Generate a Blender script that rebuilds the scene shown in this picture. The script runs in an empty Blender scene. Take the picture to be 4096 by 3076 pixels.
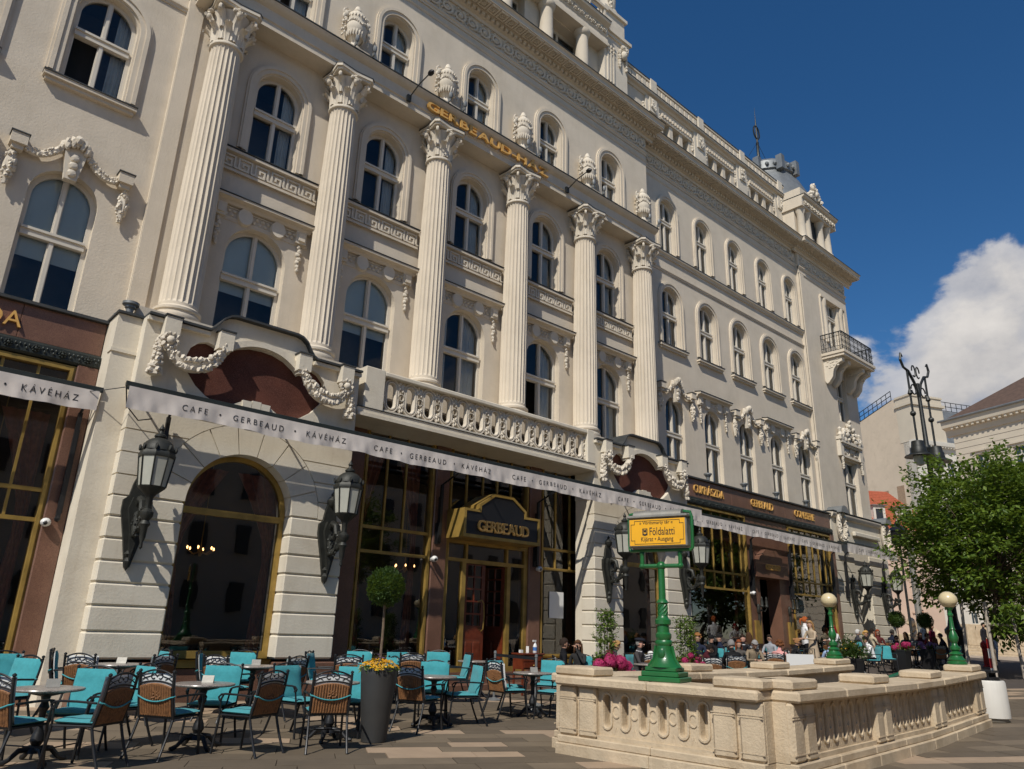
import bpy, math, random
from math import sin, cos, pi, radians as RAD, atan2, hypot, sqrt
from mathutils import Vector, Matrix
from mathutils.geometry import tessellate_polygon
random.seed(7)
SC = bpy.context.scene
COL = SC.collection
SKYS, SUNE, EXPO = .085, 4.2, 0.02
CLOUD_OFF, CLT = (-2.94, -.05, -.61), .60
# ------------------------------------------------------------------ camera
FPX, CX, CY, CAMH = 2954.0, 2048.0, 1538.0, 1.5
def _rot(a, b, c):
    return Matrix.Rotation(c, 3, 'Z') @ Matrix.Rotation(b, 3, 'X') @ Matrix.Rotation(a, 3, 'Y')
RC = _rot(RAD(-41.848), RAD(-18.392), RAD(1.761))      # image axes (right, down, forward) from (X, -Z, Y)
right = Vector((RC[0][0], RC[0][2], -RC[0][1])); down = Vector((RC[1][0], RC[1][2], -RC[1][1])); fwd = Vector((RC[2][0], RC[2][2], -RC[2][1]))
cam = bpy.data.cameras.new('camera'); camo = bpy.data.objects.new('camera', cam); COL.objects.link(camo)
M = Matrix.Identity(4)
for i in range(3):
    M[i][0] = right[i]; M[i][1] = -down[i]; M[i][2] = -fwd[i]
M[2][3] = CAMH
camo.matrix_world = M
cam.sensor_fit = 'HORIZONTAL'; cam.sensor_width = 36.0; cam.lens = 36.0*FPX/4096.0
cam.clip_start = 0.1; cam.clip_end = 6000
SC.camera = camo
# pixel -> place helpers (distance always from the ground or the wall touched)
def ray(x, y):
    d = Vector(((x-CX)/FPX, (y-CY)/FPX, 1.0)); w = RC.transposed() @ d
    return Vector((w[0], w[2], -w[1]))
def onwall(x, y, Y):
    d = ray(x, y); t = Y/d[1]; return Vector((d[0]*t, Y, CAMH+d[2]*t))
def zg(X, Y):
    return .035*min(max(0, Y-10.3), 4)+.0235*min(max(0, X-13), 32)
def gpos(x, y, h=0.0):
    d = ray(x, y); z = h
    for _ in range(60):
        t = (z-CAMH)/d[2]; X, Y = d[0]*t, d[1]*t; z = .5*z+.5*(zg(X, Y)+h)
    return Vector((X, Y, z-h))
# ------------------------------------------------------------------ light
SUND = Vector((.83, .42, -1.0)).normalized()          # direction the light travels
w = bpy.data.worlds.new('World'); SC.world = w; w.use_nodes = True
nt = w.node_tree; nt.nodes.clear()
def N(nt, t, **k):
    n = nt.nodes.new(t)
    for a, b in k.items(): setattr(n, a, b)
    return n
def L(nt, a, b): nt.links.new(a, b)
sky = N(nt, 'ShaderNodeTexSky'); sky.sky_type = 'NISHITA'; sky.sun_disc = False
sky.sun_elevation = math.asin(-SUND.z); sky.sun_rotation = atan2(-SUND.x, -SUND.y)
sky.air_density = 1.0; sky.dust_density = 0.0; sky.ozone_density = 6.0; sky.altitude = 120
bg = N(nt, 'ShaderNodeBackground'); bg.inputs[1].default_value = SKYS
out = N(nt, 'ShaderNodeOutputWorld')
tc = N(nt, 'ShaderNodeTexCoord')
sep = N(nt, 'ShaderNodeSeparateXYZ'); L(nt, tc.outputs['Generated'], sep.inputs[0])
# cumulus: puffs low over the horizon all round, thinning out upwards
mp = N(nt, 'ShaderNodeMapping'); mp.inputs['Location'].default_value = CLOUD_OFF; mp.inputs['Scale'].default_value = (1, 1, 1.5); L(nt, tc.outputs['Generated'], mp.inputs[0])
def noise(nt, vec, scale, det, rough=.55, dist=0.):
    n = N(nt, 'ShaderNodeTexNoise'); n.inputs['Scale'].default_value = scale; n.inputs['Detail'].default_value = det
    n.inputs['Roughness'].default_value = rough; n.inputs['Distortion'].default_value = dist
    if vec is not None: L(nt, vec, n.inputs['Vector'])
    return n.outputs[0]
def ramp(nt, x, stops, interp='LINEAR'):
    r = N(nt, 'ShaderNodeValToRGB'); r.color_ramp.interpolation = interp; e = r.color_ramp.elements
    while len(e) < len(stops): e.new(.5)
    for i, (p, c) in enumerate(stops):
        e[i].position = p; e[i].color = (c, c, c, 1) if not hasattr(c, '__len__') else tuple(c)+(1,)
    L(nt, x, r.inputs[0]); return r.outputs[0]
def mth(nt, op, a, b=None, clamp=False):
    n = N(nt, 'ShaderNodeMath', operation=op); n.use_clamp = clamp
    for i, v in enumerate((a, b)):
        if v is None: continue
        if isinstance(v, (int, float)): n.inputs[i].default_value = v
        else: L(nt, v, n.inputs[i])
    return n.outputs[0]
def mix(nt, f, a, b, mode='MIX'):
    n = N(nt, 'ShaderNodeMix', data_type='RGBA', blend_type=mode)
    for i, v in ((0, f), (6, a), (7, b)):
        if isinstance(v, (int, float)): n.inputs[i].default_value = v
        elif isinstance(v, (tuple, list)): n.inputs[i].default_value = tuple(v)+((1,) if len(v) == 3 else ())
        else: L(nt, v, n.inputs[i])
    return n.outputs[2]
big = noise(nt, mp.outputs[0], 3.1, 2, .45)
fine = noise(nt, mp.outputs[0], 9.0, 9, .56, .15)
elev = ramp(nt, sep.outputs[2], [(0.0, .05), (.16, .05), (.34, .03), (.42, 0.02), (.50, 0.0)])
elevneg = ramp(nt, sep.outputs[2], [(0.0, 0), (.40, .0), (.56, .30), (1, .4)])
dens = mth(nt, 'SUBTRACT', mth(nt, 'ADD', mth(nt, 'ADD', mth(nt, 'MULTIPLY', big, .68), mth(nt, 'MULTIPLY', fine, .36)), elev), elevneg)
cm = ramp(nt, dens, [(CLT, 0), (CLT+.045, .75), (CLT+.13, 1)], 'EASE')
mp2 = N(nt, 'ShaderNodeMapping'); mp2.inputs['Location'].default_value = (CLOUD_OFF[0], CLOUD_OFF[1], CLOUD_OFF[2]+.055); mp2.inputs['Scale'].default_value = (1, 1, 1.5); L(nt, tc.outputs['Generated'], mp2.inputs[0])
above = mth(nt, 'ADD', mth(nt, 'MULTIPLY', noise(nt, mp2.outputs[0], 3.1, 2, .45), .68), mth(nt, 'MULTIPLY', noise(nt, mp2.outputs[0], 9.0, 9, .56, .15), .36))
shade = mth(nt, 'SUBTRACT', above, mth(nt, 'ADD', mth(nt, 'MULTIPLY', big, .68), mth(nt, 'MULTIPLY', fine, .36)))
ccol = ramp(nt, mth(nt, 'ADD', shade, .5), [(.40, (8.6, 8.2, 7.8)), (.50, (6.9, 6.65, 6.5)), (.62, (4.3, 4.3, 4.6))])
hs = N(nt, 'ShaderNodeHueSaturation'); hs.inputs['Saturation'].default_value = 1.2; L(nt, sky.outputs[0], hs.inputs['Color'])
L(nt, mix(nt, cm, hs.outputs[0], ccol), bg.inputs[0]); L(nt, bg.outputs[0], out.inputs[0])
sl = bpy.data.lights.new('sun', 'SUN'); sl.energy = SUNE; sl.angle = RAD(.53); sl.color = (1, .945, .86)
so = bpy.data.objects.new('sun', sl); COL.objects.link(so); so.location = (-40, -20, 50); so.rotation_euler = SUND.to_track_quat('-Z', 'Y').to_euler()
vs = SC.view_settings; vs.view_transform = 'Standard'; vs.look = 'None'; vs.exposure = EXPO; vs.gamma = 1.0; vs.use_curve_mapping = False
SC.cycles.max_bounces = 8; SC.cycles.transparent_max_bounces = 16
# ------------------------------------------------------------------ materials
MATS = {}
def mat(name, col, rough=.7, metal=0., var=.0, vscale=3., bump=0., bscale=40., spec=.5, stain=0., speck=None, sheen=0., emit=None, coat=0., detail=6, streak=0., scol=(.25, .2, .13)):
    m = bpy.data.materials.new(name); m.use_nodes = True; t = m.node_tree; b = t.nodes['Principled BSDF']; MATS[name] = m
    b.inputs['Roughness'].default_value = rough; b.inputs['Metallic'].default_value = metal; b.inputs['Specular IOR Level'].default_value = spec
    if sheen: b.inputs['Sheen Weight'].default_value = sheen
    if coat: b.inputs['Coat Weight'].default_value = coat
    g = N(t, 'ShaderNodeNewGeometry').outputs['Position'] if name in WORLDPOS else N(t, 'ShaderNodeTexCoord').outputs['Object']
    c = None
    if var:
        f = ramp(t, noise(t, g, vscale, detail, .6), [(.3, 0), (.7, 1)])
        c = mix(t, f, tuple(v*(1-var) for v in col), tuple(min(1, v*(1+var)) for v in col))
    if speck:
        vo = N(t, 'ShaderNodeTexVoronoi'); vo.inputs['Scale'].default_value = speck[1]; L(t, g, vo.inputs['Vector'])
        s = N(t, 'ShaderNodeSeparateColor'); L(t, vo.outputs['Color'], s.inputs[0])
        c = mix(t, ramp(t, s.outputs[0], [(.55, 0), (.8, 1)]), c if c is not None else col, speck[0])
    if stain:
        f = ramp(t, noise(t, g, .9, 8, .68, .4), [(.50, 0), (.72, stain)])
        c = mix(t, f, c if c is not None else col, scol)
    if streak:
        mpn = N(t, 'ShaderNodeMapping'); mpn.inputs['Scale'].default_value = (9, 9, .55); L(t, g, mpn.inputs[0])
        f = ramp(t, noise(t, mpn.outputs[0], 1.0, 5, .6), [(.52, 0), (.8, streak)])
        c = mix(t, f, c if c is not None else col, scol)
    if c is None: b.inputs['Base Color'].default_value = tuple(col)+(1,)
    else: L(t, c, b.inputs['Base Color'])
    if bump:
        bn = N(t, 'ShaderNodeBump'); bn.inputs['Strength'].default_value = bump; bn.inputs['Distance'].default_value = .01
        L(t, noise(t, g, bscale, 8, .6), bn.inputs['Height']); L(t, bn.outputs[0], b.inputs['Normal'])
    if emit: b.inputs['Emission Color'].default_value = tuple(emit[0])+(1,); b.inputs['Emission Strength'].default_value = emit[1]
    return m
WORLDPOS = {'stucco', 'stone', 'granite', 'brass', 'slab_dark', 'slab_light', 'slab_mid', 'travertine', 'bed', 'ground_pale', 'ornament', 'greybldg', 'pinkbldg', 'creambldg', 'oppbldg'}
mat('stucco', (.62, .545, .435), .9, var=.06, vscale=1.3, bump=.55, bscale=26, spec=.2, stain=.22, streak=.16, scol=(.36, .30, .20))
mat('ornament', (.64, .575, .47), .85, var=.07, vscale=2., bump=.3, bscale=60, spec=.2, stain=.3, scol=(.33, .27, .18))
mat('stone', (.66, .60, .485), .85, var=.06, vscale=1.1, bump=.5, bscale=22, spec=.25, stain=.3, streak=.2, scol=(.38, .30, .2))
mat('paint', (.62, .57, .48), .5, var=.03, vscale=2, bump=.1, spec=.4)
mat('flashing', (.045, .047, .046), .6, var=.3, vscale=2, spec=.4)
mat('zinc', (.20, .21, .21), .5, metal=.4, var=.2, vscale=2)
mat('granite', (.19, .100, .066), .32, var=.2, vscale=2., speck=((.10, .05, .034), 190), bump=.05, spec=.5)
mat('granite_rough', (.088, .028, .017), .75, var=.35, vscale=1.6, speck=((.13, .05, .035), 120), bump=.3, bscale=80, spec=.3, stain=.12, scol=(.25, .2, .17))
mat('brass', (.36, .235, .06), .42, metal=.4, var=.35, vscale=2.2, bump=.06, bscale=12)
mat('gilt', (.70, .40, .11), .45, metal=.1, var=.2, vscale=5)
mat('iron', (.022, .024, .022), .5, metal=.35, var=.35, vscale=6, bump=.25, bscale=60, spec=.5)
mat('bronze_dark', (.032, .033, .028), .55, metal=.4, var=.35, vscale=5, bump=.3, bscale=50)
mat('green_band', (.028, .034, .030), .5, metal=.3, var=.3, vscale=4, bump=.3, bscale=30)
mat('canvas', (.62, .565, .515), .95, var=.06, vscale=2.4, bump=.35, bscale=9, spec=.1, stain=.25, scol=(.42, .35, .28), detail=4)
mat('print', (.03, .032, .035), .8, spec=.2)
mat('black', (.008, .008, .009), .45, spec=.5)
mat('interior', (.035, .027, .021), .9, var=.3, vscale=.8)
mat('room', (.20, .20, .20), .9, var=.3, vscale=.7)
mat('curtain_red', (.24, .085, .05), .9, var=.35, vscale=9, bump=.2, bscale=30, sheen=.2)
mat('curtain_white', (.72, .72, .67), .9, var=.1, vscale=3)
mat('blind', (.66, .74, .72), .8, var=.05, vscale=1)
mat('mahogany', (.13, .026, .010), .3, var=.3, vscale=6, coat=.4)
mat('metal_black', (.018, .019, .021), .42, metal=.3, var=.2, vscale=8, bump=.1)
mat('teal', (.058, .30, .33), .95, var=.10, vscale=22, bump=.5, bscale=180, spec=.1, sheen=.15)
mat('teal_lining', (.55, .56, .55), .9, var=.12, vscale=12, bump=.2, bscale=90, spec=.1)
mat('wicker', (.21, .095, .035), .6, var=.35, vscale=28, bump=.5, bscale=120)
mat('tabletop', (.34, .30, .26), .3, var=.1, vscale=12, speck=((.13, .11, .10), 150), spec=.5)
mat('planter', (.035, .035, .034), .55, var=.15, vscale=3, bump=.1)
mat('planter_black', (.010, .010, .011), .5, var=.15, vscale=3)
mat('soil', (.05, .035, .022), 1.0, bump=.8, bscale=60)
mat('bark', (.14, .10, .065), .95, var=.35, vscale=9, bump=.8, bscale=30)
mat('wood_stake', (.38, .33, .27), .9, var=.25, vscale=8, bump=.3, bscale=40)
mat('green_paint', (.012, .115, .028), .35, var=.2, vscale=4, bump=.15, bscale=30, coat=.25)
mat('globe', (.60, .50, .30), .28, var=.06, vscale=2, coat=.3)
mat('yellow', (.80, .40, .01), .35, var=.04, vscale=4)
mat('grey_metal', (.27, .26, .23), .55, metal=.5, var=.25, vscale=4, bump=.2, stain=.3, scol=(.30, .2, .08))
mat('travertine', (.52, .42, .29), .8, var=.14, vscale=3.5, bump=.9, bscale=35, spec=.25, stain=.55, streak=.25, scol=(.26, .18, .10))
mat('bin_white', (.62, .60, .55), .55, var=.05, vscale=2, bump=.1, streak=.3, scol=(.35, .32, .27))
mat('slab_dark', (.125, .098, .067), .75, var=.13, vscale=2.2, bump=.25, bscale=60, spec=.35, stain=.2, scol=(.085, .07, .055))
mat('slab_light', (.36, .265, .18), .75, var=.10, vscale=2.2, bump=.25, bscale=60, spec=.35, stain=.25, scol=(.22, .16, .11))
mat('slab_mid', (.175, .137, .093), .75, var=.12, vscale=2.2, bump=.25, bscale=60, spec=.35, stain=.2, scol=(.13, .10, .08))
mat('ground_pale', (.42, .335, .245), .8, var=.15, vscale=.8, bump=.2, bscale=30, stain=.3, scol=(.2, .15, .1))
mat('bed', (.07, .055, .045), .95, var=.2, vscale=5)
mat('roof_tile', (.36, .085, .035), .8, var=.25, vscale=6, bump=.2)
mat('roof_brown', (.10, .06, .04), .85, var=.3, vscale=3, bump=.3)
mat('greybldg', (.58, .48, .36), .9, var=.06, vscale=.4, bump=.2, stain=.3, scol=(.36, .29, .2))
mat('whitebldg', (.62, .58, .50), .9, var=.05, vscale=.5)
mat('pinkbldg', (.56, .42, .33), .9, var=.05, vscale=.5)
mat('creambldg', (.56, .49, .38), .9, var=.06, vscale=.5, bump=.2)
mat('brick', (.32, .22, .14), .9, var=.3, vscale=8, bump=.6, bscale=20)
mat('oppbldg', (.58, .49, .39), .9, var=.1, vscale=.3)
mat('opp_window', (.02, .02, .022), .3)
mat('skin', (.50, .29, .20), .6, var=.08, vscale=12, spec=.35)
mat('paper', (.75, .74, .70), .8)
mat('glass_far', (.03, .04, .05), .08, spec=.8)
mat('lamp_glass', (.42, .42, .36), .25, var=.1, vscale=3)
mat('bulb', (1, .8, .5), .5, emit=((1, .55, .2), 6))
mat('white_plastic', (.68, .68, .66), .4)
mat('red_paint', (.40, .02, .02), .5)
def leafmat(name, a, b):
    m = bpy.data.materials.new(name); m.use_nodes = True; t = m.node_tree; p = t.nodes['Principled BSDF']; MATS[name] = m
    g = N(t, 'ShaderNodeNewGeometry')
    c = mix(t, g.outputs['Random Per Island'], a, b)
    L(t, c, p.inputs['Base Color']); p.inputs['Roughness'].default_value = .55; p.inputs['Specular IOR Level'].default_value = .35
    tr = N(t, 'ShaderNodeBsdfTranslucent'); L(t, mix(t, .5, c, (.30, .42, .04)), tr.inputs[0])
    ms = N(t, 'ShaderNodeMixShader'); ms.inputs[0].default_value = .3; L(t, p.outputs[0], ms.inputs[1]); L(t, tr.outputs[0], ms.inputs[2])
    L(t, ms.outputs[0], t.nodes['Material Output'].inputs[0]); return m
leafmat('leaf', (.036, .078, .009), (.15, .22, .026))
leafmat('leaf_dark', (.018, .042, .010), (.05, .095, .018))
leafmat('leaf_light', (.06, .12, .015), (.15, .22, .03))
leafmat('petal_pink', (.42, .015, .10), (.62, .06, .22))
leafmat('petal_purple', (.22, .10, .36), (.48, .28, .52))
leafmat('petal_yellow', (.75, .32, .005), (.85, .50, .02))
leafmat('petal_mixed', (.45, .05, .12), (.50, .30, .48))
def glassmat(name, tint, refl, base=.0):
    m = bpy.data.materials.new(name); m.use_nodes = True; t = m.node_tree; t.nodes.clear(); MATS[name] = m
    tr = N(t, 'ShaderNodeBsdfTransparent'); tr.inputs[0].default_value = tuple(tint)+(1,)
    gl = N(t, 'ShaderNodeBsdfGlossy'); gl.inputs['Roughness'].default_value = .015; gl.inputs['Color'].default_value = (1, 1, 1, 1)
    bn = N(t, 'ShaderNodeBump'); bn.inputs['Strength'].default_value = .06; bn.inputs['Distance'].default_value = .05
    L(t, noise(t, N(t, 'ShaderNodeNewGeometry').outputs['Position'], .9, 2), bn.inputs['Height']); L(t, bn.outputs[0], gl.inputs['Normal'])
    fr = N(t, 'ShaderNodeFresnel'); fr.inputs[0].default_value = 1.5
    f = mth(t, 'ADD', mth(t, 'MULTIPLY', fr.outputs[0], refl), base, True)
    ms = N(t, 'ShaderNodeMixShader'); L(t, f, ms.inputs[0]); L(t, tr.outputs[0], ms.inputs[1]); L(t, gl.outputs[0], ms.inputs[2])
    o = N(t, 'ShaderNodeOutputMaterial'); L(t, ms.outputs[0], o.inputs[0]); return m
glassmat('glass', (.90, .93, .93), 1.0, .0)
glassmat('glass_shop', (.86, .84, .80), 2.2, .0)
glassmat('glass_clear', (.9, .9, .9), 1.5, .02)
# ------------------------------------------------------------------ mesh building
class MB:
    def __init__(s): s.v = []; s.f = []; s.m = []
    def add(s, v, f, mi=0):
        o = len(s.v); s.v += [tuple(p) for p in v]; s.f += [tuple(i+o for i in q) for q in f]; s.m += [mi]*len(f); return s
    def box(s, x0, x1, y0, y1, z0, z1, mi=0):
        return s.add([(x0, y0, z0), (x1, y0, z0), (x1, y1, z0), (x0, y1, z0), (x0, y0, z1), (x1, y0, z1), (x1, y1, z1), (x0, y1, z1)],
                     [(0, 3, 2, 1), (4, 5, 6, 7), (0, 1, 5, 4), (1, 2, 6, 5), (2, 3, 7, 6), (3, 0, 4, 7)], mi)
    def bbox(s, x0, x1, y0, y1, z0, z1, b=.012, mi=0):       # box with chamfered edges
        n = len(s.v); o = []
        for z, i in ((z0, b), (z0+b, 0), (z1-b, 0), (z1, b)):
            for (x, y, sx, sy) in ((x0, y0, 1, 1), (x1, y0, -1, 1), (x1, y1, -1, -1), (x0, y1, 1, -1)):
                if i: o += [(x+sx*b, y+sy*b, z)]
                else: o += [(x+sx*b, y, z), (x, y+sy*b, z)] if sx*sy < 0 else [(x, y+sy*b, z), (x+sx*b, y, z)]
        r1 = list(range(4, 12)); r2 = list(range(12, 20)); f = [(3, 2, 1, 0), (20, 21, 22, 23)]
        for k in range(8): f.append((r1[k], r1[(k+1) % 8], r2[(k+1) % 8], r2[k]))
        for k in range(4):
            f.append((k, r1[2*k+1], r1[2*k])); f.append((k, (k+1) % 4, r1[(2*k+2) % 8], r1[2*k+1]))
            f.append((20+k, r2[2*k], r2[2*k+1])); f.append((20+k, r2[2*k+1], r2[(2*k+2) % 8], 20+(k+1) % 4))
        return s.add(o, f, mi)
    def plate(s, outer, holes, y0, y1, mi=0, back=True, side=True):   # polygons in XZ, from y0 (front) to y1
        loops = [outer]+list(holes); pts = [p for l in loops for p in l]
        tris = tessellate_polygon([[Vector((p[0], p[1], 0)) for p in l] for l in loops])
        n = len(pts); fr = []
        for a, b, c in tris:
            ar = (pts[b][0]-pts[a][0])*(pts[c][1]-pts[a][1])-(pts[b][1]-pts[a][1])*(pts[c][0]-pts[a][0])
            fr.append((a, b, c) if ar > 0 else (a, c, b))
        v = [(p[0], y0, p[1]) for p in pts]+[(p[0], y1, p[1]) for p in pts]
        f = list(fr)
        if back: f += [(c+n, b+n, a+n) for a, b, c in fr]
        if side:
            o = 0
            for l in loops:
                k = len(l)
                for i in range(k): f.append((o+i, o+(i+1) % k, o+(i+1) % k+n, o+i+n))
                o += k
        return s.add(v, f, mi)
    def lathe(s, prof, n=16, c=(0, 0, 0), mi=0, a0=0., a1=2*pi, rx=1., ry=1.):
        full = abs(a1-a0-2*pi) < 1e-6; k = n if full else n+1; v = []; f = []
        for r, z in prof:
            for i in range(k):
                a = a0+(a1-a0)*i/n; v.append((c[0]+r*rx*cos(a), c[1]+r*ry*sin(a), c[2]+z))
        for j in range(len(prof)-1):
            for i in range(n):
                i2 = (i+1) % k; f.append((j*k+i, j*k+i2, (j+1)*k+i2, (j+1)*k+i))
        if full:
            if prof[0][0] > 1e-4: f.append(tuple(range(k-1, -1, -1)))
            if prof[-1][0] > 1e-4: f.append(tuple((len(prof)-1)*k+i for i in range(k)))
        return s.add(v, f, mi)
    def tube(s, pts, r, n=6, mi=0, closed=False, cap=True, flat=None):
        P = [Vector(p) for p in pts]; m = len(P); R = r if hasattr(r, '__len__') else [r]*m; v = []; f = []
        u = None
        for i in range(m):
            if closed: t = P[(i+1) % m]-P[i-1]
            else: t = P[min(i+1, m-1)]-P[max(i-1, 0)]
            if t.length < 1e-9: t = Vector((0, 0, 1))
            t.normalize()
            if u is None: u = t.orthogonal().normalized() if abs(t.y) > .9 or flat is None else (Vector(flat)-t*t.dot(Vector(flat))).normalized()
            u = (u-t*u.dot(t)); u = u.normalized() if u.length > 1e-6 else t.orthogonal().normalized()
            b = t.cross(u)
            for k in range(n):
                a = 2*pi*k/n; v.append(P[i]+(u*cos(a)+b*sin(a))*R[i])
        q = m if closed else m-1
        for i in range(q):
            for k in range(n):
                j = (i+1) % m; f.append((i*n+k, i*n+(k+1) % n, j*n+(k+1) % n, j*n+k))
        if cap and not closed: f.append(tuple(range(n-1, -1, -1))); f.append(tuple((m-1)*n+k for k in range(n)))
        return s.add(v, f, mi)
    def ball(s, c, r, n=6, m=4, mi=0, jit=0.):
        rr = r if hasattr(r, '__len__') else (r, r, r); v = [(c[0], c[1], c[2]-rr[2])]; f = []
        for j in range(1, m):
            t = pi*j/m
            for i in range(n):
                a = 2*pi*i/n+j*.5; k = 1+random.uniform(-jit, jit)
                v.append((c[0]+rr[0]*sin(t)*cos(a)*k, c[1]+rr[1]*sin(t)*sin(a)*k, c[2]-rr[2]*cos(t)*k))
        v.append((c[0], c[1], c[2]+rr[2])); e = len(v)-1
        for i in range(n):
            f.append((0, 1+(i+1) % n, 1+i)); f.append((e, 1+(m-2)*n+i, 1+(m-2)*n+(i+1) % n))
        for j in range(m-2):
            for i in range(n): f.append((1+j*n+i, 1+j*n+(i+1) % n, 1+(j+1)*n+(i+1) % n, 1+(j+1)*n+i))
        return s.add(v, f, mi)
    def merge(s, o, mtx=None):
        v = [mtx @ Vector(p) for p in o.v] if mtx is not None else o.v
        k = len(s.v); s.v += [tuple(p) for p in v]; s.f += [tuple(i+k for i in q) for q in o.f]; s.m += o.m; return s
    def mesh(s, name, mats, smooth=35):
        me = bpy.data.meshes.new(name); me.from_pydata(s.v, [], s.f); 
        if isinstance(mats, str): mats = [mats]
        for a in mats: me.materials.append(MATS[a])
        if len(mats) > 1: me.polygons.foreach_set('material_index', s.m)
        if smooth:
            me.polygons.foreach_set('use_smooth', [True]*len(me.polygons)); me.set_sharp_from_angle(angle=RAD(smooth))
        me.update(); return me
WL = {}                                                     # world location of (unrotated) parents
def obj(name, data, mats=None, parent=None, loc=None, rot=None, scale=None, smooth=35):
    if isinstance(data, MB): data = data.mesh(name, mats, smooth)
    o = bpy.data.objects.new(name, data); COL.objects.link(o)
    l = Vector(loc) if loc is not None else Vector((0, 0, 0))
    if parent is not None:
        o.parent = parent
        if parent.name in WL: l = l-WL[parent.name]; 
    o.location = l
    if rot is not None: o.rotation_euler = rot
    if scale is not None: o.scale = scale if hasattr(scale, '__len__') else (scale,)*3
    return o
def wpart(name, data, mats, parent, loc=(0, 0, 0), **k):      # part given in world coordinates, may itself have children
    o = obj(name, data, mats, parent, loc, **k); WL[o.name] = Vector(loc); return o
def tag(o, label, cat, group=None, kind=None):
    if label: o['label'] = label
    if cat: o['category'] = cat
    if group: o['group'] = group
    if kind: o['kind'] = kind
    return o
def thing(name, label, cat, loc=(0, 0, 0), rz=0., group=None):
    o = bpy.data.objects.new(name, None); COL.objects.link(o); o.location = loc; o.rotation_euler = (0, 0, rz); o.empty_display_size = .2
    tag(o, label, cat, group)
    return o
def wthing(name, label, cat, loc, group=None):               # unrotated thing whose parts come in world coordinates
    o = thing(name, label, cat, loc, 0, group); WL[o.name] = Vector(loc); return o
def dup(o, parent=None):
    c = o.copy(); COL.objects.link(c); c.parent = parent
    for ch in o.children: dup(ch, c)
    return c
def arc(cx, cz, r, a0, a1, n, rz=None):
    return [(cx+r*cos(a0+(a1-a0)*i/n), cz+(rz or r)*sin(a0+(a1-a0)*i/n)) for i in range(n+1)]
def archpoly(cx, z0, zs, r, n=14):                            # counter-clockwise
    return [(cx-r, z0), (cx+r, z0)]+arc(cx, zs, r, 0, pi, n)
def rect(x0, x1, z0, z1): return [(x0, z0), (x1, z0), (x1, z1), (x0, z1)]
FONT_CACHE = {}
def textmb(s, size, ext=.02, spacing=1., bold=0.):
    cu = bpy.data.curves.new('t', 'FONT'); cu.body = s; cu.size = size; cu.extrude = ext; cu.space_character = spacing; cu.offset = bold; cu.resolution_u = 3
    o = bpy.data.objects.new('t', cu); COL.objects.link(o); me = bpy.data.meshes.new_from_object(o)
    mb = MB(); mb.v = [(v.co.x, -v.co.z, v.co.y) for v in me.vertices]; mb.f = [tuple(p.vertices) for p in me.polygons]; mb.m = [0]*len(mb.f)
    bpy.data.objects.remove(o); bpy.data.curves.remove(cu); bpy.data.meshes.remove(me)
    return mb                                                 # stands in XZ, faces -Y
def fit(mb, x0, x1, z0, z1, y):
    a = min(p[0] for p in mb.v); b = max(p[0] for p in mb.v); c = min(p[2] for p in mb.v); d = max(p[2] for p in mb.v)
    mb.v = [(x0+(p[0]-a)*(x1-x0)/max(b-a, 1e-6), y+p[1], z0+(p[2]-c)*(z1-z0)/max(d-c, 1e-6)) for p in mb.v]; return mb
def garland_mb(pts, r, n=60, seed=0, rr=None):                # rope of leaves and small fruit along a path
    rnd = random.Random(seed); mb = MB(); P = [Vector(p) for p in pts]; m = len(P)-1
    mb.tube(pts, [(rr(i/m) if rr else r)*.8 for i in range(m+1)], 6)
    for k in range(n):
        t = (k+.5)/n*m; i = min(int(t), m-1); p = P[i].lerp(P[i+1], t-i); q = rr(t/m) if rr else r
        a = rnd.uniform(0, 2*pi); d = Vector((cos(a), -abs(sin(a)), sin(a)*.8))*q*.75
        mb.ball(p+d, (q*rnd.uniform(.3, .5), q*rnd.uniform(.3, .45), q*rnd.uniform(.3, .5)), 5, 3, jit=.2)
    return mb
# ------------------------------------------------------------------ the cafe building
def exx(mb, prof, x0, x1, mi=0):                              # extrude a (y, z) outline along X
    k = len(prof); v = [(x0, p[0], p[1]) for p in prof]+[(x1, p[0], p[1]) for p in prof]
    f = [(i, (i+1) % k, (i+1) % k+k, i+k) for i in range(k)]
    tr = tessellate_polygon([[Vector((p[0], p[1], 0)) for p in prof]])
    f += [tuple(t) for t in tr]+[tuple(i+k for i in reversed(t)) for t in tr]
    return mb.add(v, f, mi)
BLD = wthing('cafe_building', 'long cream stucco palace with fluted columns above a brown granite cafe ground floor', 'building', (12, 15, 0))
def bp(name, mb, mats, **k): return wpart(name, mb, mats, BLD, **k)
WRND = random.Random(3)
CURT = {}
def curtain_mesh(w, h, mname, folds=5, amp=.03):
    key = (round(w, 2), round(h, 2), mname)
    if key not in CURT:
        mb = MB(); n = folds*6; v = []; f = []
        for j in range(3):
            for i in range(n+1):
                u = i/n; v.append((w*u, amp*sin(u*folds*2*pi+j*.3)*(.7+.3*j/2), h*(1-j/2)))
        for j in range(2):
            for i in range(n): q = j*(n+1)+i; f.append((q, q+1, q+n+2, q+n+1))
        mb.add(v, f); CURT[key] = mb.mesh('curtain', mname, 80)
    return CURT[key]
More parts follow.
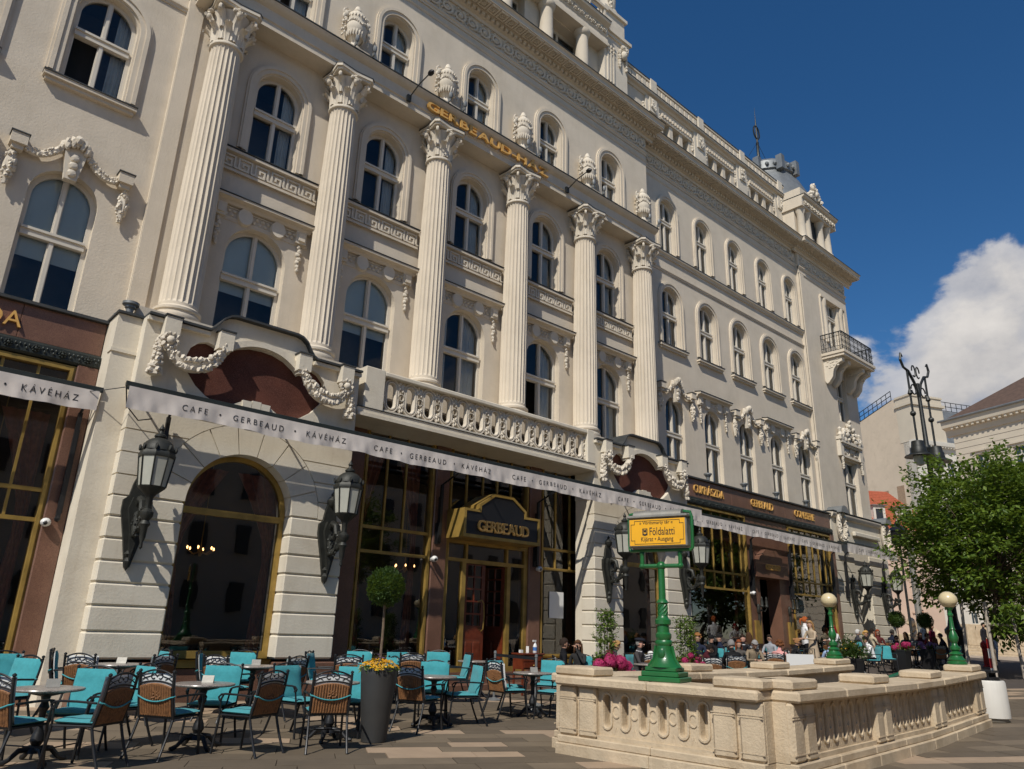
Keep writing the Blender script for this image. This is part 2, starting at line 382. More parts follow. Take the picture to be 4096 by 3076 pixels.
def window(cx, yw, yg, z0, zt, r, ztr, sur=.2, sill=None, blind=None, curt=1, openleaf=False, surtop=True, flat=False, flank=True):
    zs = zt-r if not flat else zt; W = .06; m = MB(); b = .055
    out = archpoly(cx, z0-W, zs, r+W) if not flat else rect(cx-r-W, cx+r+W, z0-W, zt+W)
    panes = []
    lo = ztr-.09; hi = ztr+.09
    panes.append(rect(cx-r+.02, cx-b, z0+.06, lo)); panes.append(rect(cx+b, cx+r-.02, z0+.06, lo))
    if flat:
        panes.append(rect(cx-r+.02, cx-b, hi, zt-.04)); panes.append(rect(cx+b, cx+r-.02, hi, zt-.04))
    else:
        ri = r-.03; a = math.acos(b/ri)
        panes.append([(cx-ri, hi), (cx-b, hi)]+arc(cx, zs, ri, pi-a, pi, 7)); panes.append([(cx+b, hi), (cx+ri, hi)]+arc(cx, zs, ri, 0, a, 7))
    m.plate(out, panes, yg-.05, yg+.05)
    m.box(cx-.035, cx+.035, yg-.085, yg-.05, z0, lo); m.box(cx-.03, cx+.03, yg-.08, yg-.05, hi, zt-.03)
    m.box(cx-r, cx+r, yg-.11, yg-.05, ztr-.09, ztr-.03); m.box(cx-r, cx+r, yg-.085, yg-.05, ztr-.03, ztr+.04); m.box(cx-r, cx+r, yg-.125, yg-.05, ztr+.04, ztr+.09)
    o = bp('window', m, 'paint', loc=(cx, yg, z0)) if False else None
    root = Vector((cx, yg, z0)); m.v = [(p[0]-cx, p[1]-yg, p[2]-z0) for p in m.v]
    o = wpart('window', m, 'paint', BLD, loc=root)
    for i, p in enumerate(panes):
        g = MB().plate([(q[0]-cx, q[1]-z0) for q in p], [], 0, 0, back=False, side=False)
        if openleaf and i == 0:                                  # the sash swung inwards
            g.v = [(q[0]+r-.02, q[1], q[2]) for q in g.v]
            obj('pane', g, 'glass', o, loc=root+Vector((-r+.02, .02, 0)), rot=(0, 0, RAD(58)), smooth=0)
            continue
        obj('pane', g, 'glass', o, loc=root, smooth=0)
    if sur:
        s = MB()
        for a0, a1, d in ((r+.10, r+.10+sur, .055), (r+.10+sur*.45, r+.10+sur*.8, .085)):
            if flat: continue
            ol = arc(cx, zs, a1, 0, pi, 16); il = arc(cx, zs, a0, 0, pi, 16)
            pol = [(cx+a1, z0)]+ol+[(cx-a1, z0), (cx-a0, z0)]+il[::-1]+[(cx+a0, z0)]
            s.plate(pol, [], yw-d, yw+.004, back=False)
        s.v = [(p[0]-cx, p[1]-yg, p[2]-z0) for p in s.v]
        obj('surround', s, 'stucco', o, loc=root)
    if sill:
        s = MB(); s.box(cx-sill, cx+sill, yw-.16, yw+.06, z0-.20, z0-.12); s.box(cx-sill+.04, cx+sill-.04, yw-.10, yw+.06, z0-.28, z0-.20)
        s.v = [(p[0]-cx, p[1]-yg, p[2]-z0) for p in s.v]; q = obj('sill', s, 'stucco', o, loc=root)
        s = MB().box(-sill-.01, sill+.01, yw-.18-yg, yw+.2-yg, -.12, -.095); obj('flashing', s, 'flashing', o, loc=root)
    if blind is not None:
        obj('blind', MB().box(-r, r, .075, .08, blind-z0, zt-z0+.1), 'blind', o, loc=root)
    elif curt:
        ww = r*(.55 if curt == 1 else .8)
        obj('curtain', curtain_mesh(ww, zt-z0, 'curtain_white', 4), None, o, loc=root+Vector((r-ww, .16, 0)))
        if curt == 2: obj('curtain', curtain_mesh(r*.45, zt-z0, 'curtain_white', 3), None, o, loc=root+Vector((-r, .16, 0)))
    return out
XM = 11.9
wx = [21.96, 24.44, 26.9, 29.38, 31.84]
lx = [23.8-21.96, 23.8-24.44]
bays = [5.71+3.09*k for k in range(5)]
b4 = [8.72-3.09+3.09*k for k in range(5)]
cols = [4.17+3.09*k for k in range(6)]
YW, YG = 15.45, 15.66                                        # wings: wall face and glass
YR, YRG = 15.32, 15.56                                       # wall behind the columns
YU, YUG = 15.05, 15.32                                       # wall of the top storey of the centre block
YP, YPG = 15.3, 15.55                                        # corner pavilion
# --- windows (each returns the outline of its opening)
holesL, holesR, holesC, holesU, holesP = [], [], [], [], []
for i, x in enumerate(lx):
    holesL.append(window(x, YW, YG, 11.95, 14.28, .53, 13.2, .24, sill=.87, openleaf=(i == 0), curt=1))
    holesL.append(window(x, YW, YG, 6.98, 9.82, .55, 8.47, 0, blind=8.0))
for i, x in enumerate(wx):
    holesR.append(window(x, YW, YG, 11.95, 14.28, .50, 13.2, .22, sill=.87, curt=1+(i % 2)))
    holesR.append(window(x, YW, YG, 6.98, 9.82, .52, 8.47, 0, curt=2, openleaf=(i in (1, 2))))
    holesR.append(window(x, YW, YG, 15.98, 18.2, .42, 17.3, .2, curt=2))
for i, x in enumerate(bays):
    holesC.append(window(x, YR, YRG, 12.0, 14.38, .53, 13.28, .22, curt=1))
    holesC.append(window(x, YR, YRG, 6.98, 10.05, .66, 8.82, 0, blind=8.5 if i < 2 else None, curt=2, openleaf=(i == 3)))
for i, x in enumerate(b4):
    holesU.append(window(x, YU, YUG, 15.98, 18.15, .45, 17.2, .24, curt=2, openleaf=(i == 0)))
px = 36.15
holesP.append(window(px, YP, YPG, 15.9, 18.3, .55, 17.5, 0, flat=True))
holesP.append(window(px, YP, YPG, 11.9, 14.1, .5, 13.1, 0, flat=True))
holesP.append(window(px, YP, YPG, 7.1, 9.8, .72, 8.7, 0, flat=True, curt=2))
# --- walls
def wallpart(x0, x1, z0, z1, y, holes, rev, mats='stucco'):
    m = MB().plate(rect(x0, x1, z0, z1), holes, y, y+rev, back=False); m.box(x0, x1, y+rev+.001, y+rev+.05, z0, z0+.01); return bp('wall', m, mats)
wallpart(-3.2, 3.29, 6.8, 20.2, YW, holesL, .3)
wallpart(3.29, 20.5, 6.7, 15.3, YR, holesC, .32)
wallpart(3.4, 20.15, 15.5, 20.3, YU, holesU, .34)
wallpart(20.5, 32.78, 6.8, 20.2, YW, holesR, .3)
wallpart(32.78, 37.95, 6.8, 20.2, YP, holesP, .34)
bp('wall', MB().box(37.6, 37.95, YP+.34, 34, .0, 20.2), 'stucco')
bp('wall', MB().box(32.6, 32.78, YP+.3, YW+.3, 6.8, 20.2), 'stucco')
bp('interior_wall', MB().box(-3.2, 37.5, 17.0, 17.1, 6.6, 20.3), 'room')
for z in (6.55, 10.9, 15.0, 19.3): bp('floor_slab', MB().box(-3.2, 37.5, YG+.5, 17.0, z-.15, z), 'room')
# chipped plaster by the garland of the left wing, shallow
# --- string courses, cornices
def strip(prof, x0, x1, mats='stucco', name='moulding'): return bp(name, exx(MB(), prof, x0, x1), mats)
def bandprof(y, z0, z1, d): return [(y+.05, z0), (y-d*.45, z0), (y-d*.5, z0+(z1-z0)*.4), (y-d, z0+(z1-z0)*.65), (y-d, z1), (y+.05, z1)]
for x0, x1 in ((20.5, 32.78), (-3.2, 3.29)):
    strip(bandprof(YW, 14.93, 15.06, .07), x0, x1); strip(bandprof(YW, 15.60, 15.78, .13), x0, x1); strip([(YW+.02, 15.78), (YW-.15, 15.78), (YW-.15, 15.80), (YW+.02, 15.83)], x0, x1, 'flashing', 'flashing')
    strip(bandprof(YW, 19.28, 19.42, .08), x0, x1); strip(bandprof(YW, 18.98, 19.05, .04), x0, x1)
strip(bandprof(YU, 19.3, 19.45, .08), 3.4, 20.15); strip(bandprof(YU, 19.02, 19.09, .04), 3.4, 20.15)
strip(bandprof(YP, 19.2, 19.34, .08), 32.78, 37.95); strip(bandprof(YP, 18.9, 18.97, .04), 32.78, 37.95)
# pilaster strips
for x0, x1, y, d in ((32.78, 33.15, YP, .06), (3.29, 3.62, YR, .05), (20.2, 20.5, YR, .05)):
    bp('pilaster', MB().box(x0, x1, y-d, y+.02, 6.9, 18.9 if x0 > 30 else 15.0), 'stucco')
# main cornice
DENT = MB().box(-.055, .055, -.06, .06, 0, .13).mesh('dentil', 'stucco', 0)
cm_ = MB()
for a in range(4):
    c, s = cos(a*pi/2), sin(a*pi/2); x0, x1, y0, y1 = -.17, .17, -.17, -.12
    cm_.add([(c*x-s*y, s*x+c*y, z) for x, y, z in ((x0, y0, 0), (x1, y0, 0), (x1, y1, 0), (x0, y1, 0), (x0, y0, -.045), (x1, y0, -.045), (x1, y1, -.045), (x0, y1, -.045))], [(4, 7, 6, 5), (0, 1, 5, 4), (1, 2, 6, 5), (2, 3, 7, 6), (3, 0, 4, 7)])
for k in range(6): cm_.ball((.06*cos(k*pi/3), .06*sin(k*pi/3), -.03), (.035, .035, .03), 5, 3)
cm_.ball((0, 0, -.05), .03, 5, 3)
COFF = cm_.mesh('coffer', 'ornament', 40)
def cornice(x0, x1, y, zt, endcap=0.):
    strip([(y+.02, zt-.55), (y-.06, zt-.55), (y-.06, zt-.42), (y-.14, zt-.40), (y-.14, zt-.26), (y-.24, zt-.24), (y-.24, zt-.20), (y-.66, zt-.20), (y-.66, zt-.06), (y-.72, zt), (y+.3, zt), (y+.3, zt-.2)], x0, x1, name='cornice')
    strip([(y+.3, zt), (y-.74, zt), (y-.74, zt+.03), (y+.3, zt+.12)], x0-.01, x1+.01, 'flashing', 'flashing')
    n = int((x1-x0)/.2)
    for k in range(n):
        x = x0+(k+.5)*(x1-x0)/n
        if x > 7: obj('dentil', DENT, None, BLD, loc=(x, y-.17, zt-.39))
    n = int((x1-x0)/.39)
    for k in range(n):
        x = x0+(k+.5)*(x1-x0)/n
        if x > 9: obj('coffer', COFF, None, BLD, loc=(x, y-.45, zt-.2))
cornice(3.0, 20.55, YU, 20.62); cornice(20.55, 32.4, YW, 20.58); cornice(32.4, 38.62, YP, 20.6)
# acanthus scroll frieze
sm = MB()
def spiral(c, r0, turns, dirn, ph, n=26):
    return [(c[0]+r0*(1-.85*t/n)*cos(ph+dirn*2*pi*turns*t/n), c[1], c[2]+r0*(1-.85*t/n)*sin(ph+dirn*2*pi*turns*t/n)) for t in range(n+1)]
sm.tube(spiral((-.25, -.03, .0), .25, 1.6, 1, -2.0), .042, 5); sm.tube(spiral((.25, -.03, .0), .25, 1.6, -1, 1.2), .042, 5)
rr_ = random.Random(5)
for k in range(34):
    x = rr_.uniform(-.5, .5); z = rr_.uniform(-.29, .29); a = rr_.uniform(0, pi)
    sm.ball((x, -.01, z), (.03+.04*abs(cos(a)), .055, .03+.04*abs(sin(a))), 5, 3, jit=.2)
for k in (-1, 1): sm.ball((.25*k, -.03, 0), (.085, .07, .085), 7, 4)
SCR = sm.mesh('frieze_scroll', 'ornament', 50)
for x0, x1, y, z in ((8.0, 20.1, YU, 19.77), (20.6, 32.7, YW, 19.74), (33.0, 37.9, YP, 19.68)):
    n = int((x1-x0)/1.0)
    for k in range(n): obj('frieze_scroll', SCR, None, BLD, loc=(x0+(k+.5)*(x1-x0)/n, y-.005, z), scale=((x1-x0)/n, 1, .92))
# --- entablature on the columns
strip([(YR+.02, 15.18), (14.78, 15.18), (14.78, 15.36), (14.74, 15.38), (14.74, 15.68), (14.66, 15.72), (14.58, 15.78), (14.56, 15.84), (YU+.02, 15.92), (YU+.02, 15.5)], 3.4, 20.15, name='entablature')
strip([(YU+.02, 15.925), (14.54, 15.845), (14.54, 15.875), (YU+.02, 15.95)], 3.38, 20.17, 'flashing', 'flashing')
# --- columns
fl = MB(); NF = 22; n = NF*5; rows = [(0, .385), (.06, .385), (.12, .385), (2.2, .385), (4.4, .365), (6.3, .335), (6.42, .332), (6.5, .33)]
for j, (z, r) in enumerate(rows):
    fl_d = 0 if j in (0, 1, len(rows)-1) else .036
    for i in range(n):
        ph = (i % 5)/5; d = fl_d*(1 if ph in (.4, .6) else (.75 if ph in (.2, .8) else 0)); a = 2*pi*i/n
        fl.v.append(((r-d)*cos(a), (r-d)*sin(a), z))
for j in range(len(rows)-1):
    for i in range(n): fl.f.append((j*n+i, j*n+(i+1) % n, (j+1)*n+(i+1) % n, (j+1)*n+i)); fl.m.append(0)
SHAFT = fl.mesh('column', 'stucco', 28)
BASE = MB().lathe([(.46, 0), (.48, .05), (.465, .11), (.43, .13), (.43, .17), (.46, .19), (.465, .24), (.42, .27), (.39, .30)], 28).mesh('base', 'stucco', 40)
ASTR = [(.33, 0), (.375, .02), (.385, .05), (.375, .08), (.335, .10)]
cp = MB(); cp.lathe(ASTR, 24); cp.lathe([(.33, .10), (.335, .4), (.37, .7), (.45, .92)], 20)
def leaf(mb, ang, r0, z0, h, wd, out):
    prof = [(0, 0, .75), (.012, .3, 1), (.03, .62, 1), (.075+out*.2, .86, .95), (.10+out*.55, 1.0, .8), (.09+out*.9, 1.0, .6), (.05+out, .90, .35)]
    v = []; f = []; lob = [1, .78, 1, .8, 1, .8, .5]
    for j, (dr, t, k) in enumerate(prof):
        wv = wd*k*lob[j]
        for s_, bulge in ((-1, -.02), (-.45, .018), (0, .0), (.45, .018), (1, -.02)):
            r = r0+dr+bulge; t_ = s_*wv/max(r, .1); v.append((r*cos(ang+t_), r*sin(ang+t_), z0+t*h))
    for j in range(len(prof)-1):
        for i in range(4): q = j*5+i; f.append((q, q+1, q+6, q+5))
    mb.add(v, f)
for k in range(8):
    leaf(cp, k*pi/4+pi/8, .345, .10, .40, .115, .15); leaf(cp, k*pi/4, .36, .14, .68, .11, .17)
for k in range(4):
    a = pi/4+k*pi/2; dx, dy = cos(a), sin(a)
    for s_ in (0,):
        pts = [(dx*(.40+.02*t), dy*(.40+.02*t), .55+.05*t) for t in range(6)]
        cp.tube(pts+[(dx*(.53+.09*cos(2.0-q*.6)*(1-q*.07)), dy*(.53+.09*cos(2.0-q*.6)*(1-q*.07)), .83+.10*sin(2.0-q*.6)*(1-q*.07)) for q in range(12)], [.035]*6+[.045-.0015*q for q in range(12)], 6)
    leaf(cp, a, .44, .42, .34, .08, .14)
    b = k*pi/2; cp.ball((.50*cos(b), .50*sin(b), .80), (.085, .085, .12), 8, 6)                # masks between the scrolls
    for s_ in (-1, 1): cp.ball((.50*cos(b)-s_*.10*sin(b), .50*sin(b)+s_*.10*cos(b), .87), (.06, .06, .045), 6, 4, jit=.15)
    cp.ball((.49*cos(b), .49*sin(b), .92), (.10, .10, .05), 7, 4, jit=.2); cp.ball((.57*cos(b), .57*sin(b), .79), (.02, .02, .03), 5, 3)
ab = []
for k in range(4):
    a = k*pi/2-pi/4; c1 = (.70*cos(a-.10), .70*sin(a-.10)); c2 = (.70*cos(a+.10), .70*sin(a+.10)); ab += [c1, c2]
    for q in (.25, .5, .75):
        t = a+.10+(pi/2-.20)*q; rr = .70-(.21)*sin(pi*q)**.8; ab.append((rr*cos(t), rr*sin(t)))
AB = MB()
for z0, z1, sc_ in ((.96, 1.02, .93), (1.02, 1.10, 1.0)):
    v = [(p[0]*sc_, p[1]*sc_, z0) for p in ab]+[(p[0]*sc_, p[1]*sc_, z1) for p in ab]; k = len(ab)
    AB.add(v, [(i, (i+1) % k, (i+1) % k+k, i+k) for i in range(k)]+[tuple(range(k-1, -1, -1)), tuple(range(k, 2*k))])
cp.merge(AB); CAPM = cp.mesh('capital', 'ornament', 45)
cf = MB(); v = [(p[0]*1.02, p[1]*1.02, 1.102) for p in ab]+[(p[0]*1.02, p[1]*1.02, 1.125) for p in ab]; k = len(ab)
cf.add(v, [(i, (i+1) % k, (i+1) % k+k, i+k) for i in range(k)]+[tuple(range(k-1, -1, -1)), tuple(range(k, 2*k))]); CAPF = cf.mesh('flashing', 'flashing', 0)
YC = 14.98
for x in cols:
    c = wpart('column', SHAFT, None, BLD, loc=(x, YC, 7.5))
    obj('base', BASE, None, c, loc=(x, YC, 7.2)); obj('capital', CAPM, None, c, loc=(x, YC, 14.0)); obj('flashing', CAPF, None, c, loc=(x, YC, 14.0))
bp('plinth', MB().box(3.3, 20.5, 14.5, YR+.02, 6.6, 7.2), 'stucco')
# --- between the columns: key pattern band, hoods, tablets
key = MB()
for (x0, x1, z0, z1) in ((0, .34, .27, .31), (0, .04, 0, .27), (0, .26, 0, .04), (.22, .26, .04, .20), (.10, .26, .16, .20), (.10, .14, .09, .16), (.30, .34, 0, .27), (.30, .40, 0, .04)):
    key.box(x0, x1, -.045, 0, z0, z1)
KEY = key.mesh('key_block', 'ornament', 0)
drop = MB()
for k in range(7): drop.ball((random.uniform(-.02, .02), -.05, -.1*k), (.05+.02*sin(k*.6), .045, .065), 6, 4, jit=.2)
DROP = drop.mesh('pendant', 'ornament', 50)
def hood(cx, w_, y, z, parent):
    m = exx(MB(), [(y+.02, z-.16), (y-.10, z-.16), (y-.13, z-.09), (y-.26, z-.06), (y-.26, z), (y+.02, z+.04)], cx-w_, cx+w_); obj('hood', m, 'stucco', parent)
    obj('flashing', exx(MB(), [(y+.02, z+.045), (y-.28, z+.005), (y-.28, z+.025), (y+.02, z+.07)], cx-w_-.02, cx+w_+.02), 'flashing', parent)
def tablet_row(cx, y, z, w_, parent):
    m = MB()
    for s_ in (-1, 1):
        m.box(cx+s_*w_-.13, cx+s_*w_+.13, y-.10, y, z-.16, z+.16); m.box(cx+s_*w_-.08, cx+s_*w_+.08, y-.14, y-.10, z-.10, z+.10)
        m.add([(cx+s_*.40+.17*cos(a*pi/8), y-.10, z-.01+.2*sin(a*pi/8)) for a in range(16)]+[(cx+s_*.40+.19*cos(a*pi/8), y, z-.01+.22*sin(a*pi/8)) for a in range(16)], [tuple(range(15, -1, -1))]+[((i+1) % 16, i, i+16, (i+1) % 16+16) for i in range(16)])
    for k in range(26):
        x = -w_+.15+(2*w_-.3)*k/25
        if abs(abs(x)-.40) > .2: m.ball((cx+x, y-.02, z+(.05 if k % 2 else -.05)), (.05, .04, .045), 5, 3, jit=.2)
    m.box(cx-w_, cx+w_, y-.03, y, z+.11, z+.14); m.box(cx-w_, cx+w_, y-.03, y, z-.14, z-.11)
    obj('tablet_band', m, 'ornament', parent)
    for s_ in (-1, 1): obj('pendant', DROP, None, parent, loc=(cx+s_*w_, y, z-.25))
for i, cx in enumerate(bays):
    m = MB().box(cx-1.22, cx+1.22, YR-.05, YR+.01, 11.32, 11.85); exx(m, [(YR, 11.74), (YR-.16, 11.76), (YR-.16, 11.83), (YR, 11.85)], cx-1.22, cx+1.22); m.box(cx-1.22, cx+1.22, YR-.09, YR-.05, 11.30, 11.36)
    o = bp('key_band', m, 'stucco')
    obj('flashing', MB().box(cx-1.22, cx+1.22, YR-.18, YR, 11.851, 11.87), 'flashing', o)
    for k in range(6): obj('key_block', KEY, None, o, loc=(cx-1.16+.40*k, YR-.045, 11.40))
    o = bp('window_head', MB().box(cx-1.2, cx+1.2, YR-.02, YR+.01, 10.1, 10.18), 'stucco')
    hood(cx, 1.2, YR, 10.62, o); tablet_row(cx, YR, 10.30, .98, o)
# --- heads of the second floor windows of the wings
def keystone_head(cx, y, z):
    m = MB(); m.plate([(cx-.11, z-.35), (cx+.11, z-.35), (cx+.22, z+.42), (cx-.22, z+.42)], [], y-.16, y)
    for k in range(5): m.ball((cx+.09*(k-2), y-.2, z+.40+.07*cos(k-2)), (.07, .08, .14), 6, 4, jit=.2)
    m.ball((cx, y-.22, z+.5), (.1, .1, .12), 7, 4, jit=.15)
    for k in range(3): m.ball((cx, y-.17, z-.22+.17*k), (.09, .06, .09), 7, 4)
    for s_ in (-1, 1): m.ball((cx+s_*.24, y-.1, z+.32), (.07, .1, .16), 7, 4)
    o = bp('window_head', m, 'ornament')
    for s_ in (-1, 1):
        b = MB().box(cx+s_*.95-.14, cx+s_*.95+.14, y-.24, y, z-.02, z+.20); b.box(cx+s_*.95-.10, cx+s_*.95+.10, y-.18, y, z-.12, z-.02); obj('bracket', b, 'stucco', o)
        obj('flashing', MB().box(cx+s_*.95-.16, cx+s_*.95+.16, y-.26, y, z+.201, z+.225), 'flashing', o)
        pts = [(cx+s_*(.84-.62*t), y-.10, z+.02+.30*t*t-.38*t*(1-t)) for t in [q/12 for q in range(13)]]
        obj('festoon', garland_mb(pts, .085, 46, seed=int(cx*10)+s_), 'ornament', o, smooth=50)
        pts = [(cx+s_*1.0, y-.08, z-.14-.72*t) for t in [q/8 for q in range(9)]]
        obj('pendant', garland_mb(pts, .1, 40, seed=int(cx*7)+s_, rr=lambda t: .055+.065*sin(pi*min(1, t*1.1))), 'ornament', o, smooth=50)
def lintel_head(cx, y):
    o = bp('window_head', MB().box(cx-.95, cx+.95, y-.02, y+.01, 9.9, 10.2), 'stucco'); hood(cx, 1.12, y, 10.40, o); tablet_row(cx, y, 10.1, .88, o)
keystone_head(lx[0], YW, 10.02); keystone_head(lx[1], YW, 10.02)
for i, x in enumerate(wx):
    if i % 2 == 0: keystone_head(x, YW, 10.02)
    else: lintel_head(x, YW)
# arch lining of second floor windows: thin raised line
# --- urns over the columns
um = MB(); um.lathe([(.26, 0), (.26, .10), (.20, .12), (.14, .20), (.12, .28), (.16, .34), (.27, .46), (.335, .62), (.345, .74), (.31, .84), (.29, .90), (.305, .93), (.30, 1.08), (.27, 1.12), (.20, 1.18), (.13, 1.24), (.14, 1.28), (.10, 1.34), (.07, 1.42), (.02, 1.46)], 20)
for k in range(20):
    a = 2*pi*k/20; um.ball((.275*cos(a), .275*sin(a), .53), (.055, .055, .16), 5, 4); um.ball((.31*cos(a), .31*sin(a), 1.0), (.035, .035, .05), 5, 3)
for k in range(40):
    a = 2*pi*k/40; um.ball((.335*cos(a), .335*sin(a), .79-.045*cos(4*a)), (.042, .042, .045), 5, 3, jit=.25)
for s_ in (-1, 1):
    um.ball((s_*.38, 0, 1.02), (.10, .09, .11), 8, 5, jit=.08); um.ball((s_*.45, -.03, .93), (.05, .06, .08), 6, 4)
    um.tube([(s_*(.33+.14*sin(q*.5)), -.02, 1.13+.08*cos(q*.7)) for q in range(8)], .03, 5)
    for q in range(9): um.ball((s_*.42+random.uniform(-.05, .05), -.03+random.uniform(-.04, .04), .86-.06*q), (.06-.003*q, .05, .05), 5, 3, jit=.25)
URN = um.mesh('urn', 'ornament', 45)
for x in cols[1:]: obj('urn', URN, None, BLD, loc=(x, 14.86, 15.93), scale=(.86, .86, 1.08))
for x in cols: bp('pedestal', MB().box(x-.36, x+.36, 14.6, YU+.02, 15.87, 15.96), 'stucco')
# --- attic of the centre block
YA = 15.9
m = MB().plate(rect(9.0, 19.8, 20.5, 25.0), [rect(12.0, 14.3, 21.6, 23.75), rect(15.35, 17.4, 21.6, 23.75)], YA, YA+.5, back=False); bp('attic_wall', m, 'stucco')
bp('attic_roof', MB().box(3.5, 19.8, YA+.5, 24, 20.5, 24.6), 'zinc')
for x0, x1 in ((12.0, 14.3), (15.35, 17.4)):
    c = (x0+x1)/2; m = MB().plate(rect(x0-.05, x1+.05, 21.5, 23.8), [rect(x0+.05, c-.05, 21.6, 23.6), rect(c+.05, x1-.05, 21.6, 23.6)], YA+.38, YA+.46)
    o = bp('window', m, 'paint')
    for a, b in ((x0+.05, c-.05), (c+.05, x1-.05)): obj('pane', MB().plate(rect(a, b, 21.6, 23.6), [], YA+.42, YA+.42, back=False, side=False), 'glass', o, smooth=0)
for x in (11.4, 13.15, 15.2, 17.15): bp('attic_column', MB().lathe([(.34, 20.5), (.34, 21.2), (.27, 21.25), (.265, 22.5), (.24, 23.55), (.30, 23.6), (.34, 23.72), (.34, 23.8)], 18, (x, YA-.22, 0)), 'stucco')
strip([(YA, 23.8), (YA-.5, 23.8), (YA-.5, 23.95), (YA-.46, 24.2), (YA-.50, 24.25), (YA-.5, 24.65), (YA-.68, 24.75), (YA-.70, 24.85), (YA, 24.95)], 9.0, 18.4, name='attic_entablature')
strip([(YA, 24.955), (YA-.72, 24.855), (YA-.72, 24.88), (YA, 24.98)], 9.0, 18.4, 'flashing', 'flashing')
for k in range(14): obj('frieze_scroll', SCR, None, BLD, loc=(9.4+.66*k, YA-.5, 24.43), scale=(.6, .8, .5))
lm = MB()
for k in range(9): lm.tube([(9.3+1.05*k+.36*cos(a*pi/8), YA-.45, 25.27+.26*sin(a*pi/8)) for a in range(16)], .05, 5, closed=True); lm.box(9.3+1.05*k+.47, 9.3+1.05*k+.58, YA-.52, YA-.38, 24.9, 25.6)
lm.box(9, 18.4, YA-.55, YA-.35, 25.55, 25.68); lm.box(9, 18.4, YA-.53, YA-.37, 24.9, 25.0); bp('parapet', lm, 'stucco')
m = MB().box(18.35, 19.75, YA-.35, YA+.6, 20.5, 24.55); m.box(18.3, 19.85, YA-.42, YA+.6, 24.55, 24.7); m.box(18.25, 19.92, YA-.5, YA+.6, 24.7, 24.85)
m.box(18.45, 19.7, YA-.3, YA+.6, 24.85, 25.9); m.box(18.35, 19.8, YA-.4, YA+.6, 25.9, 26.05)
for k in range(3): m.box(18.5+.17*k, 18.58+.17*k, YA-.40, YA-.34, 22.3, 24.2); m.ball((18.54+.17*k, YA-.40, 24.0), (.07, .05, .07), 6, 4); m.ball((18.54+.17*k, YA-.40, 23.8), (.06, .05, .06), 6, 4)
m.ball((19.45, YA-.45, 24.0), (.15, .16, .22), 9, 6)
for k in range(22): m.ball((19.45+random.uniform(-.2, .2), YA-.42+random.uniform(-.1, .04), 24.2+random.uniform(-.03, .2)-.0*k), (.08, .08, .08), 5, 4, jit=.2)
for s_ in (-1, 1):
    for k in range(6): m.ball((19.45+s_*.2, YA-.4, 24.05-.13*k), (.08, .07, .08), 5, 4, jit=.2)
m.lathe([(.42, 26.05), (.42, 26.2), (.3, 26.3), (.34, 26.6), (.36, 26.9), (.2, 27.1), (.25, 27.4), (.1, 27.7), (.02, 28)], 12, (19.05, YA+.05, 0))
for k in range(12): m.ball((18.8+random.uniform(-.1, .1), YA-.28, 26.2+.08*k), (.09, .09, .08), 5, 4, jit=.25)
bp('corner_pier', m, 'ornament')
# --- attic of the right wing
hs = []
for c in (23.55, 27.0, 30.7):
    for d in (-.72, .0, .72): hs.append(rect(c+d-.24, c+d+.24, 21.4, 22.75))
bp('attic_wall', MB().plate(rect(19.8, 33.0, 20.5, 23.5), hs, YA, YA+.45, back=False), 'stucco')
for h in hs:
    a, b = h[0][0], h[1][0]; o = bp('window', MB().plate(rect(a-.02, b+.02, 21.35, 22.8), [rect(a+.05, b-.05, 21.45, 22.05), rect(a+.05, b-.05, 22.13, 22.7)], YA+.3, YA+.36), 'paint')
    for z0, z1 in ((21.45, 22.05), (22.13, 22.7)): obj('pane', MB().plate(rect(a+.05, b-.05, z0, z1), [], YA+.33, YA+.33, back=False, side=False), 'glass', o, smooth=0)
bp('interior_wall', MB().box(9, 33, YA+1.2, YA+1.3, 20.5, 24.9), 'room')
strip([(YA+.45, 23.4), (YA-.05, 23.4), (YA-.10, 23.5), (YA-.22, 23.52), (YA-.24, 23.6), (YA+.45, 23.66)], 19.8, 33.0)
strip([(YA+.45, 23.665), (YA-.26, 23.605), (YA-.26, 23.63), (YA+.45, 23.7)], 19.8, 33.0, 'flashing', 'flashing')
pm = MB(); pm.box(19.8, 33, YA-.10, YA+.2, 23.66, 24.15)
pm.box(19.8, 33, YA-.16, YA+.26, 24.15, 24.25); bp('parapet', pm, 'stucco'); bp('flashing', MB().box(19.8, 33, YA-.18, YA+.28, 24.252, 24.28), 'flashing')
for k in range(38): bp('parapet_panel', MB().bbox(20.0+.34*k, 20.28+.34*k, YA-.15, YA-.09, 23.75, 24.08, .02), 'stucco')
for c in (21.75, 25.3, 28.85, 32.5):
    pm = MB().box(c-.45, c+.45, YA-.10, YA, 22.0, 23.4); pm.box(c-.26, c+.26, YA-.16, YA-.1, 22.65, 23.38); pm.box(c-.2, c+.2, YA-.22, YA-.1, 23.66, 24.3)
    for k in range(10): pm.ball((c+random.uniform(-.14, .14), YA-.18, 23.0+random.uniform(-.25, .25)), (.07, .05, .09), 5, 4, jit=.2)
    for s_ in (-1, 1):
        for k in range(5): pm.ball((c+s_*.55, YA-.03, 22.95-.14*k), (.06, .06, .08), 5, 4, jit=.2)
    bp('attic_pilaster', pm, 'ornament')
for c in (23.55, 27.0, 30.7):
    pm = MB().box(c-1.15, c+1.15, YA-.07, YA, 22.78, 22.92)
    for k in range(12): pm.box(c-1.1+.19*k, c-1.0+.19*k, YA-.12, YA-.0, 22.92, 23.08)
    bp('moulding', pm, 'stucco')
bp('attic_roof', MB().box(19.8, 33, YA+.45, 26, 20.5, 24.0), 'zinc')
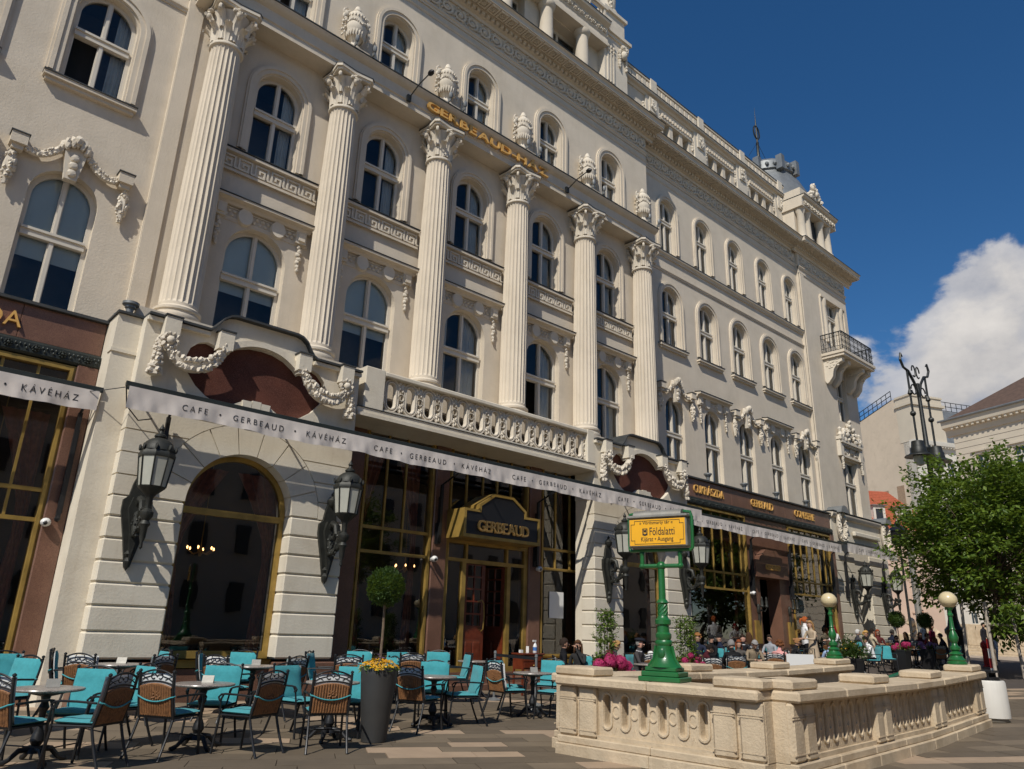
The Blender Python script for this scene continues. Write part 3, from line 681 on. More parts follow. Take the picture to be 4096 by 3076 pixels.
# --- corner turret with dome and mast
TX, TY = 34.3, 16.6
tm = MB(); tm.box(32.7, 36.2, 15.2, 19, 20.5, 22.55); bp('turret_wall', tm, 'stucco')
tm = MB().box(33.6, 35.1, 15.12, 15.2, 21.1, 22.5); bp('turret_window', tm, 'glass_far')
for x in (32.95, 33.55, 34.95, 35.75): bp('turret_column', MB().lathe([(.26, 20.5), (.26, 20.9), (.21, 20.95), (.19, 22.2), (.26, 22.35), (.27, 22.5)], 14, (x, 14.98, 0)), 'stucco')
strip([(19, 22.5), (14.68, 22.5), (14.66, 22.95), (14.55, 23.0), (14.5, 23.1), (19, 23.2)], 32.6, 36.35, name='turret_entablature')
strip([(19, 23.21), (14.48, 23.105), (14.48, 23.13), (19, 23.24)], 32.58, 36.37, 'flashing', 'flashing')
for k in range(5): obj('frieze_scroll', SCR, None, BLD, loc=(33.1+.68*k, 14.66, 22.75), scale=(.6, 1, .55))
tm = MB().box(32.8, 36.1, 14.8, 18.5, 23.2, 23.7); bp('turret_parapet', tm, 'stucco')
am = MB()
for k in range(40): 
    t = random.uniform(-1, 1); am.ball((34.45+.55*t, 14.8+random.uniform(-.1, .1), 23.65+random.uniform(0, .95)*(1-t*t)), (.13, .1, .14), 6, 4, jit=.2)
bp('acroterion', am, 'ornament')
DX, DY = 36.3, 18.3
dm = MB().lathe([(2.6, 23.5), (2.55, 24.6), (2.3, 25.6), (1.9, 26.5), (1.55, 27.0), (1.5, 27.2), (1.62, 27.25), (1.62, 27.75), (1.5, 27.8), (1.3, 28.05), (.5, 28.3), (.15, 28.4)], 16, (DX, DY, 0)); o = bp('dome', dm, 'zinc')
dk = MB()
for k in range(8): a = 2*pi*k/8+.2; dk.box(DX+1.65*cos(a)-.18, DX+1.65*cos(a)+.18, DY+1.65*sin(a)-.18, DY+1.65*sin(a)+.18, 27.1, 28.0)
for k in range(24): a = 2*pi*k/24; dk.ball((DX+1.64*cos(a), DY+1.64*sin(a), 27.5), (.12, .12, .13), 6, 4)
obj('dome_crown', dk, 'zinc', o)
MX, MY = 35.55, 18.3
mm = MB().lathe([(.22, 27.9), (.1, 28.5), (.08, 29.6), (.10, 29.65), (.06, 29.7), (.05, 30.9), (.02, 31.5), (.005, 32.2)], 8, (MX, MY, 0)); o = bp('mast', mm, 'iron')
rm = MB().tube([(MX+.32*cos(a*pi/10), MY, 30.4+.45*sin(a*pi/10)) for a in range(20)], .05, 5, closed=True); obj('mast_ring', rm, 'iron', o)
obj('guy_wire', MB().tube([(MX, MY, 29.7), (MX+2.0, MY, 27.9)], .012, 4), 'iron', o); obj('guy_wire', MB().tube([(MX, MY, 29.7), (MX-1.9, MY-.4, 27.6)], .012, 4), 'iron', o)
# --- corner pavilion: balcony, heads
pm = MB().box(34.35, 37.85, 14.2, YP, 14.72, 14.86); pm.box(34.3, 37.9, 14.15, YP, 14.86, 15.0); bs = bp('balcony', pm, 'stucco')
for x in (34.6, 35.3, 36.9, 37.6):
    c = MB().plate([(0, 0), (.62, 0), (.72, -.05), (.70, -.25), (.50, -.35), (.36, -.6), (.30, -.95), (.14, -1.2), (.05, -1.25), (0, -1.1)], [], -.14, .14)
    for k in range(14): c.ball((random.uniform(.1, .6), -.14, -random.uniform(.05, .5)), (.06, .03, .05), 5, 3, jit=.2)
    c.v = [(x+p[1], YP-p[0]*1.3, 14.72+p[2]) for p in c.v]; obj('bracket', c, 'ornament', bs)
rl = MB(); seg = [((34.4, YP), (34.4, 14.25)), ((34.4, 14.25), (37.8, 14.25)), ((37.8, 14.25), (37.8, YP))]
for (a, b) in seg:
    for z, r in ((15.05, .018), (15.25, .014), (15.78, .014), (15.98, .03)): rl.tube([(a[0], a[1], z), (b[0], b[1], z)], r, 4)
    n = int(hypot(b[0]-a[0], b[1]-a[1])/.11)
    for k in range(n+1):
        t = k/n; x, y = a[0]+(b[0]-a[0])*t, a[1]+(b[1]-a[1])*t; rl.tube([(x, y, 15.0), (x, y, 15.98)], .010 if k % 4 else .018, 4)
        if k % 2 == 0: 
            ux, uy = (b[0]-a[0])/(n*.11), (b[1]-a[1])/(n*.11)
            for zc, rr in ((15.88, .06), (15.15, .06), (15.5, .08)): rl.tube([(x+ux*rr*cos(q*pi/4), y+uy*rr*cos(q*pi/4), zc+rr*sin(q*pi/4)) for q in range(8)], .008, 3, closed=True)
obj('railing', rl, 'iron', bs)
m = MB()
for s_ in (-1, 1):
    m.box(px+s_*1.05-.16, px+s_*1.05+.16, YP-.18, YP, 9.95, 10.9); m.box(px+s_*1.05-.2, px+s_*1.05+.2, YP-.26, YP, 10.75, 10.9)
    for k in range(6): m.ball((px+s_*1.05, YP-.14, 9.85-.1*k), (.1-.008*k, .07, .07), 6, 4, jit=.2)
m.box(px-1.15, px+1.15, YP-.25, YP, 10.6, 10.75); m.box(px-.95, px+.95, YP-.12, YP, 9.95, 10.05)
for k in range(30): m.ball((px+random.uniform(-.85, .85), YP-.05, random.uniform(10.1, 10.45)), (.09, .06, .09), 6, 4, jit=.2)
for k in range(8): m.box(px-.9+.24*k, px-.78+.24*k, YP-.2, YP, 10.5, 10.6)
for k in range(46):
    t = random.uniform(-1, 1); m.ball((px+1.0*t, YP-.16+random.uniform(-.08, .08), 10.8+random.uniform(0, 1.0)*(1-t*t)), (.13, .1, .12), 6, 4, jit=.2)
for s_ in (-1, 1): m.lathe([(.1, 10.9), (.14, 11.0), (.06, 11.15), (.1, 11.3), (.02, 11.4)], 8, (px+s_*1.05, YP-.14, 0))
bp('window_head', m, 'ornament')
m = MB(); m.box(px-1.35, px+1.35, YP-.10, YP, 18.32, 18.44)
for s_ in (-1, 1): m.lathe([(.13, 15.9), (.12, 17.9), (.16, 18.0), (.17, 18.3)], 12, (px+s_*.95, YP+.02, 0)); m.box(px+s_*1.35-.06, px+s_*1.35+.06, YP-.06, YP, 15.9, 18.32)
bp('window_head', m, 'stucco')
# ------------------------------------------------------------------ ground floor: the two rusticated blocks
YB = 14.0
zc = [.85, 1.28, 1.69, 2.06, 2.42, 2.79, 3.16, 3.53]
def blockp(mb, loc=(0, 0, 0)): return obj('stone_block', mb, 'stone', BLD, loc=loc)
def festoon(par, c, sgn):
    # swag from bracket to bracket with a hanging end
    x0, x1 = c+sgn*1.86, c+sgn*.82
    pts = [(x0+(x1-x0)*t, YB-.17, 6.44-.12*(1-t)-.95*(t*(1-t))**.75*1.2+.14*t) for t in [q/18 for q in range(19)]]
    o = obj('garland', garland_mb(pts, .14, 110, seed=int(c*3)+int(sgn*5), rr=lambda t: .085+.075*sin(pi*t)), 'ornament', par, smooth=50)
    g = MB()
    for k in range(10): a = 2*pi*k/10; g.ball((x0+.13*cos(a), YB-.2, 6.42+.14*sin(a)), (.06, .07, .06), 5, 4, jit=.15)
    g.ball((x0, YB-.23, 6.42), (.09, .08, .09), 7, 5); obj('rosette', g, 'ornament', par, smooth=50); obj('bow', MB().ball((x1, YB-.16, 6.52), (.11, .1, .1), 7, 4, jit=.2), 'ornament', par, smooth=50)
    pts = [(x0+sgn*.16, YB-.12, 6.45-.72*t) for t in [q/8 for q in range(9)]]
    obj('pendant', garland_mb(pts, .12, 55, seed=int(c)+9, rr=lambda t: .07+.07*t), 'ornament', par, smooth=50)
def block(c, strip_left):
    x0, x1 = c-2.27, c+2.27; r = 1.05; zs = 3.55
    # backing wall with the arch, joints recessed against the blocks
    ar = archpoly(c, .85, zs, r+.03)
    m = MB().plate(rect(x0+.03, x1-.03, .85, 5.36), [ar], YB+.035, YB+.75, back=False); bp('wall', m, 'stone')
    for i in range(len(zc)-1):
        for a, b in ((x0, c-r), (c+r, x1)): blockp(MB().bbox(a, b, YB, YB+.5 if a > x0+1 else YB+.5, zc[i]+.012, zc[i+1]-.012, .022))
    for a, b in ((x0, c-r-.0), (c+r, x1)):
        pass
    # arch stones
    n = 9; ro = 1.62
    for k in range(n):
        a0, a1 = pi*k/n+.008, pi*(k+1)/n-.008
        pol = arc(c, zs, r, a0, a1, 4)+arc(c, zs, ro, a1, a0, 4)
        pol = [(p[0], max(p[1], zs)) for p in pol]
        blockp(MB().plate(pol[::-1], [], YB, YB+.5, back=False))
    z_ = [3.53, 3.89, 4.29, 4.70, 5.10]
    for i in range(4):
        za, zb = z_[i]+.012, z_[i+1]-.012
        for s_ in (-1, 1):
            pts = []
            for q in range(5):
                z = za+(zb-za)*q/4; d = sqrt(max(0, (ro+.015)**2-(max(z, zs)-zs)**2)) if z-zs < ro else 0; pts.append((c+s_*max(d, .02), z))
            pol = [(c+s_*2.27, za)]+pts+[(c+s_*2.27, zb)]
            if s_ > 0: pol = pol[::-1]
            blockp(MB().plate(pol, [], YB, YB+.3, back=False))
    # field above with the brown cartouche
    sh = [(-1.48, 6.25), (-1.42, 6.46), (-1.28, 6.60), (-1.12, 6.655), (-.95, 6.61), (-.82, 6.46), (-.72, 6.56), (-.5, 6.70), (-.25, 6.78), (0, 6.80), (.25, 6.78), (.5, 6.70), (.72, 6.56), (.82, 6.46), (.95, 6.61), (1.12, 6.655), (1.28, 6.60), (1.42, 6.46), (1.48, 6.25), (1.42, 5.98), (1.22, 5.74), (1.0, 5.58), (.80, 5.50), (.60, 5.49), (.42, 5.56), (.25, 5.66), (-.25, 5.66), (-.42, 5.56), (-.60, 5.49), (-.80, 5.50), (-1.0, 5.58), (-1.22, 5.74), (-1.42, 5.98)]
    sh = [(c+p[0], p[1]) for p in sh][::-1]
    top = [(c+2.27, 6.86), (c+1.15, 6.86), (c+1.08, 6.9), (c+1.0, 7.0), (c+.9, 7.16), (c+.78, 7.25), (c+.65, 7.28), (c-.65, 7.28), (c-.78, 7.25), (c-.9, 7.16), (c-1.0, 7.0), (c-1.08, 6.9), (c-1.15, 6.86), (c-2.27, 6.86)]
    m = MB().plate([(c-2.27, 5.13), (c+2.27, 5.13)]+top, [sh], YB+.0, YB+.75); o = bp('attic_panel', m, 'stone')
    obj('cartouche', MB().box(c-1.55, c+1.55, YB+.13, YB+.2, 5.42, 6.85), 'granite_rough', o)
    # label moulding over the arch of the cartouche, flashing along the top
    ol = arc(c, 6.02, 1.10, .62, pi-.62, 14, .92); il = arc(c, 6.02, .94, .62, pi-.62, 14, .80)
    obj('label_moulding', MB().plate(ol+il[::-1], [], YB-.07, YB+.05), 'stone', o)
    fl_ = MB()
    for a, b in zip(top[:-1], top[1:]):
        (xa, za), (xb, zb) = b, a; y0, y1 = YB-.14, YB+.8
        fl_.add([(xa, y0, za+.005), (xb, y0, zb+.005), (xb, y1, zb+.005), (xa, y1, za+.005), (xa, y0, za+.05), (xb, y0, zb+.05), (xb, y1, zb+.05), (xa, y1, za+.05)], [(0, 3, 2, 1), (4, 5, 6, 7), (0, 1, 5, 4), (1, 2, 6, 5), (2, 3, 7, 6), (3, 0, 4, 7)])
    obj('flashing', fl_, 'flashing', o)
    for a_, b_ in ((-2.27, -1.12), (1.12, 2.27)): obj('moulding', MB().box(c+a_, c+b_, YB-.09, YB+.01, 6.77, 6.85), 'stone', o)
    for s_ in (-1, 1):
        for d in (1.86, .84):
            b = MB().box(c+s_*d-.14, c+s_*d+.14, YB-.24, YB+.01, 6.52, 6.88); b.box(c+s_*d-.10, c+s_*d+.10, YB-.18, YB+.01, 6.46, 6.52); q = obj('bracket', b, 'stone', o)
            obj('flashing', MB().box(c+s_*d-.16, c+s_*d+.16, YB-.26, YB+.02, 6.885, 6.915), 'flashing', o)
        festoon(o, c, s_)
    k = MB()
    for a, b, t in ((-.25, -.09, .0), (-.08, .08, .05), (.09, .25, .0)): k.plate([(c+a*1.0, 5.2), (c+b*1.0, 5.2), (c+b*1.15, 5.66+t*.5), (c+a*1.15, 5.66+t*.5)], [], YB-.05, YB+.02)
    obj('keystone', k, 'stone', o)
    # plinth
    for a, b in ((x0-.05, c-r+.02), (c+r-.02, x1+.05)): bp('plinth', MB().bbox(a, b, YB-.06, YB+.6, -.1, .80, .02), 'granite'); 
    bp('plinth', MB().box(c-r+.02, c+r-.02, YB+.15, YB+.6, -.1, .68), 'granite')
    # arched window, brass frame and glass
    m = MB().plate(archpoly(c, .85, zs, r-.005, 22), [archpoly(c, .98, zs, r-.10, 22)], YB+.30, YB+.40); fo = bp('arched_window', m, 'brass')
    obj('transom', MB().box(c-r+.09, c+r-.09, YB+.29, YB+.39, 3.40, 3.52), 'brass', fo)
    obj('pane', MB().plate(rect(c-r+.08, c+r-.08, .96, 3.42), [], YB+.35, YB+.35, back=False, side=False), 'glass_shop', fo, smooth=0)
    obj('pane', MB().plate([(c+r-.09, 3.5)]+arc(c, zs, r-.09, 0, pi, 18)+[(c-r+.09, 3.5)], [], YB+.35, YB+.35, back=False, side=False), 'glass_shop', fo, smooth=0)
    obj('window_sill', MB().box(c-r, c+r, YB+.12, YB+.45, .70, .84), 'brass', fo)
    for s_ in (-1, 1): drape(c+s_*(r-.05), YB+.62, .9, 4.35, s_, fo)
def drape(xe, y, z0, z1, s_, par, wd=.75, tie=.45):
    # theatre curtain gathered to the side
    v = []; f = []; n = 22; rows = 9
    for j in range(rows):
        t = j/(rows-1); z = z1+(z0-z1)*t
        wj = wd*(1-t/tie)**1.3+.16 if t < tie else .16+.16*(t-tie)/(1-tie)
        for i in range(n+1):
            u = i/n; v.append((xe-s_*wj*u, y+.035*sin(u*7*pi*1.0+t*2)*(1.2-.6*(wj < .3)), z))
    for j in range(rows-1):
        for i in range(n): q = j*(n+1)+i; f.append((q, q+1, q+n+2, q+n+1))
    obj('drape', MB().add(v, f), 'curtain_red', par, smooth=80)
CL, CR = 5.67, 18.09
block(CL, True); block(CR, False)
for x0, x1 in ((2.98, CL-2.27+.03), (CR+2.27-.03, 20.62)):
    m = MB().box(x0, x1, YB+.28, YB+1.3, -.1, 6.86); bp('pier_strip', m, 'stone')
    bp('flashing', MB().box(x0-.03, x1+.03, YB+.22, YB+1.4, 6.865, 6.91), 'flashing'); bp('moulding', MB().box(x0-.02, x1+.02, YB+.25, YB+.5, 6.12, 6.18), 'stone')
for c in (CL, CR): bp('moulding', MB().box(c-2.29, c+2.29, YB-.02, YB+.02, 6.0+.13, 6.18), 'stone') if False else None
# ------------------------------------------------------------------ shop fronts between the blocks
YS = 15.0
def bframe(x0, x1, z0, z1, mull=(), trans=(), t=.10, y=YS, shop=True, mz=None, bars=None):
    """brass framed shop window: outer frame, thin glazing bars, panes"""
    m = MB().plate(rect(x0, x1, z0, z1), [rect(x0+t, x1-t, z0+t, z1-t)], y-.06, y+.06); m.plate(rect(x0+t*.45, x1-t*.45, z0+t*.45, z1-t*.45), [rect(x0+t, x1-t, z0+t, z1-t)], y-.10, y-.06)
    o = bp('shop_window', m, 'brass'); m = MB()
    for z in trans: m.box(x0+t, x1-t, y-.05, y+.04, z-.035, z+.035)
    if m.v: obj('transom', m, 'brass', o)
    zb = min(trans) if trans else z0; zt = bars or z1
    for x in mull: obj('glazing_bar', MB().box(x-.022, x+.022, y-.035, y+.03, zb+.03, zt-t), 'brass', o)
    zs_ = [z0+t]+sorted(trans)+[z1-t]; xs = [x0+t]+list(mull)+[x1-t]
    for j in range(len(zs_)-1):
        if j == 0 and trans: spans = [(x0+t, x1-t)]
        else: spans = list(zip(xs[:-1], xs[1:]))
        for a, b in spans: obj('pane', MB().plate(rect(a, b, zs_[j], zs_[j+1]), [], y+.005, y+.005, back=False, side=False), 'glass_shop', o, smooth=0)
    return o
def gpost(x0, x1, z0, z1, y=YS): return bp('granite_post', MB().bbox(x0, x1, y-.12, y+.3, z0, z1, .02), 'granite')
# centre
for a, b in ((7.94, 8.80), (10.88, 11.32), (14.15, 14.6), (16.5, 17.3)): gpost(a, b, 0, 6.12)
w1 = bframe(8.80, 10.88, .78, 6.06, (9.49, 10.04), (3.12, 3.67), bars=6.2); w3 = bframe(14.6, 16.5, .82, 6.06, (15.25, 15.85), (3.15, 3.69))
w2 = bframe(11.32, 14.15, 3.60, 6.06, (11.95, 12.5, 13.0, 13.5), ())
for a, b in ((8.80, 10.88), (14.6, 16.5)): bp('stall_riser', MB().box(a, b, YS-.1, YS+.2, -.1, .78), 'granite'); bp('stall_sill', MB().box(a, b, YS-.16, YS+.1, .70, .79), 'brass')
for x, s_ in ((10.72, 1), (8.98, -1), (16.35, 1)): drape(x, YS+.35, .8, 5.6, s_, w1 if x < 12 else w3, wd=.55)
# door group
dg = bp('entrance', MB().plate(rect(11.32, 14.15, .50, 3.60), [rect(11.44, 11.90, .62, 3.10), rect(12.02, 13.42, .50, 3.08), rect(13.54, 14.03, .62, 3.10), rect(11.44, 12.0, 3.18, 3.54), rect(12.06, 13.38, 3.18, 3.54), rect(13.44, 14.03, 3.18, 3.54)], YS-.06, YS+.06), 'brass')
for a, b, z0, z1 in ((11.44, 11.90, .62, 3.10), (13.54, 14.03, .62, 3.10), (11.44, 12.0, 3.18, 3.54), (12.06, 13.38, 3.18, 3.54), (13.44, 14.03, 3.18, 3.54)):
    obj('pane', MB().plate(rect(a, b, z0, z1), [], YS, YS, back=False, side=False), 'glass_shop', dg, smooth=0)
def door_leaf(par, loc, rz):
    h = []; m = MB()
    for i in range(2):
        for j in range(6): h.append(rect(.10+.25*i, .32+.25*i, .78+.30*j-.28*0, 1.04+.30*j) if j else rect(.10+.25*i, .32+.25*i, .22, .70))
    m.plate(rect(0, .68, 0, 2.57), h[1:6]+h[7:], -.025, .025); d = obj('door', m, 'mahogany', par, loc=loc, rot=(0, 0, rz))
    for q in h[1:6]+h[7:]: obj('pane', MB().plate(q, [], 0, 0, back=False, side=False), 'glass_shop', d, smooth=0)
    hd = MB(); hd.tube([(.6, -.03, .95), (.6, -.10, 1.0), (.6, -.13, 1.3), (.6, -.10, 1.62), (.52, -.11, 1.70), (.44, -.05, 1.66)], .016, 6); obj('handle', hd, 'brass', d)
    for i in range(2): obj('door_panel', MB().bbox(.10+.25*i, .32+.25*i, -.04, .04, .20, .70, .015), 'mahogany', d)
door_leaf(dg, (12.03, YS+.02, .5), 0); door_leaf(dg, (13.41, YS+.03, .5), RAD(180-82))
for i, (y0, z1) in enumerate(((14.28, .27), (14.60, .40))): bp('door_step', MB().bbox(11.1, 14.3, y0, YS+.4, -.1, z1, .015), 'granite'); 
bp('door_step', MB().box(11.32, 14.15, YS-.06, YS+.4, .38, .50), 'brass') if False else bp('threshold', MB().box(11.33, 14.14, YS-.10, YS+.4, .401, .5), 'granite')
# house sign: brass bound box with the name, over the door
sb = wthing('sign_box', 'brass edged black box sign with gilt capitals over the open cafe door', 'sign', (12.57, 14.2, 3.6))
out_ = [(11.28, 3.62), (13.86, 3.62), (13.86, 4.32), (13.36, 4.32), (13.36, 4.46), (12.88, 4.78), (12.24, 4.78), (11.76, 4.46), (11.76, 4.32), (11.28, 4.32)]
inn = [(11.35, 3.70), (13.79, 3.70), (13.79, 4.26), (13.30, 4.26), (13.30, 4.42), (12.86, 4.71), (12.26, 4.71), (11.82, 4.42), (11.82, 4.26), (11.35, 4.26)]
obj('case', MB().plate(out_, [], 14.22, 14.94), 'brass', sb); obj('rim', MB().plate(out_, [inn], 14.18, 14.22), 'brass', sb); obj('face', MB().plate(inn, [], 14.205, 14.218), 'black', sb)
def letters(par, s, x0, x1, z0, z1, y, mt='gilt', ext=.03, gap=.08, bold=.0, size=1.):
    gl = []; tot = 0; H_ = None
    for ch in s:
        if ch == ' ': gl.append(None); tot += .3; continue
        g = textmb(ch, size, ext, bold=bold); a = min(p[0] for p in g.v); b = max(p[0] for p in g.v); gl.append((g, a, b)); tot += b-a
    tot += gap*(len(s)-1); k = (x1-x0)/tot; hz = .73*size; x = x0
    for it, ch in zip(gl, s):
        if it is None: x += .3*k+gap*k; continue
        g, a, b = it; m = MB(); m.f = g.f; m.m = g.m; m.v = [((p[0]-a)*k, p[1], p[2]/hz*(z1-z0)) for p in g.v]
        obj('letter', m, mt, par, loc=(x, y, z0), smooth=0); x += (b-a)*k+gap*k
letters(sb, 'GERBEAUD', 11.72, 13.44, 3.80, 4.08, 14.18, gap=.03, bold=.015)
# interior of the cafe
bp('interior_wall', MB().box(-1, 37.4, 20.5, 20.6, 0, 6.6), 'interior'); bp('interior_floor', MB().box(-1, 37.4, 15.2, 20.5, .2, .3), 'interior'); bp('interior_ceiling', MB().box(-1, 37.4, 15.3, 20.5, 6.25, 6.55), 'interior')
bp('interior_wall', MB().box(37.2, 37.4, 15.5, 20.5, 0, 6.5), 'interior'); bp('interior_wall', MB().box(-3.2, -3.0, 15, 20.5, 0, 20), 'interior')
for i, (x, y, z) in enumerate(((1.5, 16.8, 3.4), (5.9, 16.4, 2.9), (11.7, 17.2, 3.0), (2.0, 17.4, 2.3), (23.5, 17, 3.2))):
    ch = wthing('chandelier', ['small brass chandelier glowing behind the shop window of the left wing', 'small brass chandelier glowing behind the arched window', 'small brass chandelier glowing beside the cafe door', 'second brass chandelier hanging low behind the left wing window', 'small brass chandelier behind the right wing shop window'][i], 'chandelier', (x, y, z), 'cafe chandeliers')
    m = MB().tube([(x, y, z), (x, y, 6.25)], .012, 5); m.lathe([(.02, -.1), (.06, 0), (.02, .12)], 8, (x, y, z)); b = MB()
    for k in range(6):
        a = 2*pi*k/6; m.tube([(x, y, z), (x+.16*cos(a), y+.16*sin(a), z-.06), (x+.28*cos(a), y+.28*sin(a), z+.03)], .01, 4); b.ball((x+.28*cos(a), y+.28*sin(a), z+.07), (.02, .02, .035), 5, 4)
    obj('frame', m, 'brass', ch); obj('bulb', b, 'bulb', ch)
# balcony over the door
m = MB(); exx(m, [(YR, 5.98+.14), (13.98, 6.12), (13.98, 6.02), (13.92, 6.0), (13.92, 5.92), (YR, 5.90)], 7.95, 15.84); bal = bp('balcony', m, 'stone')
obj('soffit', MB().box(7.95, 15.84, 14.02, YR, 6.05, 6.06), 'stone', bal) if False else None
bp('lintel', MB().box(7.95, 17.0, YS-.14, YS+.5, 6.06, 6.3), 'granite')
obj('flashing', MB().box(7.95, 15.84, 13.96, 14.3, 6.122, 6.14), 'flashing', bal)
XB0, XB1 = 8.62, 15.55
for a, b in ((8.10, XB0), (XB1, 15.84)): obj('post', MB().bbox(a, b, 14.0, 14.6 if a < 9 else 14.35, 6.14, 7.12, .015), 'stone', bal)
obj('handrail', MB().bbox(XB0, XB1, 14.0, 14.32, 6.99, 7.10, .02), 'stone', bal); obj('bottom_rail', MB().box(XB0, XB1, 14.04, 14.28, 6.14, 6.20), 'stone', bal)
nu = 13; pw = (XB1-XB0)/nu
gu = MB()
def stadium(cx, cz, hw, hh, n=8):
    return [(cx+hw*cos(pi*k/n), 0, cz+hh-hw+hw*sin(pi*k/n)) for k in range(n+1)]+[(cx-hw*cos(pi*k/n), 0, cz-hh+hw-hw*sin(pi*k/n)) for k in range(n+1)]
P_ = stadium(pw*.5, 0, pw*.285, .345)
gu.tube([(p[0], .03, p[2]) for p in P_], .062, 6, closed=True, flat=(0, 1, 0))
for hw, hh in ((.25, .325), (.345, .385)): gu.tube([(p[0], -.04, p[2]) for p in stadium(pw*.5, 0, pw*hw, hh)], .022, 5, closed=True, flat=(0, 1, 0))
for sg in (0, 1):
    gu.tube([(pw*sg+.085*cos(a*pi/7), -.03, .085*sin(a*pi/7)) for a in range(14)], .034, 6, closed=True, flat=(0, 1, 0))
    for zz in (-1, 1):
        for k in range(8): gu.ball((pw*sg+random.uniform(-.06, .06), -.02+random.uniform(-.03, .02), zz*random.uniform(.17, .37)), (.032, .035, .05), 5, 4, jit=.2)
GU = gu.mesh('guilloche', 'ornament', 60)
for k in range(nu): obj('guilloche', GU, None, bal, loc=(XB0+pw*k, 14.16, 6.60))
# ------------------------------------------------------------------ wings: shop fronts with fascia
def fascia(x0, x1, y=14.95):
    n = max(1, round((x1-x0)/1.35)); w_ = (x1-x0)/n
    for k in range(n): bp('fascia_slab', MB().bbox(x0+w_*k, x0+w_*(k+1)-.006, y, y+.3, 6.16, 6.80, .006), 'granite')
    bp('flashing', MB().box(x0, x1, y-.09, YW+.1, 6.805, 6.86), 'flashing')
    exo = strip([(y+.2, 5.88), (y-.04, 5.88), (y-.08, 5.92), (y-.08, 6.10), (y-.03, 6.15), (y+.2, 6.15)], x0, x1, 'green_band', 'relief_band')
    n = int((x1-x0)/.42); rm = MB()
    for k in range(8): a = k*pi/4; rm.ball((.05*cos(a), 0, .05*sin(a)), (.025, .03, .025), 5, 3)
    rm.ball((0, -.02, 0), .03, 6, 4); 
    for k in range(-5, 6):
        if abs(k) > 2: rm.ball((.035*k, 0, .03 if k % 2 else -.03), (.02, .02, .03), 5, 3)
    rme = rm.mesh('rosette', 'green_band', 50)
    for k in range(n): obj('rosette', rme, None, exo, loc=(x0+(k+.5)*(x1-x0)/n, y-.09, 6.01))
fascia(-2.5, 2.97); fascia(20.64, 32.55)
lw = bframe(-1.0, 2.62, .6, 5.86, (.25, .9, 1.5, 2.05), (3.06, 3.57)); gpost(2.62, 2.98, 0, 5.9); drape(2.45, YS+.35, .7, 5.0, 1, lw, wd=.6); drape(1.2, YS+.4, .7, 5.0, 1, lw, wd=.5)
bp('stall_riser', MB().box(-1, 2.62, YS-.1, YS+.2, -.1, .6), 'granite')
rw = bframe(21.3, 25.42, .8, 5.88, (22.05, 22.65, 23.25, 23.85, 24.45, 25.05), (3.1, 3.67)); rw2 = bframe(28.57, 32.3, .9, 5.86, (29.15, 29.7, 30.22, 30.72, 31.24, 31.76), (3.2, 3.7))
for x, s_, o in ((25.2, 1, rw), (28.8, -1, rw2), (32.1, 1, rw2), (21.6, -1, rw)): drape(x, YS+.35, .9, 5.0, s_, o, wd=.7)
gpost(20.6, 21.3, 0, 5.9); gpost(32.3, 32.62, 0, 5.9)
for a, b in ((21.3, 25.42), (28.57, 32.3)): bp('stall_riser', MB().box(a, b, YS-.1, YS+.2, -.1, .85), 'granite')
# granite doorway of the right wing
m = MB().plate(rect(25.42, 28.57, 0, 5.9), [rect(26.2, 27.68, 0, 3.66)], YS-.05, YS+.5); bp('doorway', m, 'granite')
m = MB().plate([(25.62, 3.66), (28.0, 3.66), (28.0, 4.28), (27.6, 4.28), (27.6, 4.42), (27.2, 4.70), (26.4, 4.70), (26.0, 4.42), (26.0, 4.28), (25.62, 4.28)], [], YS-.28, YS-.05); bp('door_pediment', m, 'granite')
sg = wthing('sign_letters', 'small gilt letters on the granite pediment above the right wing doorway', 'sign', (26.8, 14.7, 3.9), 'gilt letter signs'); letters(sg, 'GERBEAUD', 26.3, 27.35, 3.95, 4.17, 14.70, gap=.03)
bp('menu_case', MB().box(25.62, 26.0, YS-.12, YS-.04, 1.3, 2.1), 'brass'); bp('menu_case', MB().box(28.05, 28.4, YS-.12, YS-.04, 1.3, 2.1), 'brass')
for x in (25.9, 28.2):
    t = wthing('wall_sconce', 'dark two flame sconce on the granite doorway, %s' % ('next to the camera' if x < 27 else 'next to the second shop window'), 'lamp', (x, 14.85, 2.4), 'doorway sconces')
    m = MB().ball((x, 14.9, 2.5), (.09, .07, .2), 8, 6); m.lathe([(.02, 1.9), (.05, 2.1), (.03, 2.4)], 8, (x, 14.9, 0)); obj('backplate', m, 'bronze_dark', t)
    for s_ in (-1, 1):
        a = MB().tube([(x, 14.87, 2.5), (x+s_*.1, 14.7, 2.42), (x+s_*.16, 14.66, 2.55)], .022, 6); a.lathe([(.06, 2.56), (.075, 2.6), (.05, 2.66), (.06, 2.75), (.035, 2.85), (.04, 2.88), (.0, 2.95)], 10, (x+s_*.16, 14.66, 0)); obj('arm', a, 'bronze_dark', t)
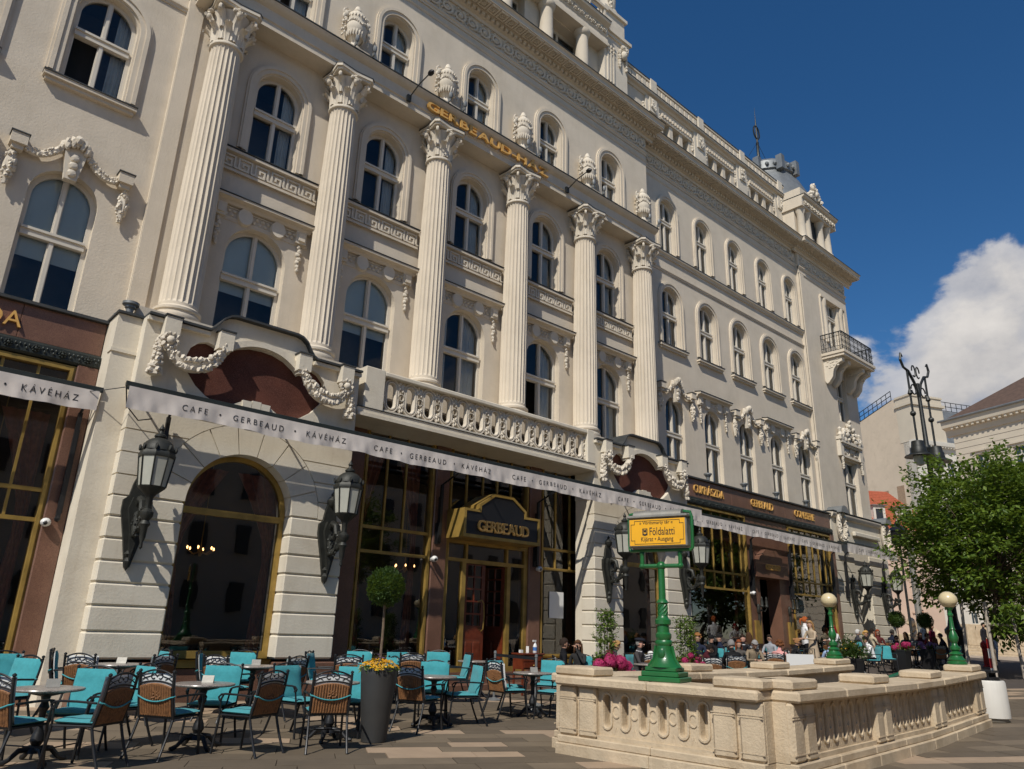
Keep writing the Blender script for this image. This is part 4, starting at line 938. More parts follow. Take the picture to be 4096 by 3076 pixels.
# gilt names on the fascia and on the entablature
for s, a, b, i in (('CUKRÁSZDA', 22.15, 24.05, 0), ('GERBEAUD', 25.95, 27.6, 1), ('CONFISERIE', 29.35, 31.05, 2)):
    sg = wthing('sign_letters', ['gilt word beginning with C nearest the white block on the brown fascia', 'gilt eight letter name in the middle of the brown fascia', 'gilt word ending in IE at the corner end of the brown fascia'][i], 'sign', ((a+b)/2, 14.9, 6.3), 'gilt letter signs'); letters(sg, s, a, b, 6.32, 6.62, 14.925, gap=.06, ext=.02)
sg = wthing('sign_letters', 'gilt letters D and A on the brown granite fascia of the left wing', 'sign', (1.4, 14.9, 6.3), 'gilt letter signs'); letters(sg, 'CUKRÁSZDA', -.75, 1.62, 6.33, 6.63, 14.92, gap=.06)
sg = wthing('sign_letters', 'large gilt house name spread along the entablature above the column capitals', 'sign', (12, 14.7, 15.4), 'gilt letter signs'); letters(sg, 'GERBEAUD-HÁZ', 9.6, 14.42, 15.40, 15.68, 14.67, gap=.07, bold=.02, ext=.04)
# ------------------------------------------------------------------ end block at the corner
YE = 14.9
zc2 = [.9, 1.33, 1.76, 2.2, 2.63, 3.06, 3.5, 3.94, 4.38, 4.82, 5.26]
m = MB().plate(rect(32.62, 38.2, 0, 6.9), [archpoly(35.3, .5, 3.9, .62)], YE+.04, YE+.6, back=False); bp('wall', m, 'stone')
bp('interior_wall', MB().box(34.5, 36.1, YE+.62, YE+.66, .3, 4.6), 'interior'); bp('wall', MB().box(37.9, 38.2, YE+.6, 30, 0, 6.9), 'stone')
for i in range(len(zc2)-1):
    za, zb = zc2[i]+.012, zc2[i+1]-.012
    for a, b in ((32.62, 34.66), (35.94, 38.22)):
        if za > 3.9: a, b = (a, min(b, 34.5)) if a < 33 else (max(a, 36.1), b)
        blockp(MB().bbox(a, b, YE, YE+.3, za, zb, .02))
bp('plinth', MB().bbox(32.56, 38.28, YE-.06, YE+.2, -.1, .88, .02), 'stone')
strip([(YE+.3, 6.72), (YE-.04, 6.72), (YE-.12, 6.84), (YE-.12, 6.92), (YE+.3, 6.96)], 32.6, 38.3); bp('flashing', MB().box(32.58, 38.32, YE-.14, YW, 6.965, 7.0), 'flashing')
bp('moulding', MB().bbox(34.6, 37.3, YE-.14, YE+.02, 6.05, 6.25, .03), 'stone')
for x in (33.3, 38.0):
    wm = MB(); P = [(x, YE-.12, 6.25+0.0) for q in range(1)]
    o = bp('wreath', garland_mb([(x+.30*cos(a*pi/12), YE-.14, 6.35+.62*sin(a*pi/12)) for a in range(25)], .12, 120, seed=int(x)), 'ornament', smooth=50)
    rl_ = MB()
    v = []; n = 12
    for j, y in enumerate((YE-.35, YE+.4)):
        for i in range(n+1): a = pi*i/n; v.append((x+.36*cos(a), y, 6.93+.32*sin(a)))
    rl_.add(v, [(i, i+1, i+n+2, i+n+1) for i in range(n)]+[tuple(range(n+1)), tuple(range(2*n+1, n, -1))]); obj('roll', rl_, 'zinc', o)
# ------------------------------------------------------------------ awnings, rolled in, valances with the printed name
def awning(x0, x1, y, zb, runs, label, name='awning', arms=(), h=.37, seed=1):
    t = wthing(name, label, 'awning', ((x0+x1)/2, y, zb), 'cafe awnings')
    m = MB(); exx(m, [(y-.03, zb), (y+.05, zb), (y+.07, zb+.06), (y+.03, zb+.1), (y-.03, zb+.08)], x0-.05, x1+.05); m.box(x0+.05, x1-.05, y+.36, y+.42, zb+.05, zb+.13); obj('front_bar', m, 'green_band', t)
    n = int((x1-x0)/.45); b = MB()
    for k in range(n): b.box(x0+.2+.45*k, x0+.23+.45*k, y+.05, y+.38, zb+.03, zb+.06) if k % 6 == 0 else None
    obj('bracket', b, 'green_band', t)
    if x1-x0 > 15: obj('cable', MB().tube([(x0-.02, y+.1, zb+.02), (x0+.05, y+.12, zb-.32), (x0+.3, y+.2, zb-.52), (x0+.55, y+.3, zb-.42)], .012, 5).tube([(x0-.02, y+.1, zb), (-.25+x0, y+.5, zb-.02), (x0-.45, y+.65, zb-.06)], .008, 4), 'black', t)
    rnd = random.Random(seed); ph = [rnd.uniform(0, 6.28) for _ in range(6)]
    def wave(x, z):
        d = (zb-z)/h; return y-.035+d*(.018*sin(x*5.3+ph[0])+.010*sin(x*13+ph[1]+d*2)+.006*sin(x*29+ph[2]-d*3))
    def sag(x): return .018*sin(x*2.1+ph[3])+.008*sin(x*7.7+ph[4])
    v = []; f = []; nx = int((x1-x0)/.035); nz = 7
    for j in range(nz+1):
        for i in range(nx+1):
            x = x0+(x1-x0)*i/nx; z = zb-h*j/nz; v.append((x, wave(x, z), z-sag(x)*j/nz))
    for j in range(nz):
        for i in range(nx): q = j*(nx+1)+i; f.append((q, q+1, q+nx+2, q+nx+1))
    obj('valance', MB().add(v, f), 'canvas', t, smooth=85)
    for a, b in runs:
        tm = fit(textmb('CAFE  •  GERBEAUD  •  KÁVÉHÁZ', .2, .0, 1.55), a, b, zb-.245, zb-.10, 0)
        tm.v = [(p[0], wave(p[0], p[2])-.006, p[2]-sag(p[0])*(zb-p[2])/h) for p in tm.v]; obj('lettering', tm, 'print', t, smooth=0)
    obj('roller', MB().tube([(x0+.02, y+.40, zb+.18), (x1-.02, y+.40, zb+.18)], .07, 8), 'canvas', t) if False else None
    for (ax, yw, z0, z1) in arms:
        a = MB(); a.box(ax-.035, ax+.035, yw-.16, yw-.10, z0, z1); a.box(ax-.015, ax+.06, yw-.09, yw-.03, z0+.1, z1-.3); a.box(ax-.07, ax+.07, yw-.05, yw+.02, z0-.05, z0+.45); a.tube([(ax, yw-.13, z1), (ax, y+.05, zb-.02)], .025, 6); a.ball((ax, yw-.13, z0), (.05, .05, .06), 6, 4); obj('folding_arm', a, 'metal_black', t)
awning(3.22, 20.44, 13.56, 5.33, [(4.14, 7.49), (8.19, 11.5), (12.21, 15.57), (16.3, 19.66)], 'long rolled cream awning printed four times, stretched across both white blocks', arms=((11.0, YS-.1, 3.5, 4.9), (14.35, YS-.1, 3.2, 4.9), (4.05, YB, 4.3, 5.0), (19.75, YB, 4.3, 5.0)), seed=4)
awning(-2.5, 2.93, 14.25, 5.30, [(-2.4, .6), (-.55, 2.62)][1:], 'short rolled cream awning over the left wing shop window', arms=((2.82, YS-.05, 3.1, 5.0),), seed=8)
awning(20.75, 31.8, 14.25, 5.36, [(20.83, 23.97), (24.67, 27.74), (28.35, 31.51)], 'rolled cream awning below the brown fascia with the gilt words', arms=((25.55, YS-.05, 3.0, 5.0), (28.45, YS-.05, 3.0, 5.0), (32.0, YS-.1, 3.0, 5.0)), seed=12)
awning(32.4, 37.6, 14.25, 5.48, [(33.5, 36.8)], 'cream awning over the white corner block beside the tree', arms=((33.3, YE, 3.3, 5.1), (37.3, YE, 3.3, 5.1)), seed=15)
# ------------------------------------------------------------------ big bronze wall lanterns
def lantern(x, yw, label, z=3.0):
    t = wthing('wall_lantern', label, 'lamp', (x, yw, z-.6), 'bronze wall lanterns')
    m = MB().plate([(x-.03, z-.68), (x+.05, z-.68), (x+.16, z-.2), (x+.24, z+.25), (x+.24, z+.45), (x+.14, z+.52), (x+.10, z+.75), (x+.03, z+.92), (x-.06, z+.92), (x-.12, z+.75), (x-.16, z+.52), (x-.24, z+.45), (x-.24, z+.25), (x-.13, z-.2)], [], yw-.07, yw)
    m.plate([(x-.0, z-.6), (x+.08, z-.1), (x+.15, z+.3), (x+.1, z+.5), (x-.1, z+.5), (x-.15, z+.3), (x-.06, z-.1)], [], yw-.15, yw-.07)
    m.lathe([(.0, -.74), (.05, -.66), (.07, -.58), (.04, -.52), (.08, -.46), (.03, -.4)], 8, (x, yw-.07, z)); m.lathe([(.03, .8), (.09, .86), (.11, .95), (.07, 1.0), (.03, 1.04), (.04, 1.08), (.0, 1.14)], 10, (x, yw-.06, z))
    obj('backplate', m, 'bronze_dark', t)
    YL = yw-.66; a = MB()
    a.tube([(x, yw-.08, z+.35), (x, yw-.20, z+.46), (x, yw-.32, z+.40), (x, yw-.36, z+.25), (x, yw-.28, z+.15), (x, yw-.2, z+.2)], [.07, .075, .06, .055, .045, .03], 8)
    a.tube([(x, yw-.10, z-.15), (x, yw-.25, z-.12), (x, yw-.42, z-.06), (x, YL, z+.05), (x, YL, z+.25)], [.05, .06, .055, .06, .05], 8)
    a.tube([(x, yw-.3, z+.25), (x, yw-.5, z+.18), (x, YL, z+.2)], .03, 6)
    a.lathe([(.0, -.42), (.03, -.38), (.025, -.3), (.05, -.22), (.06, -.05), (.09, 0), (.06, .06), (.11, .14), (.11, .2), (.05, .26), (.06, .44), (.1, .5)], 10, (x, YL, z)); obj('arm', a, 'bronze_dark', t)
    g = garland_mb([(x-.02, yw-.1-.45*q/10, z+.28-.42*sin(pi*q/10)**.8) for q in range(11)], .06, 50, seed=int(x*3)); obj('garland', g, 'bronze_dark', t, smooth=50)
    zb = z+.5; lm = MB(); n = 8
    prof = [(.10, 0), (.215, .10), (.225, .13)]
    lm.lathe(prof, n, (x, YL, zb), a0=pi/8, a1=2*pi+pi/8); lm.lathe([(.29, .62), (.30, .66), (.285, .70), (.27, .74)], n, (x, YL, zb), a0=pi/8, a1=2*pi+pi/8)
    for k in range(n):
        q = pi/8+2*pi*k/n; lm.tube([(x+.22*cos(q), YL+.22*sin(q), zb+.12), (x+.285*cos(q), YL+.285*sin(q), zb+.64)], .014, 4); lm.ball((x+.285*cos(q), YL+.285*sin(q), zb+.78), (.03, .03, .06), 5, 4)
    lm.lathe([(.27, .74), (.265, .78), (.22, .88), (.15, .94), (.08, .97), (.10, .99), (.10, 1.02), (.05, 1.05), (.03, 1.10), (.05, 1.13), (.015, 1.2), (0, 1.24)], 16, (x, YL, zb))
    obj('lantern_frame', lm, 'bronze_dark', t)
    gp = MB()
    for k in range(n):
        q0, q1 = pi/8+2*pi*k/n, pi/8+2*pi*(k+1)/n; r0, r1 = .212, .275
        pan = MB().add([(x+r0*cos(q0), YL+r0*sin(q0), zb+.13), (x+r0*cos(q1), YL+r0*sin(q1), zb+.13), (x+r1*cos(q1), YL+r1*sin(q1), zb+.63), (x+r1*cos(q0), YL+r1*sin(q0), zb+.63)], [(0, 1, 2, 3)])
        obj('pane', pan, 'lamp_glass', t, smooth=0)
for x, l in ((3.82, 'bronze wall lantern on the white block, on the side of the left wing'), (7.56, 'bronze wall lantern between the big arched window and the clipped ball tree'), (16.35, 'bronze wall lantern half behind the yellow station sign'), (20.0, 'bronze wall lantern just right of the yellow station sign')): lantern(x, YB, l)
for x, l in ((33.95, 'bronze wall lantern on the corner block under the wreath'), (37.2, 'bronze wall lantern at the building corner, tree leaves in front')): lantern(x, YE, l, 3.15)
# small security cameras and floodlights
for x, y, z, l in ((2.66, YS-.10, 3.02, 'white dome camera on the brass frame of the left wing'), (10.9, YS-.14, 3.08, 'white dome camera on the granite post left of the cafe door'), (14.45, YS-.14, 3.1, 'white dome camera on the granite post right of the cafe door'), (25.5, YS-.1, 3.05, 'white camera on the frame beside the right wing doorway')):
    t = wthing('security_camera', l, 'camera', (x, y, z)); obj('housing', MB().ball((x, y-.08, z), (.085, .085, .075), 12, 8).tube([(x, y+.08, z), (x, y-.08, z)], .05, 8), 'white_plastic', t); obj('lens', MB().ball((x-.01, y-.125, z-.01), .045, 10, 6), 'black', t)
def flood(x, y, z, label):
    t = wthing('floodlight', label, 'floodlight', (x, y, z), 'small floodlights'); obj('head', MB().lathe([(.06, .0), (.07, .12), (.10, .14), (.10, .18), (.15, .2), (.15, .25), (.10, .27)], 14, (x, y, z)), 'zinc', t); obj('bracket', MB().tube([(x-.22, y+.1, z-.02), (x-.1, y, z+.0), (x, y, z+.04)], .03, 6), 'zinc', t)
flood(3.18, 14.45, 6.93, 'ribbed grey floodlight on the ledge at the foot of the first column')
for x, l in ((23.2, 'grey floodlight on the ledge above the gilt word beginning with C'), (25.66, 'grey floodlight on the ledge left of the middle gilt name'), (28.1, 'grey floodlight on the ledge right of the middle gilt name'), (30.6, 'grey floodlight on the ledge above the gilt word ending in IE')): flood(x, 15.0, 6.9, l)
for x in cols[1:]:
    for dx in (-.12, .42):
        t = wthing('spotlight', 'small silver spotlight clamped beside a stone urn', 'spotlight', (x+dx, 14.5, 15.9), 'urn spotlights'); obj('head', MB().lathe([(.03, 0), (.055, .04), (.055, .16), (.03, .2)], 8, (x+dx, 14.45, 15.98)), 'zinc', t); obj('clip', MB().box(x+dx-.015, x+dx+.015, 14.44, 14.56, 15.88, 16.0), 'zinc', t)
for x in (9.0, 15.35):
    t = wthing('sign_lamp', 'black arm lamp reaching out at the %s end of the gilt house name' % ('G' if x < 12 else 'Z'), 'lamp', (x, 14.6, 15.5), 'sign lamps'); obj('arm', MB().tube([(x, 14.7, 15.4), (x+.02, 14.25, 15.62), (x+.05, 13.85, 15.72)], .018, 5).box(x-.06, x+.06, 14.66, 14.73, 15.3, 15.5), 'iron', t); obj('head', MB().ball((x+.06, 13.78, 15.73), (.08, .12, .08), 8, 5), 'black', t)
# ------------------------------------------------------------------ ground and paving
def pixel(X, Y, Z):
    c = RC @ Vector((X, -(Z-CAMH), Y)); return (CX+FPX*c[0]/c[2], CY+FPX*c[1]/c[2], c[2])
gx = [-60, -20, 0, 13, 20, 30, 45, 70, 120, 300, 900]; gy = [-120, -40, -10, 0, 5, 10.3, 12, 14.3, 16, 40, 120, 900]
v = [(x, y, zg(x, y)-.045) for y in gy for x in gx]; k = len(gx)
f = [(j*k+i, j*k+i+1, (j+1)*k+i+1, (j+1)*k+i) for j in range(len(gy)-1) for i in range(k-1)]
tag(obj('ground', MB().add(v, f), 'ground_pale', smooth=0), 'pale brown paved square stretching away beyond the laid slabs', None, kind='structure')
v = [(x, y, zg(x, y)-.03) for y in [-10, 0, 5, 10.3, 12, 14.3] for x in [-4, 0, 13, 20, 30, 45]]
PAV = obj('pavement', MB().add(v, [(j*6+i, j*6+i+1, (j+1)*6+i+1, (j+1)*6+i) for j in range(5) for i in range(5)]), 'bed', smooth=0)
tag(PAV, 'brown and buff stone paving laid in long staggered slabs', None, kind='structure')
U = Vector((.885, -.466, 0)).normalized(); Vv = Vector((-U.y, U.x, 0)); SL = []
prnd = random.Random(11); RW_ = .42
def lightness(x, y):
    return .5*sin(x*.9+1.3)*sin(y*.8+.4)+.35*sin(x*.37-y*.52+.8)+.25*sin(2.1*x+1.7*y)
for j in range(-70, 45):
    off = prnd.uniform(0, 1); u = -32+off
    while u < 52:
        ln = prnd.choice((.62, .78, .95, 1.1)); c = U*(u+ln/2)+Vv*(j*RW_); X, Y = c.x, c.y
        if -3.5 < X < 44.5 and -9.5 < Y < 14.2: SL.append((X, Y, ln, u, j))
        u += ln
def slab_geo(m, X, Y, ln, mi, dz):
    g = .005; a, b = ln/2-g, RW_/2-g; P = []
    for s_, t_ in ((-1, -1), (1, -1), (1, 1), (-1, 1)):
        q = Vector((X, Y, 0))+U*a*s_+Vv*b*t_; P.append(q)
    v = [(q.x, q.y, zg(q.x, q.y)-.04) for q in P]+[(q.x, q.y, zg(q.x, q.y)+dz) for q in P]
    m.add(v, [(4, 5, 6, 7), (0, 1, 5, 4), (1, 2, 6, 5), (2, 3, 7, 6), (3, 0, 4, 7)], mi)
ranked = []
for (X, Y, ln, u, j) in SL:
    p = pixel(X, Y, zg(X, Y)); vis = p[2] > .5 and -150 < p[0] < 4250 and 2400 < p[1] < 3200
    t = lightness(X, Y)+prnd.uniform(-.75, .75)
    mi = 1 if t > .42 else (0 if t < -.05 else 2)
    ranked.append((0 if vis else 1, p[2] if vis else 99, X, Y, ln, mi))
ranked.sort()
rest = MB(); MN = ['slab_dark', 'slab_light', 'slab_mid']
for i, (a, d, X, Y, ln, mi) in enumerate(ranked):
    dz = prnd.uniform(-.003, .003)
    if i < 298 and a == 0: m = MB(); slab_geo(m, X, Y, ln, 0, dz); obj('paving_slab', m, MN[mi], PAV, smooth=0)
    else: slab_geo(rest, X, Y, ln, mi, dz)
o = obj('paving_field', rest, MN, PAV, smooth=0); o['kind'] = 'stuff'
# ------------------------------------------------------------------ stone balustrade round the station stairs
BR = RAD(4.3)
BAL = thing('stone_balustrade', 'travertine balustrade with carved slots and rings around the station stairs', 'balustrade', (8.16, 4.62, 0), BR)
def bl(name, mb, mats='travertine', **k): return obj(name, mb, mats, BAL, **k)
def run(x0, y0, ang, length, npan, peds, z0=lambda s: 0., outward=-1):
    """one side: plinth, carved panels between twin pilasters, coping stones. Local s along the side, t across, outward = -t"""
    R_ = Matrix.Translation((x0, y0, 0)) @ Matrix.Rotation(ang, 4, 'Z')
    def put(name, mb, sm=35, mats='travertine'):
        mb.v = [tuple(R_ @ Vector((p[0], p[1], p[2]+z0(p[0])))) for p in mb.v]; return bl(name, mb, mats, smooth=sm)
    n = max(1, round(length/1.25))
    for k in range(n): put('plinth_stone', MB().bbox(length*k/n, length*(k+1)/n-.004, -.31, .24, -.15, .13, .012)); put('plinth_stone', MB().bbox(length*k/n+.002, length*(k+1)/n-.004, -.27, .22, .13, .22, .012))
    pl = (length-.62*(npan+1))/npan
    for i in range(npan+1):
        a = i*(pl+.62)
        for q in (0, .33):
            m = MB().bbox(a+q+.005, a+q+.285, -.25, .2, .22, .83, .03)
            for z in (.66, .685, .30): m.box(a+q-.0, a+q+.29, -.256, -.24, z, z+.012)
            put('pilaster', m)
        put('pilaster_core', MB().box(a, a+.62, -.18, .19, .22, .83))
    for i in range(npan):
        a = .62+i*(pl+.62); ns = max(3, round(pl/.27)); d = pl/ns; slots = []; m = MB()
        for k in range(ns):
            c = a+d*(k+.5); slots.append([(c-.052, .42)]+arc(c, .42, .052, pi, 2*pi, 6)[1:]+arc(c, .70, .052, 0, pi, 6))
        m.plate(rect(a-.02, a+pl+.02, .21, .84), slots, -.17, -.06, back=False); m.box(a-.02, a+pl+.02, -.055, .18, .22, .83)
        o = put('carved_panel', m)
        m = MB()
        for k in range(ns):
            c = a+d*(k+.5); P = [(c+.072*cos(q), -.175, .42+.072*sin(q)) for q in [pi+pi*e/6 for e in range(7)]]+[(c+.072*cos(q), -.175, .70+.072*sin(q)) for q in [pi*e/6 for e in range(7)]]
            put('slot_rim', MB().tube(P, .017, 5, closed=True, flat=(0, 1, 0)), 60)
            if k < ns-1:
                e = c+d/2; put('ring', MB().tube([(e+.055*cos(q*pi/7), -.172, .56+.07*sin(q*pi/7)) for q in range(14)], .014, 5, closed=True, flat=(0, 1, 0)), 60)
                for zz, sg in ((.33, 1), (.78, -1)):
                    put('chevron', MB().tube([(e-.03, -.168, zz-sg*.03), (e-.008, -.17, zz+sg*.035), (e, -.172, zz+sg*.05), (e+.008, -.17, zz+sg*.035), (e+.03, -.168, zz-sg*.03)], .006, 4), 60)
        put('panel_ledge', MB().box(a, a+pl, -.215, -.1, .22, .27))
    n = max(2, round(length/1.5))
    for k in range(n): put('coping_stone', MB().bbox(-.0 if k else -.02, 0, 0, 0, 0, 0) if False else MB().bbox(length*k/n+.002, length*(k+1)/n-.003, -.34, .27, .83, .95, .025))
    for s0, s1 in peds: put('coping_block', MB().bbox(s0, s1, -.27, .2, .951, 1.065, .025))
zf = lambda s: .0
run(.0, 2.88, -pi/2, 2.88, 1, [(-.05, .60), (2.30, 2.91)], outward=1)      # closed short side, faces -X
def rise(s): return .0235*max(0, 8.07+s-13)
run(0, .02, 0, 8.35, 3, [(.0, .72), (2.55, 3.2), (5.1, 5.75), (7.65, 8.35)], rise)
run(8.35, 2.32, pi-RAD(4.1), 8.37, 3, [(0, .72), (2.55, 3.2), (5.1, 5.75)], lambda s: rise(8.35-s))
st = MB()
for k in range(10): st.box(.6+.28*(10-k)+4.5, .6+.28*(11-k)+4.5, .3, 2.0, -2.5, .0-.17*k)
st.box(.3, 4.8, .3, 2.0, -2.5, -1.9); bl('stair', st, 'slab_mid', smooth=0); bl('stair_rail', MB().tube([(8.6, 1.2, .92), (7.2, 1.2, .80), (4.5, 1.2, -.8)], .04, 8), 'green_paint')
# ------------------------------------------------------------------ green station sign on the balustrade
SX, SY = 8.08, 6.0; SZ = .95
S = thing('station_sign', 'green cast iron post with a yellow lettered box sign, standing on the balustrade', 'sign', (SX, SY, SZ), RAD(-74))
# local x along the box face (to the right as seen from the square), local -y is the face
m = MB().bbox(-.27, .27, -.22, .22, 0, .06, .01); m.bbox(-.24, .24, -.19, .19, .06, .12, .01); m.bbox(-.20, .20, -.16, .16, .12, .17, .01)
m.lathe([(.22, .17), (.17, .21), (.125, .28), (.10, .36), (.095, .42), (.11, .44), (.11, .47), (.095, .49)], 20, ry=.85); obj('foot', m, 'green_paint', S)
for s_ in (-1, 1): obj('foot_rib', MB().tube([(s_*.21, 0, .17), (s_*.14, 0, .26), (s_*.105, 0, .42)], .02, 6), 'green_paint', S)
obj('shield', MB().ball((0, -.10, .33), (.05, .02, .07), 10, 6), 'green_paint', S)
pf = [(.085, .49), (.10, .52), (.10, .56), (.078, .58), (.076, .66), (.10, .68), (.10, .73), (.075, .75), (.062, .78), (.058, .92), (.078, .94), (.062, .97), (.046, .985), (.042, 1.36)]
m = MB().lathe(pf, 20)
for k in range(8):
    a = 2*pi*k/8; m.tube([(.062*cos(a+t*.35), .062*sin(a+t*.35), .79+.125*t/5) for t in range(6)], .008, 4)
obj('pole', m, 'green_paint', S)
m = MB().ball((0, 0, 1.40), .06, 14, 9).tube([(-.26, 0, 1.40), (.26, 0, 1.40)], .028, 8)
for s_ in (-1, 1): m.ball((s_*.26, 0, 1.40), .042, 10, 7); m.tube([(s_*.26, 0, 1.40), (s_*.26, 0, 1.56)], .027, 8); m.ball((s_*.26, 0, 1.56), .035, 8, 6)
obj('crossbar', m, 'green_paint', S)
BXW = .40
m = MB().tube([(-BXW-.02, 0, 1.60), (BXW+.02, 0, 1.60)], .022, 8)
for s_ in (-1, 1): m.tube([(s_*(BXW+.0), 0, 1.60), (s_*(BXW+.03), 0, 1.62), (s_*(BXW+.035), 0, 1.70), (s_*(BXW+.035), 0, 2.02), (s_*(BXW+.02), 0, 2.08), (s_*.30, 0, 2.10)], .022, 8)
obj('bracket', m, 'green_paint', S)
obj('case', MB().bbox(-BXW, BXW, -.11, .11, 1.635, 2.01, .012), 'grey_metal', S)
m = MB(); m.bbox(-BXW-.02, BXW+.02, -.135, .135, 2.012, 2.05, .01); v = []; n = 10
for x in (-.33, .33):
    for i in range(n+1): a = pi*i/n; v.append((x, -.12*cos(a), 2.05+.075*sin(a)))
m.add(v, [(i, i+1, i+n+2, i+n+1) for i in range(n)]+[tuple(range(n+1)), tuple(range(2*n+1, n, -1))]); obj('roof', m, 'grey_metal', S)
obj('face', MB().box(-BXW+.02, BXW-.02, -.116, -.108, 1.655, 1.995), 'yellow', S)
L_ = MB()
for s_ in (-1, 1):
    for q in (-1, 1):
        x, z = s_*.355, 1.825+q*.148
        L_.box(min(x, x-s_*.12), max(x, x-s_*.12), -.119, -.115, z-.003, z+.003) if False else None
def ln(m, a, b, w_=.0028):
    m.box(min(a[0], b[0])-w_, max(a[0], b[0])+w_, -.119, -.115, min(a[1], b[1])-w_, max(a[1], b[1])+w_)
X0, X1, Z0, Z1 = -.36, .36, 1.675, 1.975; cx_, cz_ = .05, .045
pts = [(X0+cx_, Z0), (X1-cx_, Z0), (X1-cx_, Z0+cz_), (X1, Z0+cz_), (X1, Z1-cz_), (X1-cx_, Z1-cz_), (X1-cx_, Z1), (X0+cx_, Z1), (X0+cx_, Z1-cz_), (X0, Z1-cz_), (X0, Z0+cz_), (X0+cx_, Z0+cz_)]
for a, b in zip(pts, pts[1:]+pts[:1]): ln(L_, a, b)
obj('border', L_, 'print', S, smooth=0)
def stext(s, x0, x1, z0, z1): 
    t = fit(textmb(s, .1, .001), x0, x1, z0, z1, -.1185); obj('lettering', t, 'print', S, smooth=0)
stext('» Vörösmarty tér «', -.24, .22, 1.915, 1.97); stext('Földalatti', -.10, .24, 1.785, 1.885); stext('Kijárat • Ausgang', -.22, .22, 1.69, 1.765)
obj('emblem', MB().plate([(-.20, 1.79), (-.165, 1.78), (-.13, 1.79), (-.13, 1.875), (-.20, 1.875)], [[(-.19, 1.815), (-.165, 1.80), (-.14, 1.815), (-.14, 1.868), (-.19, 1.868)]], -.1195, -.115), 'print', S, smooth=0)
t = fit(textmb('M', .1, .001, bold=.004), -.185, -.145, 1.822, 1.862, -.1185); obj('emblem_letter', t, 'print', S, smooth=0)
# ------------------------------------------------------------------ globe lamps
def globe_lamp(x, y, z, label):
    t = thing('globe_lamp', label, 'lamp', (x, y, z), 0, 'green globe lamps on the balustrade')
    obj('foot', MB().lathe([(.17, 0), (.17, .035), (.15, .05), (.16, .08), (.13, .10), (.10, .15), (.12, .18), (.085, .21), (.06, .23)], 16), 'green_paint', t)
    obj('post', MB().lathe([(.06, .23), (.09, .26), (.09, .30), (.055, .33), (.045, .37), (.075, .42), (.085, .48), (.06, .55), (.04, .60), (.055, .62), (.038, .65), (.032, .85), (.05, .87), (.05, .90), (.032, .92), (.035, .96), (.07, 1.0), (.075, 1.02)], 14), 'green_paint', t)
    obj('globe', MB().ball((0, 0, 1.16), (.165, .165, .155), 24, 16), 'globe', t, smooth=80)
g = gpos(3290, 2642, 1.065); globe_lamp(16.02, 7.56, rise(8.0)+1.066, 'green post with a cream globe at the far end of the back balustrade')
globe_lamp(16.15, 5.28, rise(8.0)+1.066, 'green post with a cream globe on the coping beside the white bin')
# litter bin
bx, by = gpos(3975, 2885)[:2]; bz = zg(bx, by)
t = wthing('litter_bin', 'white concrete litter bin with a black lid, past the end of the balustrade', 'bin', (bx, by, bz))
obj('drum', MB().lathe([(.27, .06), (.30, .07), (.305, .2), (.30, .70), (.28, .74), (.24, .74), (.24, .60), (0, .60)], 28, (bx, by, bz)), 'bin_white', t); obj('foot', MB().lathe([(.25, 0), (.26, .02), (.26, .06)], 24, (bx, by, bz)), 'grey_metal', t)
m = MB().lathe([(.22, .70), (.22, .80)], 20, (bx, by, bz))
m.box(bx-.24, bx+.24, by-.16, by+.16, bz+.88, bz+.92)
for s_ in (-1, 1): m.box(bx+s_*.22-.02, bx+s_*.22+.02, by-.1, by+.1, bz+.70, bz+.88)
obj('lid', m, 'black', t)
# ------------------------------------------------------------------ cafe chairs and tables
def bez(P, n=8):
    out = []
    for i in range(n+1):
        t = i/n; Q = [Vector(p) for p in P]
        while len(Q) > 1: Q = [Q[k].lerp(Q[k+1], t) for k in range(len(Q)-1)]
        out.append(tuple(Q[0]))
    return out
CH = {}
def ylean(z): return -.235-.10*max(0, z-.42)/.5-.015*sin(max(0, z-.42)*6)
for s_ in (-1, 1):
    x = .235*s_
    P = bez([(x*1.05, -.40, 0), (x, -.30, .2), (x, -.235, .42)], 7); CH['rear%d' % s_] = MB().tube(P, .0155, 8).mesh('leg', 'metal_black')
    CH['front%d' % s_] = MB().tube(bez([(x*1.08, .27, 0), (x*1.03, .235, .3), (x*1.03, .22, .44)], 5), .0155, 8).mesh('leg', 'metal_black')
    m = MB().tube([(x*1.09, -.25, .655), (x*1.15, -.05, .665), (x*1.17, .14, .665), (x*1.17, .21, .655), (x*1.17, .245, .625), (x*1.17, .225, .59), (x*1.17, .195, .60)], .013, 6); m.tube([(x*1.03, .22, .44), (x*1.14, .21, .60), (x*1.17, .17, .66)], .013, 6)
    m.v = [(p[0]+(.010*(1 if p[0] > 0 else -1) if False else 0), p[1], p[2]) for p in m.v]; CH['arm%d' % s_] = m.mesh('armrest', 'metal_black')
bf = MB()
for s_ in (-1, 1):
    x = .235*s_; bf.tube([(x, ylean(z), z) for z in (.40, .5, .6, .7, .8, .9)], .016, 8); bf.lathe([(.012, 0), (.021, .008), (.012, .016), (.022, .028), (.02, .042), (.0, .055)], 8, (x, ylean(.9), .895))
bf.tube([(.235*t, ylean(.87+.07*(1-t*t)), .875+.065*(1-t*t)) for t in [q/8-1 for q in range(17)]], .011, 6)
bf.tube([(.235*t, ylean(.80), .785+.035*(1-t*t)) for t in [q/8-1 for q in range(17)]], .010, 6)
